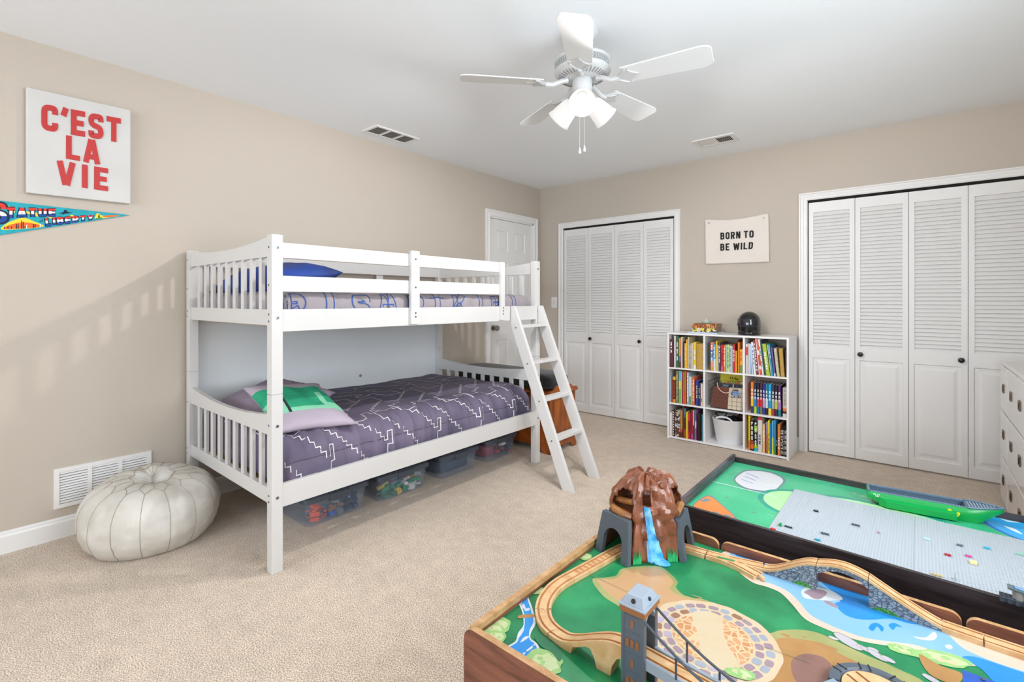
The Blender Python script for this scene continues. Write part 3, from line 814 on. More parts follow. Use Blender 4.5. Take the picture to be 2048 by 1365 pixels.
# ------------------------------------------------------------ bedding
def comforter(name, label, cat, mats, X0, X1, Y0, Y1, ztop, zbot, rad, lines, lw, seed, fold=.006, seam=None, puff=.012, gradient=None):
    """quilt: arc u runs from the wall over the top and down the room side; v runs along the bed"""
    r = rad; topw = (X1 - X0) - r; arc = r * math.pi / 2; drop = (ztop - r) - zbot
    U = topw + arc + drop; V = (Y1 - Y0)
    def prof_end(v):   # rounding over the two ends: returns y, dz
        e = .07
        if v < e:
            a = v / e * math.pi / 2; return Y0 + .045 * (1 - math.cos(a)) * 0 + .05 * (1 - math.cos(a)), -(.05) * (1 - math.sin(a))
        if v > V - e:
            a = (V - v) / e * math.pi / 2; return Y1 - .05 * (1 - math.cos(a)), -(.05) * (1 - math.sin(a))
        k = (v - e) / (V - 2 * e); return Y0 + .05 + (Y1 - Y0 - .1) * k, 0
    def S(u, v, lift=0):
        y, dz = prof_end(v)
        nx, nz = 0, 1
        if u < topw: x, z = X0 + u, ztop; nx, nz = 0, 1
        elif u < topw + arc:
            a = (u - topw) / r; x, z = X0 + topw + r * math.sin(a), ztop - r + r * math.cos(a); nx, nz = math.sin(a), math.cos(a)
        else: x, z = X1, ztop - r - (u - topw - arc); nx, nz = 1, 0
        n1 = noise.noise(Vector((u * 3 + seed, v * 3, 0))); n2 = noise.noise(Vector((u * 9, v * 11 + seed, 3)))
        side = max(0, min(1, (u - topw * .82) / (topw * .25)))
        ripple = side * noise.noise(Vector((u * 2.2, v * 26 + seed, 5))) * fold
        d = puff * n1 + .004 * n2 + ripple + puff * .7 * math.sin(math.pi * max(0, min(1, u / U)))
        if seam is not None:
            s0 = U - seam; q = abs(u - s0)
            if q < .03: d -= .010 * (1 - q / .03) ** 1.3
        edge = max(0, 1 - min(v, V - v) / .05)
        kx = 1 if u > topw else 0
        d *= (1 - .6 * edge)
        if kx and edge: x -= .03 * edge * edge
        p = Vector((x + nx * (d + lift), y, z + nz * (d + lift) + dz * (nz * .9 + .1)))
        return p
    m = MB(); nu, nv = 64, 150
    m.grid(lambda a, b: S(a * U, b * V), nu, nv, 0)
    # ends tucked down
    for vv in (0, V):
        yy = Y0 if vv == 0 else Y1
        m.grid(lambda a, b: (lambda p: Vector((p.x + .006 * noise.noise(Vector((a * 30, b * 4, seed + vv))) * b, p.y + (.014 * noise.noise(Vector((a * 24, b * 3, seed)))) * b, p.z + (min(p.z, zbot + .0) - p.z) * b)))(S(a * U, vv)), nu, 10, 0)
    o = m.build(name, mats[0], None, smooth=True, loc=((X0 + X1) / 2, (Y0 + Y1) / 2, zbot), angle=180)
    tag(o, label, cat)
    if seam is not None:
        sm_ = MB(); sm_.tube([S(U - seam, V * (.02 + .96 * k / 90), .0036) for k in range(91)], .0012, 5); sm_.build('seam', mats[2], o)
    lm = MB()
    def seg(a, b, w_):
        L = math.hypot(b[0] - a[0], b[1] - a[1]); n = max(1, int(L / .02))
        if L < 1e-6: return
        dx, dy = (b[0] - a[0]) / L, (b[1] - a[1]) / L; px_, py_ = -dy * w_ / 2, dx * w_ / 2
        for k in range(n):
            t0, t1 = k / n, (k + 1) / n
            e = w_ / 2 / L
            t0 -= e if k == 0 else 0; t1 += e if k == n - 1 else 0
            c0 = (a[0] + (b[0] - a[0]) * t0, a[1] + (b[1] - a[1]) * t0); c1 = (a[0] + (b[0] - a[0]) * t1, a[1] + (b[1] - a[1]) * t1)
            q = [(c0[0] + px_, c0[1] + py_), (c1[0] + px_, c1[1] + py_), (c1[0] - px_, c1[1] - py_), (c0[0] - px_, c0[1] - py_)]
            if any(p[0] < .02 or p[0] > U - .004 or p[1] < .01 or p[1] > V - .01 for p in q): continue
            lm.face([S(p[0], p[1], .0022) for p in q])
    for pl in lines(U, V):
        for a, b in zip(pl, pl[1:]): seg(a, b, lw)
    if lm.f: lm.build('printed_lines', mats[1], o, loc=None)
    return o, S, U, V
def stair(n, a, b, s=(0, 0)):
    x, y = s; out = [(x, y)]
    for _ in range(n):
        x += a[0]; y += a[1]; out.append((x, y)); x += b[0]; y += b[1]; out.append((x, y))
    return out
def blade_motif():
    up = stair(9, (1, 0), (0, 1), (4, 0))                         # (12, 9)
    up += [(14, 9), (14, 7), (15, 7), (15, 10), (14, 10), (14, 12), (16, 12), (16, 13), (18, 13), (18, 17)]
    lo = stair(9, (0, 1), (1, 0), (0, 3))
    lo += [(9, 13), (7, 13), (7, 15), (10, 15), (10, 14), (12, 14), (12, 16), (13, 16), (13, 18), (18, 18), (18, 17)]
    return [[(0, 0), (4, 0)] + up[1:], [(0, 0), (0, 3)] + lo[1:]]
def zig_lines(U, V):
    g = .0235; out = []
    rs = random.Random(5)
    for row, (uo, flip) in enumerate(((U - .305, 0), (U - .66, 1), (U - 1.06, 0))):
        for k in range(-1, 8):
            vo = k * .335 + (.0 if row % 2 == 0 else .13) - .10
            for pl in blade_motif():
                q = []
                for x, y in pl:
                    if flip: x, y = 18 - y, x
                    q.append((uo + y * g, vo + x * g * 1.0))
                out.append(q)
    return out
M_lav = mat('lavender_grey_cotton', '#4d4a60', .8, bump=.25, bscale=60, color2='#766a80', vscale=2.2)
M_lavline = mat('white_print', '#e4e0e4', .8)
low, S_low, U_low, V_low = comforter('comforter', 'dusty purple comforter with white zigzag outlines on the lower bunk', 'comforter', (M_lav, M_lavline, mat('dark_seam', '#3a3648', .8)),
    BX0 + .030, BX1 - .043, 1.0, 2.795, .548, .345, .115, zig_lines, .0045, 2, fold=.022, seam=.105, puff=.018)
def blue_lines(U, V):
    out = []; rs = random.Random(9); seq = ['R', 'I', 'S', 'A', 'R', 'T', 'K', 'I']
    def add(ch, v0, u0, sz):
        for st in glyph(ch, .8, .3):
            for t in (.3, ):
                L, Rr = ribbon(st, t)
                for path in (L, Rr): out.append([(u0 + (1 - p.y) * sz, v0 + p.x * sz) for p in path])
                for e in (0, -1): out.append([(u0 + (1 - L[e].y) * sz, v0 + L[e].x * sz), (u0 + (1 - Rr[e].y) * sz, v0 + Rr[e].x * sz)])
    v = .02; i = 0
    while v < V - .1:
        add(seq[i % len(seq)], v, U - .13 - .02 * (i % 2), .125); v += .155 + .03 * rs.random(); i += 1
    v = .06
    while v < V - .1:
        add(seq[(i + 3) % len(seq)], v, U - .36, .14); v += .19; i += 1
    return out
M_grey = mat('grey_cotton', '#948c90', .8, bump=.25, bscale=60, sheen=.15)
up, S_up, U_up, V_up = comforter('comforter', 'light grey comforter with blue outlined letters on the upper bunk', 'comforter', (M_grey, mat('blue_print', '#2b4f96', .8), mat('blue_seam', '#3f5f98', .8)),
    BX0 + .030, BX1 - .030, .985, 2.790, 1.218, 1.085, .05, blue_lines, .0050, 11, fold=.012, seam=.032, puff=.012)

def pillow(name, label, mats, c, sx, sy, h, rot, seed, panels=None, parent=None, corner=.0):
    """soft pillow; c centre, sx length, sy width, h thickness, rot matrix"""
    T = Matrix.Translation(c) @ rot; m = MB(); n = 26
    def f(side):
        def g(a, b):
            x, y = (a - .5) * 2, (b - .5) * 2
            pin = (1 - .10 * (y * y)) , (1 - .10 * (x * x))
            e = max(0, (1 - abs(x) ** 3.4)) ** .55 * max(0, (1 - abs(y) ** 3.4)) ** .55
            z = side * h / 2 * e + .010 * e * noise.noise(Vector((x * 2.2, y * 2.2, seed)))
            wr = .004 * noise.noise(Vector((x * 7, y * 7, seed + 4))) * (1 - e * .5)
            return T @ Vector((x * sx / 2 * (.90 + .10 * abs(y) ** 2), y * sy / 2 * (.88 + .12 * abs(x) ** 2), z + wr))
        return g
    k0 = len(m.f); m.grid(f(1), n, n, 0)
    if panels:
        for i in range(n):
            for j in range(n): m.m[k0 + i * n + j] = panels(i / n, j / n)
    m.grid(f(-1), n, n, 0)
    return tag(m.build(name, mats, None, smooth=True, loc=c, angle=180), label, 'pillow')
M_galaxy = mat('galaxy_blue_cotton', '#10265c', .7, color2='#1f459c', vscale=5)
def star_dots(o_name, S_fn, parent, mt, pts, r=.0025): pass
gp = pillow('pillow', 'dark blue pillow speckled with white dots at the head of the upper bunk', M_galaxy, (-2.62, 1.165, 1.292), .66, .36, .165, Matrix.Rotation(R(4), 4, 'Z') @ Matrix.Rotation(R(12), 4, 'X'), 3)
# white dots printed on the dark pillow
dm = MB(); rs = random.Random(4); me_ = gp.data
fl = [p for p in me_.polygons]
for k in range(150):
    p = rs.choice(fl); c = p.center + gp.location; nn = p.normal
    a_ = nn.orthogonal().normalized(); b_ = nn.cross(a_); rr = rs.choice([.0016, .0022, .0034])
    dm.face([c + nn * .0012 + a_ * rr * math.cos(t * math.pi / 3) + b_ * rr * math.sin(t * math.pi / 3) for t in range(6)])
dm.build('printed_dots', mat('white_print', '#e4e0e4', .8), gp)
pillow('pillow', 'dark grey pillow with pale stripes against the wall on the upper bunk', [mat('charcoal_cotton', '#34323a', .8), mat('white_print', '#e4e0e4', .8)], (-3.06, 1.17, 1.262), .24, .32, .09, Matrix.Rotation(R(-6), 4, 'Z') @ Matrix.Rotation(R(10), 4, 'X'), 8, panels=lambda a, b: 1 if int(b * 26) in (6, 7, 12, 13) else 0)
M_mauve = mat('mauve_cotton', '#85788a', .8, bump=.2, bscale=60, color2='#9b8e9e', vscale=4)
M_g1, M_g2, M_g3 = mat('pixel_green', '#1f9c74', .8, color2='#2fae83', vscale=14), mat('pixel_mint', '#8fdcb6', .8), mat('dark_print', '#2b2a33', .8)
M_lilac = mat('lilac_cotton', '#b7abb9', .8, bump=.2, bscale=60)
pillow('pillow', 'large mauve pillow with dark blocks at the head of the lower bunk', [M_mauve, M_g3], (-2.79, 1.215, .618), .64, .40, .165, Matrix.Rotation(R(3), 4, 'Z') @ Matrix.Rotation(R(16), 4, 'X'), 5,
       panels=lambda a, b: 1 if ((.66 < a < .80 and .82 < b < .93) or (.50 < a < .60 and .80 < b < .88)) and (int(a * 26) + int(b * 26)) % 3 else 0)
def creep(a, b):
    """a runs along the bed, b towards the room"""
    if .22 < b < .80:
        if a < .20: return 2 if b > .5 else 1
        if .20 < a < .25 and b > .45: return 3
        if b > .70: return 2
        if .70 < a < .80 and b > .40: return 2
        if a > .93: return 3
        if a > .80 and b > .62: return 2
        return 1
    return 0
pillow('pillow', 'lilac pillow with green and mint blocks lying on the lower bunk', [M_lilac, M_g1, M_g2, M_g3], (-2.46, 1.205, .640), .54, .41, .10, Matrix.Rotation(R(-6), 4, 'Z') @ Matrix.Rotation(R(-4), 4, 'X') @ Matrix.Rotation(R(15), 4, 'Y'), 15, panels=lambda a, b: creep(b, a))

# ============================================================ STORAGE BINS UNDER THE BED
M_tub = glass_mat('clear_bin_plastic', '#a5b4c8', .13, .12)
M_lid = mat('slate_plastic', '#474f5a', .38)
M_toys = [mat('toy_' + n, c, .35) for n, c in (('orange', '#e2582a'), ('teal', '#1797ad'), ('navy', '#1d2f55'), ('green', '#1f8a4c'), ('white', '#e4e4e2'), ('red', '#c42f2b'), ('yellow', '#e7c22f'), ('grey', '#8b9098'), ('blue', '#2357b4'), ('black', '#22242a'), ('brown', '#8a5a34'), ('maroon', '#7d2a33'))]
TN = dict(zip('orange teal navy green white red yellow grey blue black brown maroon'.split(), M_toys))
def bin_(y0, y1, xf, label, lh=.142):
    xb = xf - .42; g = .012; h = lh; r_ = thing('storage_bin', label, 'storage bin', ((xf + xb) / 2, (y0 + y1) / 2, 0), 'lidded plastic bins under the bunk bed')
    def ring(z, e, rr=.03):
        out = []; X0_, X1_, Y0_, Y1_ = xb - e, xf + e, y0 - e, y1 + e
        for cx, cy, a0 in ((X1_ - rr, Y1_ - rr, 0), (X0_ + rr, Y1_ - rr, 90), (X0_ + rr, Y0_ + rr, 180), (X1_ - rr, Y0_ + rr, 270)):
            for k in range(5):
                a = R(a0 + k * 22.5); out.append((cx + rr * math.cos(a), cy + rr * math.sin(a), z))
        return out
    m = MB(); m.loft([ring(.001, 0), ring(.012, .003), ring(h, .014), ring(h, .009), ring(.014, -.001), ring(.005, -.003)], 0, True, (True, True))
    m.build('tub', M_tub, r_, smooth=True, angle=50)
    m = MB(); m.loft([ring(h - .004, .026), ring(h + .020, .024), ring(h + .028, .016), ring(h + .028, -.02), ring(h + .022, -.03)], 0, True, (True, True))
    lid = m.build('lid', M_lid, r_, smooth=True, angle=40)
    m = MB(); yc = (y0 + y1) / 2; m.box((xf + .020, yc - .06, h - .018), (xf + .030, yc + .06, h + .018)); m.build('latch', M_lid, r_, bevel=.003)
    return r_
toy_proto = {}
def brick_proto(kind):
    if kind in toy_proto: return toy_proto[kind]
    m = MB()
    if kind == 'brick':
        m.box((-.016, -.008, -.006), (.016, .008, .006))
        for i in range(4):
            for j in (-1, 1): m.lathe([(.0025, 0), (.0025, .002)], (-.012 + .008 * i, j * .004, .006), 8, cap=(False, True))
    elif kind == 'block':
        m.box((-.020, -.016, -.010), (.020, .016, .010)); m.box((-.012, -.010, .010), (.004, .010, .018))
    elif kind == 'wheel':
        m.lathe([(.006, -.006), (.016, -.006), (.018, 0), (.016, .006), (.006, .006)], (0, 0, 0), 16)
    else:
        m.box((-.030, -.006, -.004), (.030, .006, .004)); m.lathe([(0, -.005), (.009, -.005), (.009, .005), (0, .005)], (.026, 0, 0), 10)
    o = m.build(kind, M_toys[0], None, loc=(0, 0, 0)); me = o.data; bpy.data.objects.remove(o); toy_proto[kind] = me; return me
_kd = {}
def toy(kind, colour, p, rot, sc, label, group):
    key = (kind, colour)
    if key not in _kd:
        me = brick_proto(kind).copy(); me.materials.clear(); me.materials.append(TN[colour]); _kd[key] = me
    o = bpy.data.objects.new('toy_' + ('brick' if kind == 'brick' else 'piece'), _kd[key]); col.objects.link(o)
    o.location = p; o.rotation_euler = rot; o.scale = (sc, sc, sc)
    return tag(o, label, 'toy', group)
def fill(y0, y1, xf, layers, cols, kinds, label, group, seed):
    """toy pieces heaped in rough rows against the front of a bin"""
    rs = random.Random(seed); SC = dict(brick=1.36, block=1.10, wheel=1.15, rod=.78)
    ny = max(3, int((y1 - y0 - .05) / .043)); d = (y1 - y0 - .05) / ny
    for k in range(layers):
        for ix in range(2):
            for j in range(ny):
                if k == layers - 1 and rs.random() < .35: continue
                kd = rs.choice(kinds); z = .024 + .0345 * k; y = y0 + .025 + (j + .5) * d + rs.uniform(-.002, .002)
                x = xf - .028 - .046 * ix + .009 * (z / .14) + rs.uniform(-.002, .002)
                toy(kd, cols((y - y0) / (y1 - y0), z, rs), (x, y, z), (rs.uniform(-.35, .35), rs.uniform(-.35, .35), rs.choice([1.57, 1.57, 0, 1.2, 1.9, .4])), SC[kd] * rs.uniform(.9, 1.06), label, group)
bin_(1.235, 1.569, -2.425, 'clear bin of orange, teal and navy toy pieces, nearest to the pouf', .134)
fill(1.235, 1.569, -2.425, 3, lambda t, z, rs: rs.choice(['orange', 'orange', 'red', 'brown']) if t < .40 else (rs.choice(['teal', 'teal', 'brown', 'grey']) if t < .66 and z > .05 else rs.choice(['navy', 'blue', 'black', 'grey', 'navy'])), ['block', 'brick', 'wheel', 'rod'],
     'small plastic toy piece jumbled in the bin nearest the pouf', 'toy pieces in the orange and teal bin', 1)
bin_(1.665, 2.002, -2.41, 'clear bin of bright mixed toy bricks next to the orange and teal bin', .134)
fill(1.665, 2.002, -2.41, 3, lambda t, z, rs: rs.choice(['green', 'white', 'green', 'blue', 'yellow', 'white', 'red', 'teal', 'green']) if z < .06 else rs.choice(['red', 'orange', 'grey', 'white', 'yellow', 'grey', 'navy']), ['brick', 'brick', 'block', 'rod'],
     'small bright toy brick jumbled in the second bin from the pouf', 'toy bricks in the mixed colour bin', 2)
bin_(2.137, 2.459, -2.41, 'clear bin packed with folded navy cloth, third of the bins from the pouf', .134)
def soft(y0, y1, xf, mt, name, label, cat, z1, seed):
    def f(a, b):
        th = a * 2 * math.pi; ph = (b - .5) * math.pi
        x, y, z = math.cos(ph) * math.cos(th), math.cos(ph) * math.sin(th), math.sin(ph)
        sg = lambda v, e: math.copysign(abs(v) ** e, v)
        k = 1 + .08 * noise.noise(Vector((x * 2, y * 2, z * 2 + seed)))
        return Vector((xf - .21 + sg(x, .35) * .183 * k, (y0 + y1) / 2 + sg(y, .35) * ((y1 - y0) / 2 - .024) * min(1, k), .012 + (sg(z, .4) + 1) / 2 * z1 * k))
    return tag(MB().grid(f, 40, 20).build(name, mt, None, smooth=True, loc=(xf - .21, (y0 + y1) / 2, .012), angle=180), label, cat)
soft(2.137, 2.459, -2.41, mat('navy_cloth', '#27344f', .8, bump=.3, bscale=40), 'folded_cloth', 'folded navy cloth filling the third clear bin', 'cloth', .085, 2)
bin_(2.576, 2.878, -2.41, 'clear bin with a red toy inside, furthest bin from the pouf', .140)
soft(2.590, 2.735, -2.425, mat('maroon_plastic', '#9a2f3a', .4), 'toy_car_body', 'rounded dark red toy in the furthest clear bin', 'toy', .085, 6)
fill(2.725, 2.888, -2.41, 3, lambda t, z, rs: rs.choice(['maroon', 'black', 'red', 'navy', 'white']), ['rod', 'wheel', 'block'], 'small dark toy piece in the furthest bin from the pouf', 'toy pieces in the red toy bin', 4)

# ============================================================ POUF
M_pouf = mat('cream_leather', '#d6d2cb', .50, bump=.22, bscale=36, color2='#bfb9af', vscale=9)
M_stitch = mat('leather_seam', '#a89d8d', .6)
pc = Vector((-2.925, .690, 0)); PR, PH = .300, .345
def pouf_pt(th, t, lift=0):
    """t: 0 bottom centre, 1 top centre"""
    prof = [(0, .0), (.20, .0), (.252, .025), (.284, .085), (.293, .15), (.284, .212), (.246, .268), (.180, .302), (.115, .314), (.062, .308), (.026, .290), (0, .278)]
    k = t * (len(prof) - 1); i = min(int(k), len(prof) - 2); q = k - i
    p0, p1, p2, p3 = prof[max(i - 1, 0)], prof[i], prof[i + 1], prof[min(i + 2, len(prof) - 1)]
    cr = lambda a, b, c_, d_: .5 * (2 * b + (c_ - a) * q + (2 * a - 5 * b + 4 * c_ - d_) * q * q + (3 * b - a - 3 * c_ + d_) * q ** 3)
    r, z = max(0, cr(p0[0], p1[0], p2[0], p3[0])), max(0, cr(p0[1], p1[1], p2[1], p3[1]))
    x, y = math.cos(th), math.sin(th)
    n = noise.noise(Vector((x * 2, y * 2, z * 4)))
    # seams pull in between sixteen gores
    g = abs(math.sin(th * 8)) ** .35 if t < .66 else 1
    pull = -.0022 * (1 - g) if .15 < t < .66 else 0
    wr = .0045 * noise.noise(Vector((x * 7, y * 7, z * 26 + 3))) + .006 * noise.noise(Vector((x * 3, y * 3, z * 9 + 8)))
    gather = .004 * math.sin(th * 26) * max(0, min(1, (t - .76) / .12)) * (1 if t < .985 else 0)
    r2 = r * (1 + .02 * n) + pull + wr + lift
    tilt = .018 * (-(x)) * (z / .33)
    r2 *= .985
    return pc + Vector((x * r2, y * r2, z * (1 + .03 * n) + gather + tilt * 1.0 + (lift if t > .6 else 0)))
pf = thing('pouf', 'round cream leather pouf with stitched panels on the carpet by the wall vent', 'pouf', tuple(pc))
MB().grid(lambda a, b: pouf_pt(a * 2 * math.pi, b), 160, 66).build('leather_cover', M_pouf, pf, smooth=True, angle=180)
sm = MB()
for k in range(16):
    th = k * math.pi / 8
    sm.tube([pouf_pt(th, .12 + .50 * j / 16, .0005) for j in range(17)], .0017, 5)
    a, b = th, th + math.pi / 8; mth = (a + b) / 2
    # scalloped top of each panel
    sm.tube([pouf_pt(a + (mth - a) * j / 6, .62 + .05 * math.sin(j / 6 * math.pi / 2), .0005) for j in range(7)], .0017, 5)
    sm.tube([pouf_pt(mth + (b - mth) * j / 6, .67 - .05 * (1 - math.cos(j / 6 * math.pi / 2)), .0005) for j in range(7)], .0017, 5)
    sm.tube([pouf_pt(mth, .67 + .10 * j / 8, .0015) for j in range(9)], .0015, 5)
sm.tube([pouf_pt(2 * math.pi * j / 120, .77 + .012 * math.sin(j / 120 * 2 * math.pi * 8), .0015) for j in range(121)], .0015, 5)
sm.build('seam_stitching', M_stitch, pf, smooth=True)

# ============================================================ CHEST BEHIND THE BED
M_oak = wood_mat('honey_oak', '#74380f', '#a8591f', (1.5, 1.5, .35), .35, coat=.2, nscale=9)
M_oak2 = wood_mat('honey_oak_trim', '#854215', '#b56426', (1.5, 1.5, .35), .35, coat=.2, nscale=9)
ch = thing('wooden_chest', 'honey oak storage bench with scrolled arms behind the foot of the bunk', 'bench', (-2.62, 3.21, 0))
cx0, cx1, cy0, cy1 = -3.255, -2.165, 3.02, 3.375
m = MB(); m.box((cx0, cy0, .075), (cx1, cy1, .452)); m.box((cx0 - .008, cy0 - .008, .075), (cx1 + .010, cy1 + .008, .115)); m.box((cx0 - .004, cy0 - .004, .115), (cx1 + .005, cy1 + .004, .128))
m.build('body', M_oak, ch, bevel=.003)
# scalloped plinth, end face
ft = [(0, .08), (0, 0), (.045, 0), (.07, .02), (.09, .045), (.13, .050), (.16, .040), (.178, .028), (.196, .040), (.226, .050), (.266, .045), (.286, .02), (.31, 0), (.355, 0), (.355, .08)]
for x_ in (cx0 - .004, cx1 - .010):
    MB().prism([(x_, cy0 + a, z) for a, z in ft], (.020, 0, 0)).build('foot', M_oak, ch)
ft2 = [(0, .08), (0, 0), (.06, 0), (.09, .03), (.14, .05), (.95, .05), (1.0, .03), (1.03, 0), (1.09, 0), (1.09, .08)]
MB().prism([(cx0 + a, cy0 - .006, z) for a, z in ft2], (0, .018, 0)).build('foot', M_oak, ch)
MB().box((cx0 - .015, cy0 - .020, .452), (cx1 + .018, cy1 + .020, .470)).build('top_rail', M_oak2, ch, bevel=.008, seg=3)
arm = [(-.015, .470), (-.015, .478), (.0, .484), (.045, .486), (.06, .494), (.075, .510), (.10, .516), (.20, .520), (.255, .516), (.28, .510), (.295, .494), (.31, .486), (.355, .484), (.37, .478), (.37, .470)]
for x_ in (cx0 - .01, cx1 - .012):
    MB().prism([(x_, cy0 + a, z) for a, z in arm], (.022, 0, 0)).build('arm', M_oak2, ch)
MB().box((cx1 - .001, cy0 + .05, .16), (cx1 + .0015, cy1 - .05, .40)).build('end_panel', M_oak2, ch)
def cush(a, b):
    th = a * 2 * math.pi; ph = (b - .5) * math.pi
    sg = lambda v, e: math.copysign(abs(v) ** e, v)
    x, y, z = math.cos(ph) * math.cos(th), math.cos(ph) * math.sin(th), math.sin(ph)
    k = 1 + .03 * noise.noise(Vector((x * 3, y * 3, z * 3)))
    return Vector((-2.715 + sg(x, .16) * .522 * (1 + (k - 1) * .3), 3.197 + sg(y, .3) * .160 * (1 + (k - 1) * .3), .532 + sg(z, .6) * .058 * k + .012 * (1 - x * x)))
tag(MB().grid(cush, 60, 24).build('bench_cushion', mat('black_velvet', '#121317', .9, sheen=.3), None, smooth=True, loc=(-2.71, 3.2, .472), angle=180), 'black bench cushion on the oak storage bench', 'cushion')
# ============================================================ BOOKCASE
M_lam = mat('white_laminate', '#edebeb', .38)
SX0, SX1, SY0, SY1, SH, ST = -1.664, -.740, 4.048, 4.352, .908, .015
bc = thing('bookcase', 'white three-by-three cube bookcase full of books between the two closets', 'bookcase', ((SX0 + SX1) / 2, (SY0 + SY1) / 2, 0))
cwid = (SX1 - SX0 - 4 * ST) / 3
cellx = [(SX0 + ST + i * (cwid + ST), SX0 + ST + i * (cwid + ST) + cwid) for i in range(3)]
cellz = [(.021, .296), (.309, .599), (.612, .893)]
for x in (SX0, SX1 - ST): MB().box((x, SY0, 0), (x + ST, SY1, SH - ST)).build('side_panel', M_lam, bc, bevel=.001)
MB().box((SX0, SY0, SH - ST), (SX1, SY1, SH)).build('top_panel', M_lam, bc, bevel=.001)
for i in (1, 2):
    x = cellx[i][0] - ST
    MB().box((x, SY0 + .001, .006), (x + ST, SY1 - .01, SH - ST)).build('divider', M_lam, bc, bevel=.001)
for z0, z1 in ((.006, .021), (.296, .309), (.599, .612)): MB().box((SX0 + ST, SY0 + .002, z0), (SX1 - ST, SY1 - .01, z1)).build('shelf', M_lam, bc, bevel=.001)
MB().box((SX0 + .002, SY1 - .008, .004), (SX1 - .002, SY1 - .003, SH - .004)).build('back_board', mat('bookcase_back', '#b4a697', .7), bc)

M_pages = mat('page_edges', '#e9e2d2', .8)
LETTERS = 'TAESLNORICHBPUDK'
CELLNAME = {(0, 2): 'top shelf under the stacked books', (1, 2): 'top middle cube', (2, 2): 'top cube under the black helmet', (0, 1): 'middle shelf cube by the narrow closet',
            (2, 1): 'middle cube by the wide closet', (0, 0): 'bottom cube by the narrow closet', (2, 0): 'bottom cube by the wide closet'}
brs = random.Random(12); used_labels = set()
def book(x0, x1, zb, zt, yf, depth, colour, cname, cell, lean=0, text=None, bands=None, tcol='#f2f2ee', pattern=None):
    """upright book with its spine towards the room; lean shifts the top along x"""
    depth = min(depth, SY1 - .012 - yf); w_ = max(.004, x1 - x0 - .0012); h = zt - zb; cx_ = (x0 + x1) / 2
    ct = min(.0018, w_ * .25); m = MB()
    Sh = Matrix.Identity(4); Sh[0][2] = lean / h
    T = Matrix.Translation((cx_, yf, zb)) @ Sh
    cover = mat('cover_' + colour.strip('#'), colour, .45) if not pattern else pattern
    mats = [cover, M_pages]
    # spine (slightly rounded), boards, page block
    r = min(.003, w_ * .2); sp = [(-w_ / 2, 0), (-w_ / 2, -.0), (-w_ * .25, -r), (w_ * .25, -r), (w_ / 2, 0), (w_ / 2, .003), (-w_ / 2, .003)]
    sp = [(-w_ / 2, .001), (-w_ * .28, -r), (w_ * .28, -r), (w_ / 2, .001), (w_ / 2, .004), (-w_ / 2, .004)]
    if bands:
        z_ = 0
        for frac, bc_ in bands:
            mats.append(mat('cover_' + bc_.strip('#'), bc_, .45)); k = len(mats) - 1
            m.prism([T @ Vector((a, b, z_ * h)) for a, b in sp], T.to_3x3() @ Vector((0, 0, frac * h)), k); z_ += frac
    else:
        m.prism([T @ Vector((a, b, 0)) for a, b in sp], T.to_3x3() @ Vector((0, 0, h)), 0)
    m.box((-w_ / 2, .004, 0), (-w_ / 2 + ct, depth, h), 0, T); m.box((w_ / 2 - ct, .004, 0), (w_ / 2, depth, h), 0, T)
    m.box((-w_ / 2 + ct, .004, .003), (w_ / 2 - ct, depth - .004, h - .003), 1, T)
    if text:
        mats.append(mat('spine_ink_' + tcol.strip('#'), tcol, .5)); k = len(mats) - 1
        a0, a1, txt = text; tw = w_ * .50
        q = [(tw / 2, a1), (tw / 2, a0), (-tw / 2, a0), (-tw / 2, a1)]
        quad = [T @ Vector((a, -r - .0003, h * z)) for a, z in q]
        text_mesh(m, txt, quad, (0, -.0004, 0), w=.6, t=.2, gap=.2, m=k)
    o = m.build('book', mats, None, loc=(cx_, yf, zb), fix=False)
    lab = '%s book in the %s' % (cname, CELLNAME[cell])
    assert lab not in used_labels, lab
    used_labels.add(lab)
    return tag(o, lab, 'book', 'books in the ' + CELLNAME[cell])
M_leo = voronoi_mat('gold_spotted_cover', ['#6b4a1e', '#8a6427', '#3a2812'], '#d0a850', 260, .5, .16)
M_leo2 = voronoi_mat('pale_spotted_cover', ['#6f6244', '#4a3c22', '#8c7a4c'], '#e0d6b4', 240, .5, .18)
M_coll = voronoi_mat('brown_collage_cover', ['#4a2d22', '#e5d9c4', '#5b3527', '#c9b6a0', '#8ea6c8'], '#2e1c14', 70, .5, .04)
def cell_books(cell, off, sc, rows):
    """rows: (left, right, top) measured on the spine row, then colour, colour name and extras"""
    x0c, x1c = cellx[cell[0]]; zb = cellz[cell[1]][0]; zc = cellz[cell[1]][1]; last = x0c + .001
    for row in rows:
        a, b, t, colour, cname = row[:5]; kw = dict(row[5]) if len(row) > 5 else {}
        yf = SY0 + kw.pop('back', .012); dp = kw.pop('depth', .19)
        X0 = PY(off[0] + a / sc, 700, yf).x; X1 = PY(off[0] + b / sc, 700, yf).x
        zt = PY(off[0] + (a + b) / 2 / sc, off[1] + t / sc, yf).z
        X0 = max(X0, last); X1 = min(max(X1, X0 + .005), x1c - .001); zt = min(zt, zc - .006)
        if X1 - X0 < .004: X0 = X1 - .005
        last = X1 + .0004
        book(X0, X1, zb + .0005, zt, yf, dp, colour, cname, cell, **kw)
T_ = lambda a, b, s: dict(text=(a, b, s))
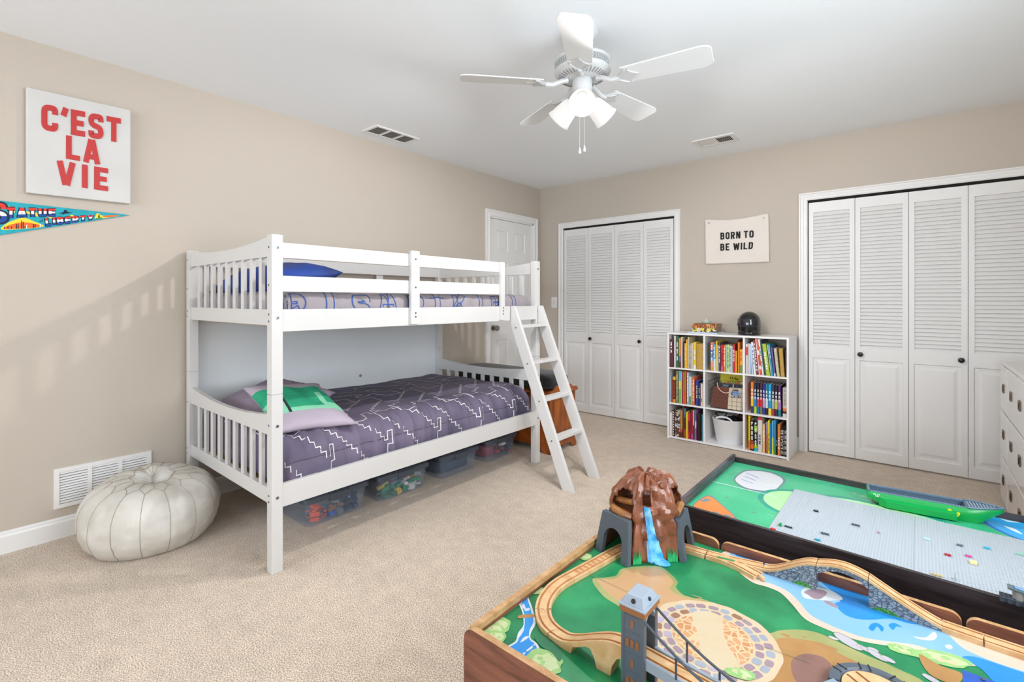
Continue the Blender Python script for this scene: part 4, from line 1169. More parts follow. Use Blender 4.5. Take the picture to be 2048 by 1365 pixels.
cell_books((0, 2), (1320, 640), 9.75, [
    (192, 250, 382, '#5a2a30', 'tall maroon', T_(.5, .9, 'RIA')), (268, 310, 312, '#cfc3cc', 'pale lilac'), (314, 362, 312, '#2f6b3c', 'dark green', T_(.2, .8, 'SEA')), (366, 402, 355, '#ee8a3c', 'orange and violet', dict(bands=[(.2, '#6a3340'), (.2, '#7d6f9c'), (.6, '#ee8a3c')])),
    (405, 440, 335, '#cfc6b4', 'cream tall'), (442, 474, 430, '#4a2a26', 'dark brown'), (476, 505, 460, '#eac25a', 'yellow paperback', T_(.3, .8, 'LOT')), (507, 535, 385, '#f0b53c', 'amber tall'), (537, 570, 335, '#c7bd96', 'olive cream'),
    (572, 604, 465, '#a8a4a4', 'grey speckled', T_(.2, .9, 'NAS')), (606, 642, 455, '#d7cfba', 'ivory thin'), (646, 700, 440, '#f1c928', 'yellow and white', dict(bands=[(.16, '#e9e6e0'), (.84, '#f1c928')], text=(.35, .7, 'H'), tcol='#e9e6e0')), (704, 856, 470, '#c9a24c', 'thick gold spotted', dict(pattern=M_leo))])
cell_books((1, 2), (1320, 640), 9.75, [
    (968, 984, 428, '#51564a', 'thin dark olive'), (985, 1036, 440, '#e8e2dc', 'white and salmon banded', dict(bands=[(.14, '#ee9c2c'), (.2, '#eb9a80'), (.18, '#6f93c4'), (.22, '#5a6c9a'), (.26, '#ef7f6c')], text=(.3, .9, 'OLE'))),
    (1038, 1086, 478, '#5ba7da', 'sky blue', dict(bands=[(.45, '#d3dfe6'), (.55, '#58a5d8')], text=(.5, .9, 'SNA'))), (1088, 1118, 412, '#ecc93c', 'tall yellow', dict(bands=[(.5, '#dfc878'), (.5, '#ecc52e')])), (1120, 1141, 500, '#e6e4de', 'plain white thin'),
    (1143, 1181, 445, '#4c4850', 'charcoal', T_(.3, .9, 'TICS')), (1183, 1232, 492, '#c9252f', 'bright red', dict(bands=[(.2, '#c05878'), (.8, '#c92430')], text=(.35, .7, 'B'), tcol='#7d1620')), (1237, 1274, 500, '#e8873a', 'orange', T_(.2, .9, 'HOB')), (1278, 1304, 488, '#b9d6b0', 'pale green'),
    (1306, 1350, 490, '#cddc9c', 'lime and white', dict(text=(.15, .9, 'LINES'), tcol='#4f8a58')), (1352, 1384, 508, '#cfd4d8', 'grey white lettered', dict(text=(.2, .9, 'SHOE'), tcol='#3a4a6a')), (1386, 1418, 508, '#b9d2cc', 'pale teal'), (1421, 1464, 478, '#cf2430', 'glossy red', T_(.4, .8, 'RED')),
    (1466, 1500, 608, '#f0a818', 'short amber'), (1502, 1516, 395, '#6e4638', 'thin brown tall'), (1518, 1552, 440, '#e98a2a', 'tangerine tall'), (1554, 1608, 578, '#eeA41c', 'amber and green', dict(bands=[(.34, '#6f9440'), (.66, '#f0a41a')], text=(.5, .9, 'HA'), tcol='#c03a1c')), (1610, 1629, 560, '#dccdb4', 'cream short')])
# leaning books under the helmet
off, sc = (1480, 650), 11.375
rows = [(132, 180, 0, 435, '#e6dcd8', 'white and red', dict(bands=[(.62, '#ded2cf'), (.28, '#d8474c'), (.10, '#e8dedb')])), (184, 232, 0, 430, '#d9d3d6', 'pale grey'), (236, 262, 30, 490, '#a8c2dc', 'powder blue'), (266, 304, 48, 440, '#c3d3e2', 'ice blue'),
        (312, 366, 66, 400, '#eef0f2', 'white with blue lettering', dict(text=(.3, .9, 'TALES'), tcol='#4a78b8')), (370, 424, 78, 355, '#8d2f3c', 'dark red patterned', T_(.1, .9, 'LAUREATE')), (428, 452, 86, 310, '#efece8', 'ivory white tall'), (456, 500, 96, 294, '#e8562c', 'orange red tall', dict(bands=[(.16, '#e85a30'), (.10, '#efeae4'), (.30, '#e6501f'), (.12, '#efeae4'), (.32, '#e8622f')])),
        (504, 545, 100, 305, '#f0f0f2', 'white with black lettering', dict(text=(.2, .8, 'ANIMAL'), tcol='#34343a')), (548, 586, 104, 360, '#33465c', 'dark slate blue'), (590, 684, 96, 442, '#a9c43c', 'thick lime green', T_(.2, .75, 'DRAGONS')), (702, 722, 92, 455, '#dfe6e8', 'white thin leaning'),
        (724, 764, 92, 442, '#1f97b4', 'teal blue', dict(text=(.55, .95, 'NIPS'))), (772, 814, 82, 520, '#6b5aa8', 'violet and white', dict(bands=[(.1, '#e5e2ea'), (.9, '#6b5aa8')])), (836, 905, 78, 540, '#d9cfae', 'pale spotted', dict(pattern=M_leo2)), (925, 1018, 52, 545, '#c9a24c', 'gold spotted', dict(pattern=M_leo)),
        (1036, 1062, 16, 570, '#4a1f2c', 'dark plum'), (1066, 1084, 0, 590, '#9aa79c', 'grey green thin')]
last = cellx[2][0] + .001
for a, b, ln, t, colour, cname, *kw in rows:
    yf = SY0 + .012; X0 = max(PY(off[0] + a / sc, 700, yf).x, last); X1 = max(PY(off[0] + b / sc, 700, yf).x, X0 + .004); X1 = min(X1, cellx[2][1] - .0005)
    if X1 - X0 < .004: continue
    last = X1 + .0003; zt = min(PY(off[0] + (a + b) / 2 / sc, off[1] + t / sc, yf).z, cellz[2][1] - .005)
    L = (PY(off[0] + (a - ln) / sc, 700, yf).x - PY(off[0] + a / sc, 700, yf).x) * .98
    book(X0, X1, cellz[2][0] + .0005, zt, yf, .19, colour, cname, (2, 2), lean=L, **(kw[0] if kw else {}))
cell_books((0, 1), (1320, 740), 8.03, [
    (160, 176, 125, '#a9c4d6', 'pale blue thin'), (178, 202, 130, '#a8563a', 'rust'), (204, 250, 112, '#4a2620', 'brown and gold', dict(bands=[(.14, '#d8902c'), (.74, '#4a2620'), (.12, '#e2b33a')], text=(.2, .8, 'GODS'), tcol='#c83a2c')), (252, 298, 20, '#7b7450', 'tall olive', dict(text=(.1, .9, 'WORLD'), tcol='#b8ae84')), (302, 333, 22, '#8cc83c', 'lime and sky blue', dict(bands=[(.45, '#6fc05a'), (.25, '#e2dc4c'), (.3, '#58b4dc')])),
    (335, 348, 35, '#e6e4e2', 'white thin'), (350, 366, 40, '#b02a48', 'crimson thin'), (368, 390, 40, '#4f9e48', 'leaf green', dict(bands=[(.4, '#d8682c'), (.6, '#58a848')])), (392, 418, 25, '#e2662a', 'orange spine tall'),
    (430, 464, 45, '#a9b8c8', 'pale blue grey', T_(.1, .9, 'LEGENDS')), (466, 496, 110, '#d4dcd2', 'white and green', dict(bands=[(.3, '#78a862'), (.7, '#dde2dc')])), (500, 516, 125, '#ddd2ac', 'pale cream'), (518, 556, 118, '#d9694a', 'salmon red', T_(.15, .9, 'PRINCESS')), (572, 612, 178, '#2c3f9c', 'royal blue', dict(text=(.3, .8, 'HOB'), tcol='#d8c878')),
    (617, 647, 222, '#24306e', 'navy blue', dict(text=(.3, .8, 'NA'), tcol='#c8b868')), (650, 688, 224, '#dccfc0', 'cream block', dict(text=(.2, .35, 'O'), tcol='#202024')), (690, 706, 325, '#eab02c', 'amber corner')])
cell_books((0, 0), (1320, 740), 8.03, [
    (157, 178, 688, '#e6e0de', 'white slim'), (180, 200, 680, '#e4cfc8', 'pale pink'), (205, 232, 650, '#2c1c18', 'dotted dark brown', dict(text=(.05, .95, 'IIIIIIIIII'))), (236, 318, 664, '#7b5444', 'thick brown collage', dict(pattern=M_coll)), (322, 360, 655, '#b98446', 'tan', dict(bands=[(.2, '#5c3020'), (.1, '#c83444'), (.7, '#b98446')])),
    (366, 386, 600, '#7c1c22', 'oxblood tall'), (388, 410, 622, '#3a4a54', 'dark teal tall', dict(bands=[(.3, '#b45a34'), (.4, '#4a3a34'), (.3, '#4f8aa4')])), (416, 446, 680, '#e9cf24', 'yellow bottom'), (449, 480, 700, '#c4242c', 'scarlet', dict(bands=[(.3, '#c42430'), (.4, '#7c1c2c'), (.3, '#d83434')])), (483, 499, 690, '#86203c', 'wine red'), (501, 528, 660, '#b8243c', 'ruby', dict(bands=[(.2, '#b85c94'), (.8, '#b02838')])),
    (530, 546, 658, '#d9d6dc', 'white and navy', dict(bands=[(.5, '#2f3c6c'), (.5, '#d9d6dc')])), (560, 582, 660, '#8c6cb0', 'purple and pink', dict(bands=[(.4, '#c25a90'), (.25, '#dcd2e4'), (.35, '#7a5cb0')])),
    (596, 608, 706, '#40261e', 'first matching dark slipcase'), (609, 621, 706, '#40261d', 'second matching dark slipcase'), (622, 634, 706, '#40261c', 'third matching dark slipcase'), (635, 647, 708, '#40261b', 'fourth matching dark slipcase'), (668, 688, 722, '#3c8fa4', 'teal thin'), (690, 706, 832, '#b4322c', 'short brick red')])
ser = [('#ee7f22', '#f0c22c', '#27336c', 'orange and yellow'), ('#1d2c44', '#1c86cc', '#b4d22c', 'navy and bright blue'), ('#16181e', '#d8342c', '#1668b4', 'black and red'), ('#4a1f3c', '#d42434', '#6a7a52', 'plum and red'), ('#262a8c', '#b9a2cc', '#40309a', 'indigo and mauve'), ('#1c7a8c', '#d0dcd8', '#1b1c22', 'petrol and white'), ('#14a4dc', '#1c93c4', '#f0d24c', 'bright cyan'), ('#27304a', '#a9adb2', '#9a4230', 'slate and grey'), ('#15161c', '#b8cc2c', '#38164a', 'black and lime'), ('#4c1c5c', '#b078c0', '#1c7f8c', 'purple and teal')]
xs_ = [728, 772, 815, 858, 898, 938, 979, 1028, 1073, 1118, 1166]
cell_books((2, 1), (1400, 740), 7.185, [
    (xs_[i] + 1, xs_[i + 1] - 1, 178 + i * 5.5, c1, '%s series' % nm, dict(bands=[(.22, c3), (.30, c2), (.48, c1)], text=(.46, .78, 'KEE'), depth=.15, back=.035)) for i, (c1, c2, c3, nm) in enumerate(ser)] +
    [(1188, 1256, 262, '#c9bfb2', 'wide stone grey', dict(bands=[(.14, '#d5cdc4'), (.08, '#3a2a22'), (.10, '#e0702c'), (.68, '#c9bfb4')], text=(.4, .95, 'RHINE'), tcol='#8a8078', back=.014))])
cell_books((2, 0), (1400, 740), 7.185, [
    (694, 720, 655, '#f0c81e', 'tall yellow and orange', dict(bands=[(.28, '#e87820'), (.72, '#f0c81e')])), (723, 774, 715, '#17171a', 'black and orange', dict(bands=[(.06, '#1b1b1e'), (.14, '#e8641c'), (.12, '#9c4a28'), (.50, '#17171a'), (.18, '#17171a')], text=(.35, .92, 'LEGO'))),
    (777, 824, 715, '#181a1e', 'black and lime banded', dict(bands=[(.10, '#24b0cc'), (.10, '#a4c82c'), (.42, '#16181c'), (.18, '#9cc428'), (.20, '#16181c')], text=(.2, .9, 'LEGO'))), (828, 893, 684, '#d9d3ce', 'thick white with red tip', dict(bands=[(.92, '#d9d3ce'), (.08, '#c82c34')], text=(.22, .5, 'HOW'), tcol='#2c4478')), (896, 936, 785, '#eebb84', 'apricot', T_(.4, .8, 'AND')),
    (937, 950, 780, '#2c3a7c', 'navy thin'), (951, 973, 752, '#d88c5c', 'peach and blue', dict(bands=[(.6, '#d8885a'), (.4, '#b9b0c8')])), (975, 1003, 730, '#efd61e', 'lemon yellow', dict(text=(.1, .6, 'LAND'), tcol='#8a3a2c')), (1005, 1028, 775, '#1c7cc4', 'cobalt blue'), (1030, 1058, 735, '#68b4dc', 'sky and yellow', dict(bands=[(.1, '#f0dc2c'), (.4, '#d8dc58'), (.5, '#58acdc')])),
    (1060, 1090, 722, '#2c88a8', 'sea blue', dict(bands=[(.3, '#4f9a54'), (.7, '#3a90c0')])), (1097, 1112, 790, '#1c1a1c', 'black slim', T_(.3, .5, 'TA')), (1114, 1154, 790, '#e88232', 'orange lettered', T_(.2, .6, 'TRICK')),
    (1158, 1176, 826, '#131214', 'first black matching slim', T_(.05, .9, 'OPSIE')), (1177, 1195, 826, '#141214', 'second black matching slim', T_(.05, .9, 'NIGHT')), (1196, 1214, 828, '#151214', 'third black matching slim', T_(.05, .9, 'HOUSE')), (1215, 1233, 828, '#161214', 'fourth black matching slim', T_(.05, .9, 'TREAS')), (1234, 1252, 830, '#171214', 'fifth black matching slim', T_(.05, .9, 'DARES'))])

# ---- wire basket and what is in it (middle cube)
bx0, bx1 = cellx[1][0] + .022, cellx[1][1] - .006; bz = .3095
wb = thing('wire_basket', 'grey wire mesh basket holding albums in the centre cube of the bookcase', 'basket', ((bx0 + bx1) / 2, 4.17, bz))
M_wire = mat('grey_wire', '#6b6a68', .4, .7)
def wires(fn, na, nb, r=.0012):
    m = MB()
    for i in range(na + 1): m.tube([fn(i / na, 0), fn(i / na, 1)], r, 5)
    for j in range(nb + 1): m.tube([fn(0, j / nb), fn(1, j / nb)], r if j < nb else r * 1.8, 5)
    return m
yA, yB_, zT = SY0 + .008, SY1 - .03, bz + .215; fl_ = .012
corner = [(bx0 + fl_, yA + fl_), (bx1 - fl_, yA + fl_), (bx1 - fl_, yB_ - fl_), (bx0 + fl_, yB_ - fl_)]; cornt = [(bx0, yA), (bx1, yA), (bx1, yB_), (bx0, yB_)]
for k, zt in enumerate((zT - .03, zT, zT, zT)):
    a, b = corner[k], corner[(k + 1) % 4]; at, bt = cornt[k], cornt[(k + 1) % 4]
    f = lambda s, t, a=a, b=b, at=at, bt=bt: Vector((a[0] + (b[0] - a[0]) * s, a[1] + (b[1] - a[1]) * s, bz + .002)).lerp(Vector((at[0] + (bt[0] - at[0]) * s, at[1] + (bt[1] - at[1]) * s, zT)), t)
    wires(f, 7, 6).build('wire_side', M_wire, wb)
wires(lambda s, t: Vector((corner[0][0] + (corner[1][0] - corner[0][0]) * s, corner[0][1] + (corner[2][1] - corner[0][1]) * t, bz + .002)), 7, 6).build('wire_bottom', M_wire, wb)
M_pink = mat('pale_pink_handle', '#e9c8bc', .4)
hc = Vector((bx0 + .135, yA - .003, zT - .005))
MB().tube([hc + Vector((.062 * math.cos(a), 0, .075 * math.sin(a))) for a in [math.pi + math.pi * k / 14 for k in range(15)]], .0028, 8).build('handle', M_pink, wb, smooth=True)
def slab(name, quad, off, mats, label, cat, extra=None):
    m = MB(); m.prism(quad, off, 0)
    if extra: extra(m)
    c = sum((Vector(q) for q in quad), Vector()) / len(quad)
    return tag(m.build(name, mats, None, loc=tuple(c), bevel=.0015), label, cat)
ya = yA + .022
Q = lambda u, v, y=ya: PY(1400 + u / 9.1, 740 + v / 9.1, y)
def zfix(p, z): return Vector((p.x, p.y, z))
q = [zfix(Q(190, 662), bz + .006), zfix(Q(492, 690), bz + .006), Q(518, 325) + Vector((0, .02, 0)), Q(235, 305) + Vector((0, .02, 0))]
slab('photo_album', q, (0, .022, 0), [voronoi_mat('russet_weave', ['#7c4634', '#8a503c', '#6e3c2c'], '#5c2f22', 300, .8, .08)], 'russet woven album in the wire basket', 'album')
y2 = ya - .004
q = [zfix(Q(498, 700, y2), bz + .006), zfix(Q(765, 735, y2), bz + .006), Q(778, 345, y2) + Vector((0, .016, 0)), Q(520, 330, y2) + Vector((0, .016, 0))]
def arch(m):
    y3 = y2 - .0012
    def qq(u, v): p = Q(u, v, y3); return p
    # darker scroll border and pale window picture
    m.prism([qq(*p) + Vector((0, .010, 0)) for p in ((535, 690), (560, 395), (600, 365), (690, 368), (730, 400), (735, 690))], (0, .0010, 0), 1)
    m.prism([qq(*p) + Vector((0, .009, 0)) for p in ((575, 480), (580, 410), (620, 390), (690, 395), (712, 430), (708, 480))], (0, .0008, 0), 2)
    m.prism([qq(*p) + Vector((0, .009, 0)) for p in ((590, 640), (600, 520), (690, 525), (700, 640))], (0, .0008, 0), 3)
slab('picture_book', q, (0, .018, 0), [mat('cream_cover', '#dccbb0', .5), voronoi_mat('brown_collage_cover', ['#4a2d22'], '#2e1c14', 70), mat('window_blue', '#7f9fd0', .5), mat('pale_lilac', '#cdbcc8', .5)], 'cream book with a brown arch and blue picture in the wire basket', 'book', arch)
y4 = yA + .16
q = [zfix(Q(365, 260, y4), bz + .05), zfix(Q(800, 280, y4), bz + .05), Vector((cellx[1][1] - .004, y4, cellz[1][1] - .012)), Vector((Q(375, 90, y4).x, y4, cellz[1][1] - .006))]
def bag(m): text_mesh(m, 'A.A. Bay', [Q(545, 125, y4 - .001), Q(700, 152, y4 - .001), Q(700, 190, y4 - .001), Q(545, 165, y4 - .001)], (0, -.0008, 0), t=.22, m=1)
slab('picture_book', q, (0, .01, 0), [mat('mustard_cover', '#d3c620', .5), mat('print_black', '#17120f', .8)], 'mustard yellow book standing at the back of the wire basket', 'book', bag)
y5 = yA + .10
q = [zfix(Q(360, 300, y5), bz + .05), zfix(Q(790, 330, y5), bz + .05), Q(790, 225, y5), Q(375, 200, y5)]
slab('picture_book', q, (0, .012, 0), [voronoi_mat('green_red_cover', ['#6d8a2c', '#b8a040', '#7f9a3a', '#c8503c', '#d8d0b0'], '#5a6a2a', 60, .5, .02)], 'green and red patterned book in the wire basket before the mustard one', 'book')
y6 = yA + .06
q = [zfix(Q(370, 330, y6), bz + .03), zfix(Q(790, 350, y6), bz + .03), Q(790, 285, y6), Q(350, 245, y6)]
def adv(m): text_mesh(m, 'ADVENT', [Q(420, 268, y6 - .001), Q(520, 278, y6 - .001), Q(520, 308, y6 - .001), Q(420, 300, y6 - .001)], (0, -.0008, 0), t=.2, m=1)
slab('picture_book', q, (0, .012, 0), [mat('dark_navy_cover', '#232a3c', .5), mat('pale_blue_ink', '#8fb4d4', .5)], 'dark navy book lying behind the russet album', 'book', adv)

# ---- white tub with two handles (bottom middle cube)
tx = (cellx[1][0] + cellx[1][1]) / 2 + .006; ty = 4.185; tz = .0215
tb = thing('tub', 'white flexible plastic tub with loop handles in the bottom middle cube', 'tub', (tx, ty, tz))
M_tubw = mat('white_plastic', '#e9e9ea', .35)
def tubring(r_, z, dip=0, sx=1.0): return [Vector((tx + r_ * sx * math.cos(t * math.pi / 24), ty + r_ * .92 * math.sin(t * math.pi / 24), z - dip * abs(math.cos(t * math.pi / 24)) ** 2 * 0 + dip * abs(math.sin(t * math.pi / 24)) ** 6)) for t in range(48)]
m = MB(); m.loft([tubring(.001, tz), tubring(.092, tz), tubring(.098, tz + .008), tubring(.130, tz + .190), tubring(.134, tz + .193), tubring(.134, tz + .198), tubring(.126, tz + .198), tubring(.094, tz + .012), tubring(.001, tz + .008)], 0, True, (False, False))
m.build('body', M_tubw, tb, smooth=True, angle=50)
for s_ in (-1, 1):
    hp = [Vector((tx + .064 * math.cos(a) + (-.010 if s_ < 0 else 0), ty + s_ * (.118 + .004 * math.sin(a)), tz + .192 + .034 * math.sin(a))) for a in [math.pi * k / 14 for k in range(15)]]
    MB().tube(hp, .0068, 8).build('handle', M_tubw, tb, smooth=True)
def lump(name, c, s3, mt, label, cat, seed, amp=.25, f=3):
    def g(a, b):
        th = a * 2 * math.pi; ph = (b - .5) * math.pi
        d = Vector((math.cos(ph) * math.cos(th), math.cos(ph) * math.sin(th), math.sin(ph)))
        k = 1 + amp * noise.noise(d * f + Vector((seed, 0, 0)))
        return Vector(c) + Vector((d.x * s3[0] * k, d.y * s3[1] * k, d.z * s3[2] * k))
    return tag(MB().grid(g, 36, 20).build(name, mt, None, smooth=True, loc=c, angle=180), label, cat)
lump('soft_toy', (tx + .028, ty + .005, tz + .158), (.068, .064, .058), mat('black_fur', '#141217', .9, bump=.5, bscale=200), 'black soft toy lying in the white tub', 'soft toy', 2)
lump('knitted_cloth', (tx + .075, ty + .055, tz + .205), (.026, .026, .032), mat('maroon_cloth', '#4a1a1c', .8), 'dark maroon cloth poking from the white tub', 'cloth', 5)
gl = MB(); gp_ = Vector((tx - .055, ty - .01, tz + .205))
gl.tube(spline([gp_ + Vector(p) for p in ((-.05, 0, .02), (-.03, -.01, .005), (.0, -.015, .0), (.03, -.01, .01), (.036, 0, .035), (.026, .01, .045), (.0, .01, .03), (-.03, .01, .03))], 6), .006, 8)
tag(gl.build('toy_goggles', mat('black_rubber', '#16151a', .5), None, smooth=True, loc=tuple(gp_)), 'black strap loop resting on the rim of the white tub', 'toy')

# ---- on top of the bookcase
ztop = SH
tq = [PY(u, v, y) for u, v, y in ((1383, 664.2, 4.10), (1441, 668, 4.10))]
x0_, x1_ = -1.508, -1.268
tag(MB().box((x0_, 4.11, ztop + .0002), (x1_, 4.30, ztop + .010)).build('picture_book', mat('pale_blue_cover', '#c3d2e6', .4), None, loc=((x0_ + x1_) / 2, 4.2, ztop), bevel=.001), 'thin pale blue book lying flat on top of the bookcase', 'book')
def flat_book(x0, x1, y0, y1, z0, z1, pat, label):
    m = MB(); c = .003
    m.box((x0, y0 + .002, z0), (x1, y1, z0 + c), 0).box((x0, y0 + .002, z1 - c), (x1, y1, z1), 0).box((x0, y0, z0), (x1, y0 + .006, z1), 0).box((x0 + .004, y0 + .006, z0 + c), (x1 - .004, y1 - .004, z1 - c), 1)
    return tag(m.build('book', [pat, mat('aged_pages', '#9a8672', .8)], None, loc=((x0 + x1) / 2, (y0 + y1) / 2, z0)), label, 'book')
flat_book(-1.475, -1.283, 4.125, 4.285, ztop + .0104, ztop + .043, voronoi_mat('yellow_white_print', ['#e8cc2c', '#f0dc3c', '#4a3a34', '#e0d8cc', '#b09a3c'], '#6a5a2a', 55, .5, .02, vec_scale=(1, 1, 1.6)), 'yellow and white patterned book lying under the orange one on the bookcase')
flat_book(-1.478, -1.281, 4.122, 4.288, ztop + .0434, ztop + .080, voronoi_mat('orange_brown_print', ['#c46a2c', '#6a3a20', '#e0903c', '#8a4a26', '#d8b070'], '#4a2414', 60, .5, .02, vec_scale=(3, 1, .8)), 'orange and brown patterned book topmost of the stack on the bookcase')
M_gl = glass_mat('pale_green_glass', '#bfe4d2', .45, .08)
dsh = thing('glass_dish', 'small pale green glass dish on the stack of books', 'dish', (-1.385, 4.2, ztop + .0805))
m = MB(); m.lathe([(0, 0), (.026, 0), (.034, .006), (.040, .018), (.037, .018), (.030, .007), (0, .004)], (-1.385, 4.2, ztop + .0806), 28); m.build('bowl', M_gl, dsh, smooth=True, angle=180)
m = MB(); m.lathe([(0, 0), (.018, .004), (.022, .014), (.010, .024), (.006, .034), (0, .036)], (-1.385, 4.2, ztop + .086), 20); m.build('candle_cup', glass_mat('clear_glass', '#f2f6f4', .35, .05), dsh, smooth=True, angle=60)
# plain glossy black helmet
hx, hy, hz = -1.045, 4.185, ztop
hm = thing('toy_helmet', 'plain glossy black toy helmet on top of the bookcase', 'helmet', (hx, hy, hz))
M_gloss = mat('gloss_black', '#0b0b0d', .12, coat=.6)
def helm(a, b):
    th = a * 2 * math.pi; t = b
    prof = [(.078, .012), (.083, .035), (.085, .065), (.085, .095), (.081, .125), (.070, .152), (.050, .172), (.026, .184), (.0, .188)]
    k = t * (len(prof) - 1); i = min(int(k), len(prof) - 2); q = k - i
    r = prof[i][0] * (1 - q) + prof[i + 1][0] * q; z = prof[i][1] * (1 - q) + prof[i + 1][1] * q
    return Vector((hx + r * math.cos(th) * .98, hy + r * math.sin(th) * 1.08, hz + z))
MB().grid(helm, 72, 30).build('shell', M_gloss, hm, smooth=True, angle=180)
m = MB(); rg = lambda r_, z, sy=1.06: [Vector((hx + r_ * math.cos(t * math.pi / 18), hy + r_ * sy * math.sin(t * math.pi / 18), hz + z)) for t in range(36)]
m.loft([rg(.060, .0), rg(.078, .002), rg(.084, .008), rg(.082, .020), rg(.070, .024)]); m.build('neck_trim', M_gloss, hm, smooth=True, angle=60)
def vis(a, b):
    th = R(-160 + 140 * a); z = .070 + .062 * b
    r = .0875 - .006 * max(0, (b - .4)) 
    return Vector((hx + r * math.cos(th) * .99, hy + r * 1.09 * math.sin(th), hz + z))
MB().grid(vis, 30, 8).build('visor', mat('smoke_visor', '#1a1c22', .06, coat=.8), hm, smooth=True, solid=.003, angle=180)

# ============================================================ DRESSER
M_dr = mat('glossy_white_lacquer', '#e3dfdc', .16, coat=.3)
dx, dy1, dz = .372, 4.03, .825
dr = thing('dresser', 'glossy white dresser with recessed square pulls beside the wide closet', 'dresser', (.61, 3.28, 0))
dyn = 2.54
MB().box((dx, dyn, .03), (WALL_R - .012, dy1, dz)).build('body', M_dr, dr, bevel=.003)
MB().box((dx + .03, dyn + .03, 0), (WALL_R - .04, dy1 - .03, .031)).build('plinth', M_dr, dr)
M_pull = mat('aged_bronze', '#6a5646', .35, .8); M_pd = mat('pull_recess', '#16110d', .6)
ncol, nrow = 3, 3
colw = [.30, .58, .58]; y = dy1 - .012
zrows = [(.045, .285), (.297, .545), (.557, .805)]
for wcol in colw:
    ya_, yb_d = y - wcol + .012, y
    for z0, z1 in zrows:
        d_ = MB().box((dx - .012, ya_, z0), (dx - .001, yb_d, z1)).build('drawer', M_dr, dr, bevel=.003)
        for yc in ([(ya_ + yb_d) / 2] if wcol < .4 else [ya_ + .14, yb_d - .14]):
            zc = (z0 + z1) / 2 + .005; fr = MB()
            for a, b in (((-.024, -.024), (.024, -.016)), ((-.024, .016), (.024, .024)), ((-.024, -.016), (-.015, .016)), ((.015, -.016), (.024, .016))):
                fr.box((dx - .0165, yc + a[0], zc + a[1]), (dx - .012, yc + b[0], zc + b[1]))
            h_ = fr.build('pull', M_pull, d_, bevel=.001)
            MB().box((dx - .0135, yc - .015, zc - .016), (dx - .0119, yc + .015, zc + .016)).build('recess', M_pd, h_)
    y -= wcol
# little figures on top of it
for k, (yy, cols_, lab) in enumerate(((3.33, ('#d8653a', '#3aa09a'), 'small orange and teal toy figure on top of the dresser'), (3.42, ('#8a4a3a', '#b84a4a'), 'low brown toy lying on top of the dresser'))):
    f0 = PX(2043 if k == 0 else 2040, 706, dx + .06)
    xx = .425 + .02 * k; tf = thing('toy_figure', lab, 'toy', (xx, yy, dz))
    if k == 0:
        MB().lathe([(0, 0), (.016, 0), (.018, .03), (.012, .05), (0, .052)], (xx, yy, dz + .0005), 14).build('body', mat('fig_a', cols_[1], .4), tf, smooth=True)
        MB().lathe([(0, .052), (.014, .058), (.016, .070), (.010, .084), (0, .088)], (xx, yy, dz), 14).build('head', mat('fig_b', cols_[0], .4), tf, smooth=True)
        m = MB()
        for s_ in (-1, 1): m.tube([(xx, yy + s_ * .014, dz + .045), (xx - .02, yy + s_ * .034, dz + .040)], .005, 8)
        m.build('arm', mat('fig_b', cols_[0], .4), tf, smooth=True)
    else:
        MB().tube([(xx - .03, yy - .02, dz + .010), (xx, yy, dz + .012), (xx + .03, yy + .03, dz + .010)], [.006, .011, .006], 10).build('body', mat('fig_c', cols_[0], .4), tf, smooth=True)
        m = MB()
        for s_ in (-1, 1): m.tube([(xx, yy, dz + .012), (xx + s_ * .018, yy - s_ * .020, dz + .004)], .004, 6)
        m.build('leg', mat('fig_d', cols_[1], .4), tf, smooth=True)
# ============================================================ TRAIN TABLE (near)
M_walnut = wood_mat('walnut_veneer', '#5c3424', '#8a5440', (3, 3, 22), .45, nscale=2.2)
M_edge = wood_mat('light_wood_edge', '#a87c4d', '#c59d70', (8, 8, 8), .5, nscale=4)
RIM, FZ = .420, .392
TX0, TX1, TY0, TY1 = -.815, .412, .792, 1.612
tt = thing('train_table', 'walnut train table with a painted green landscape top in front of the dark table', 'play table', ((TX0 + TX1) / 2, (TY0 + TY1) / 2, 0))
C6 = lambda x, y, z=FZ: P(1340 + x / 2.893, 890 + y / 2.893, z)
C7 = lambda x, y, z=FZ: P(900 + x / 2.935, 900 + y / 2.935, z)
C8 = lambda x, y, z=FZ: P(900 + x / 5.69, 1150 + y / 5.69, z)
def board(name, mt, parent, a, b, zl, zh, th, cr0=.03, cr1=.03, edge=None, side='y'):
    """upright board from a to b (2d) with rounded top corners, light top edge"""
    a, b = Vector((a[0], a[1])), Vector((b[0], b[1])); L = (b - a).length; d = (b - a) / L; n = Vector((-d.y, d.x)) * th
    pr = [(0, zl), (L, zl)]
    if cr1: pr += [(L - cr1 + cr1 * math.cos(t * math.pi / 12), zh - cr1 + cr1 * math.sin(t * math.pi / 12)) for t in range(7)]
    else: pr += [(L, zh)]
    if cr0: pr += [(cr0 - cr0 * math.sin(t * math.pi / 12), zh - cr0 + cr0 * math.cos(t * math.pi / 12)) for t in range(7)]
    else: pr += [(0, zh)]
    m = MB(); pts = [Vector((a.x + d.x * s_, a.y + d.y * s_, z)) for s_, z in pr]; N = len(pts)
    off = Vector((n.x, n.y, 0)); k = len(m.v); m.v += [tuple(p) for p in pts] + [tuple(p + off) for p in pts]
    m.f.append(list(range(N - 1, -1, -1))); m.m.append(0); m.f.append(list(range(N, 2 * N))); m.m.append(0)
    for i in range(N): m.f.append([i, (i + 1) % N, N + (i + 1) % N, N + i]); m.m.append(0 if i == 0 else 1)
    return m.build(name, [mt, edge or M_edge], parent)
board('front_board', M_walnut, tt, (TX0, TY0), (TX1, TY0), .16, RIM + .004, .016)
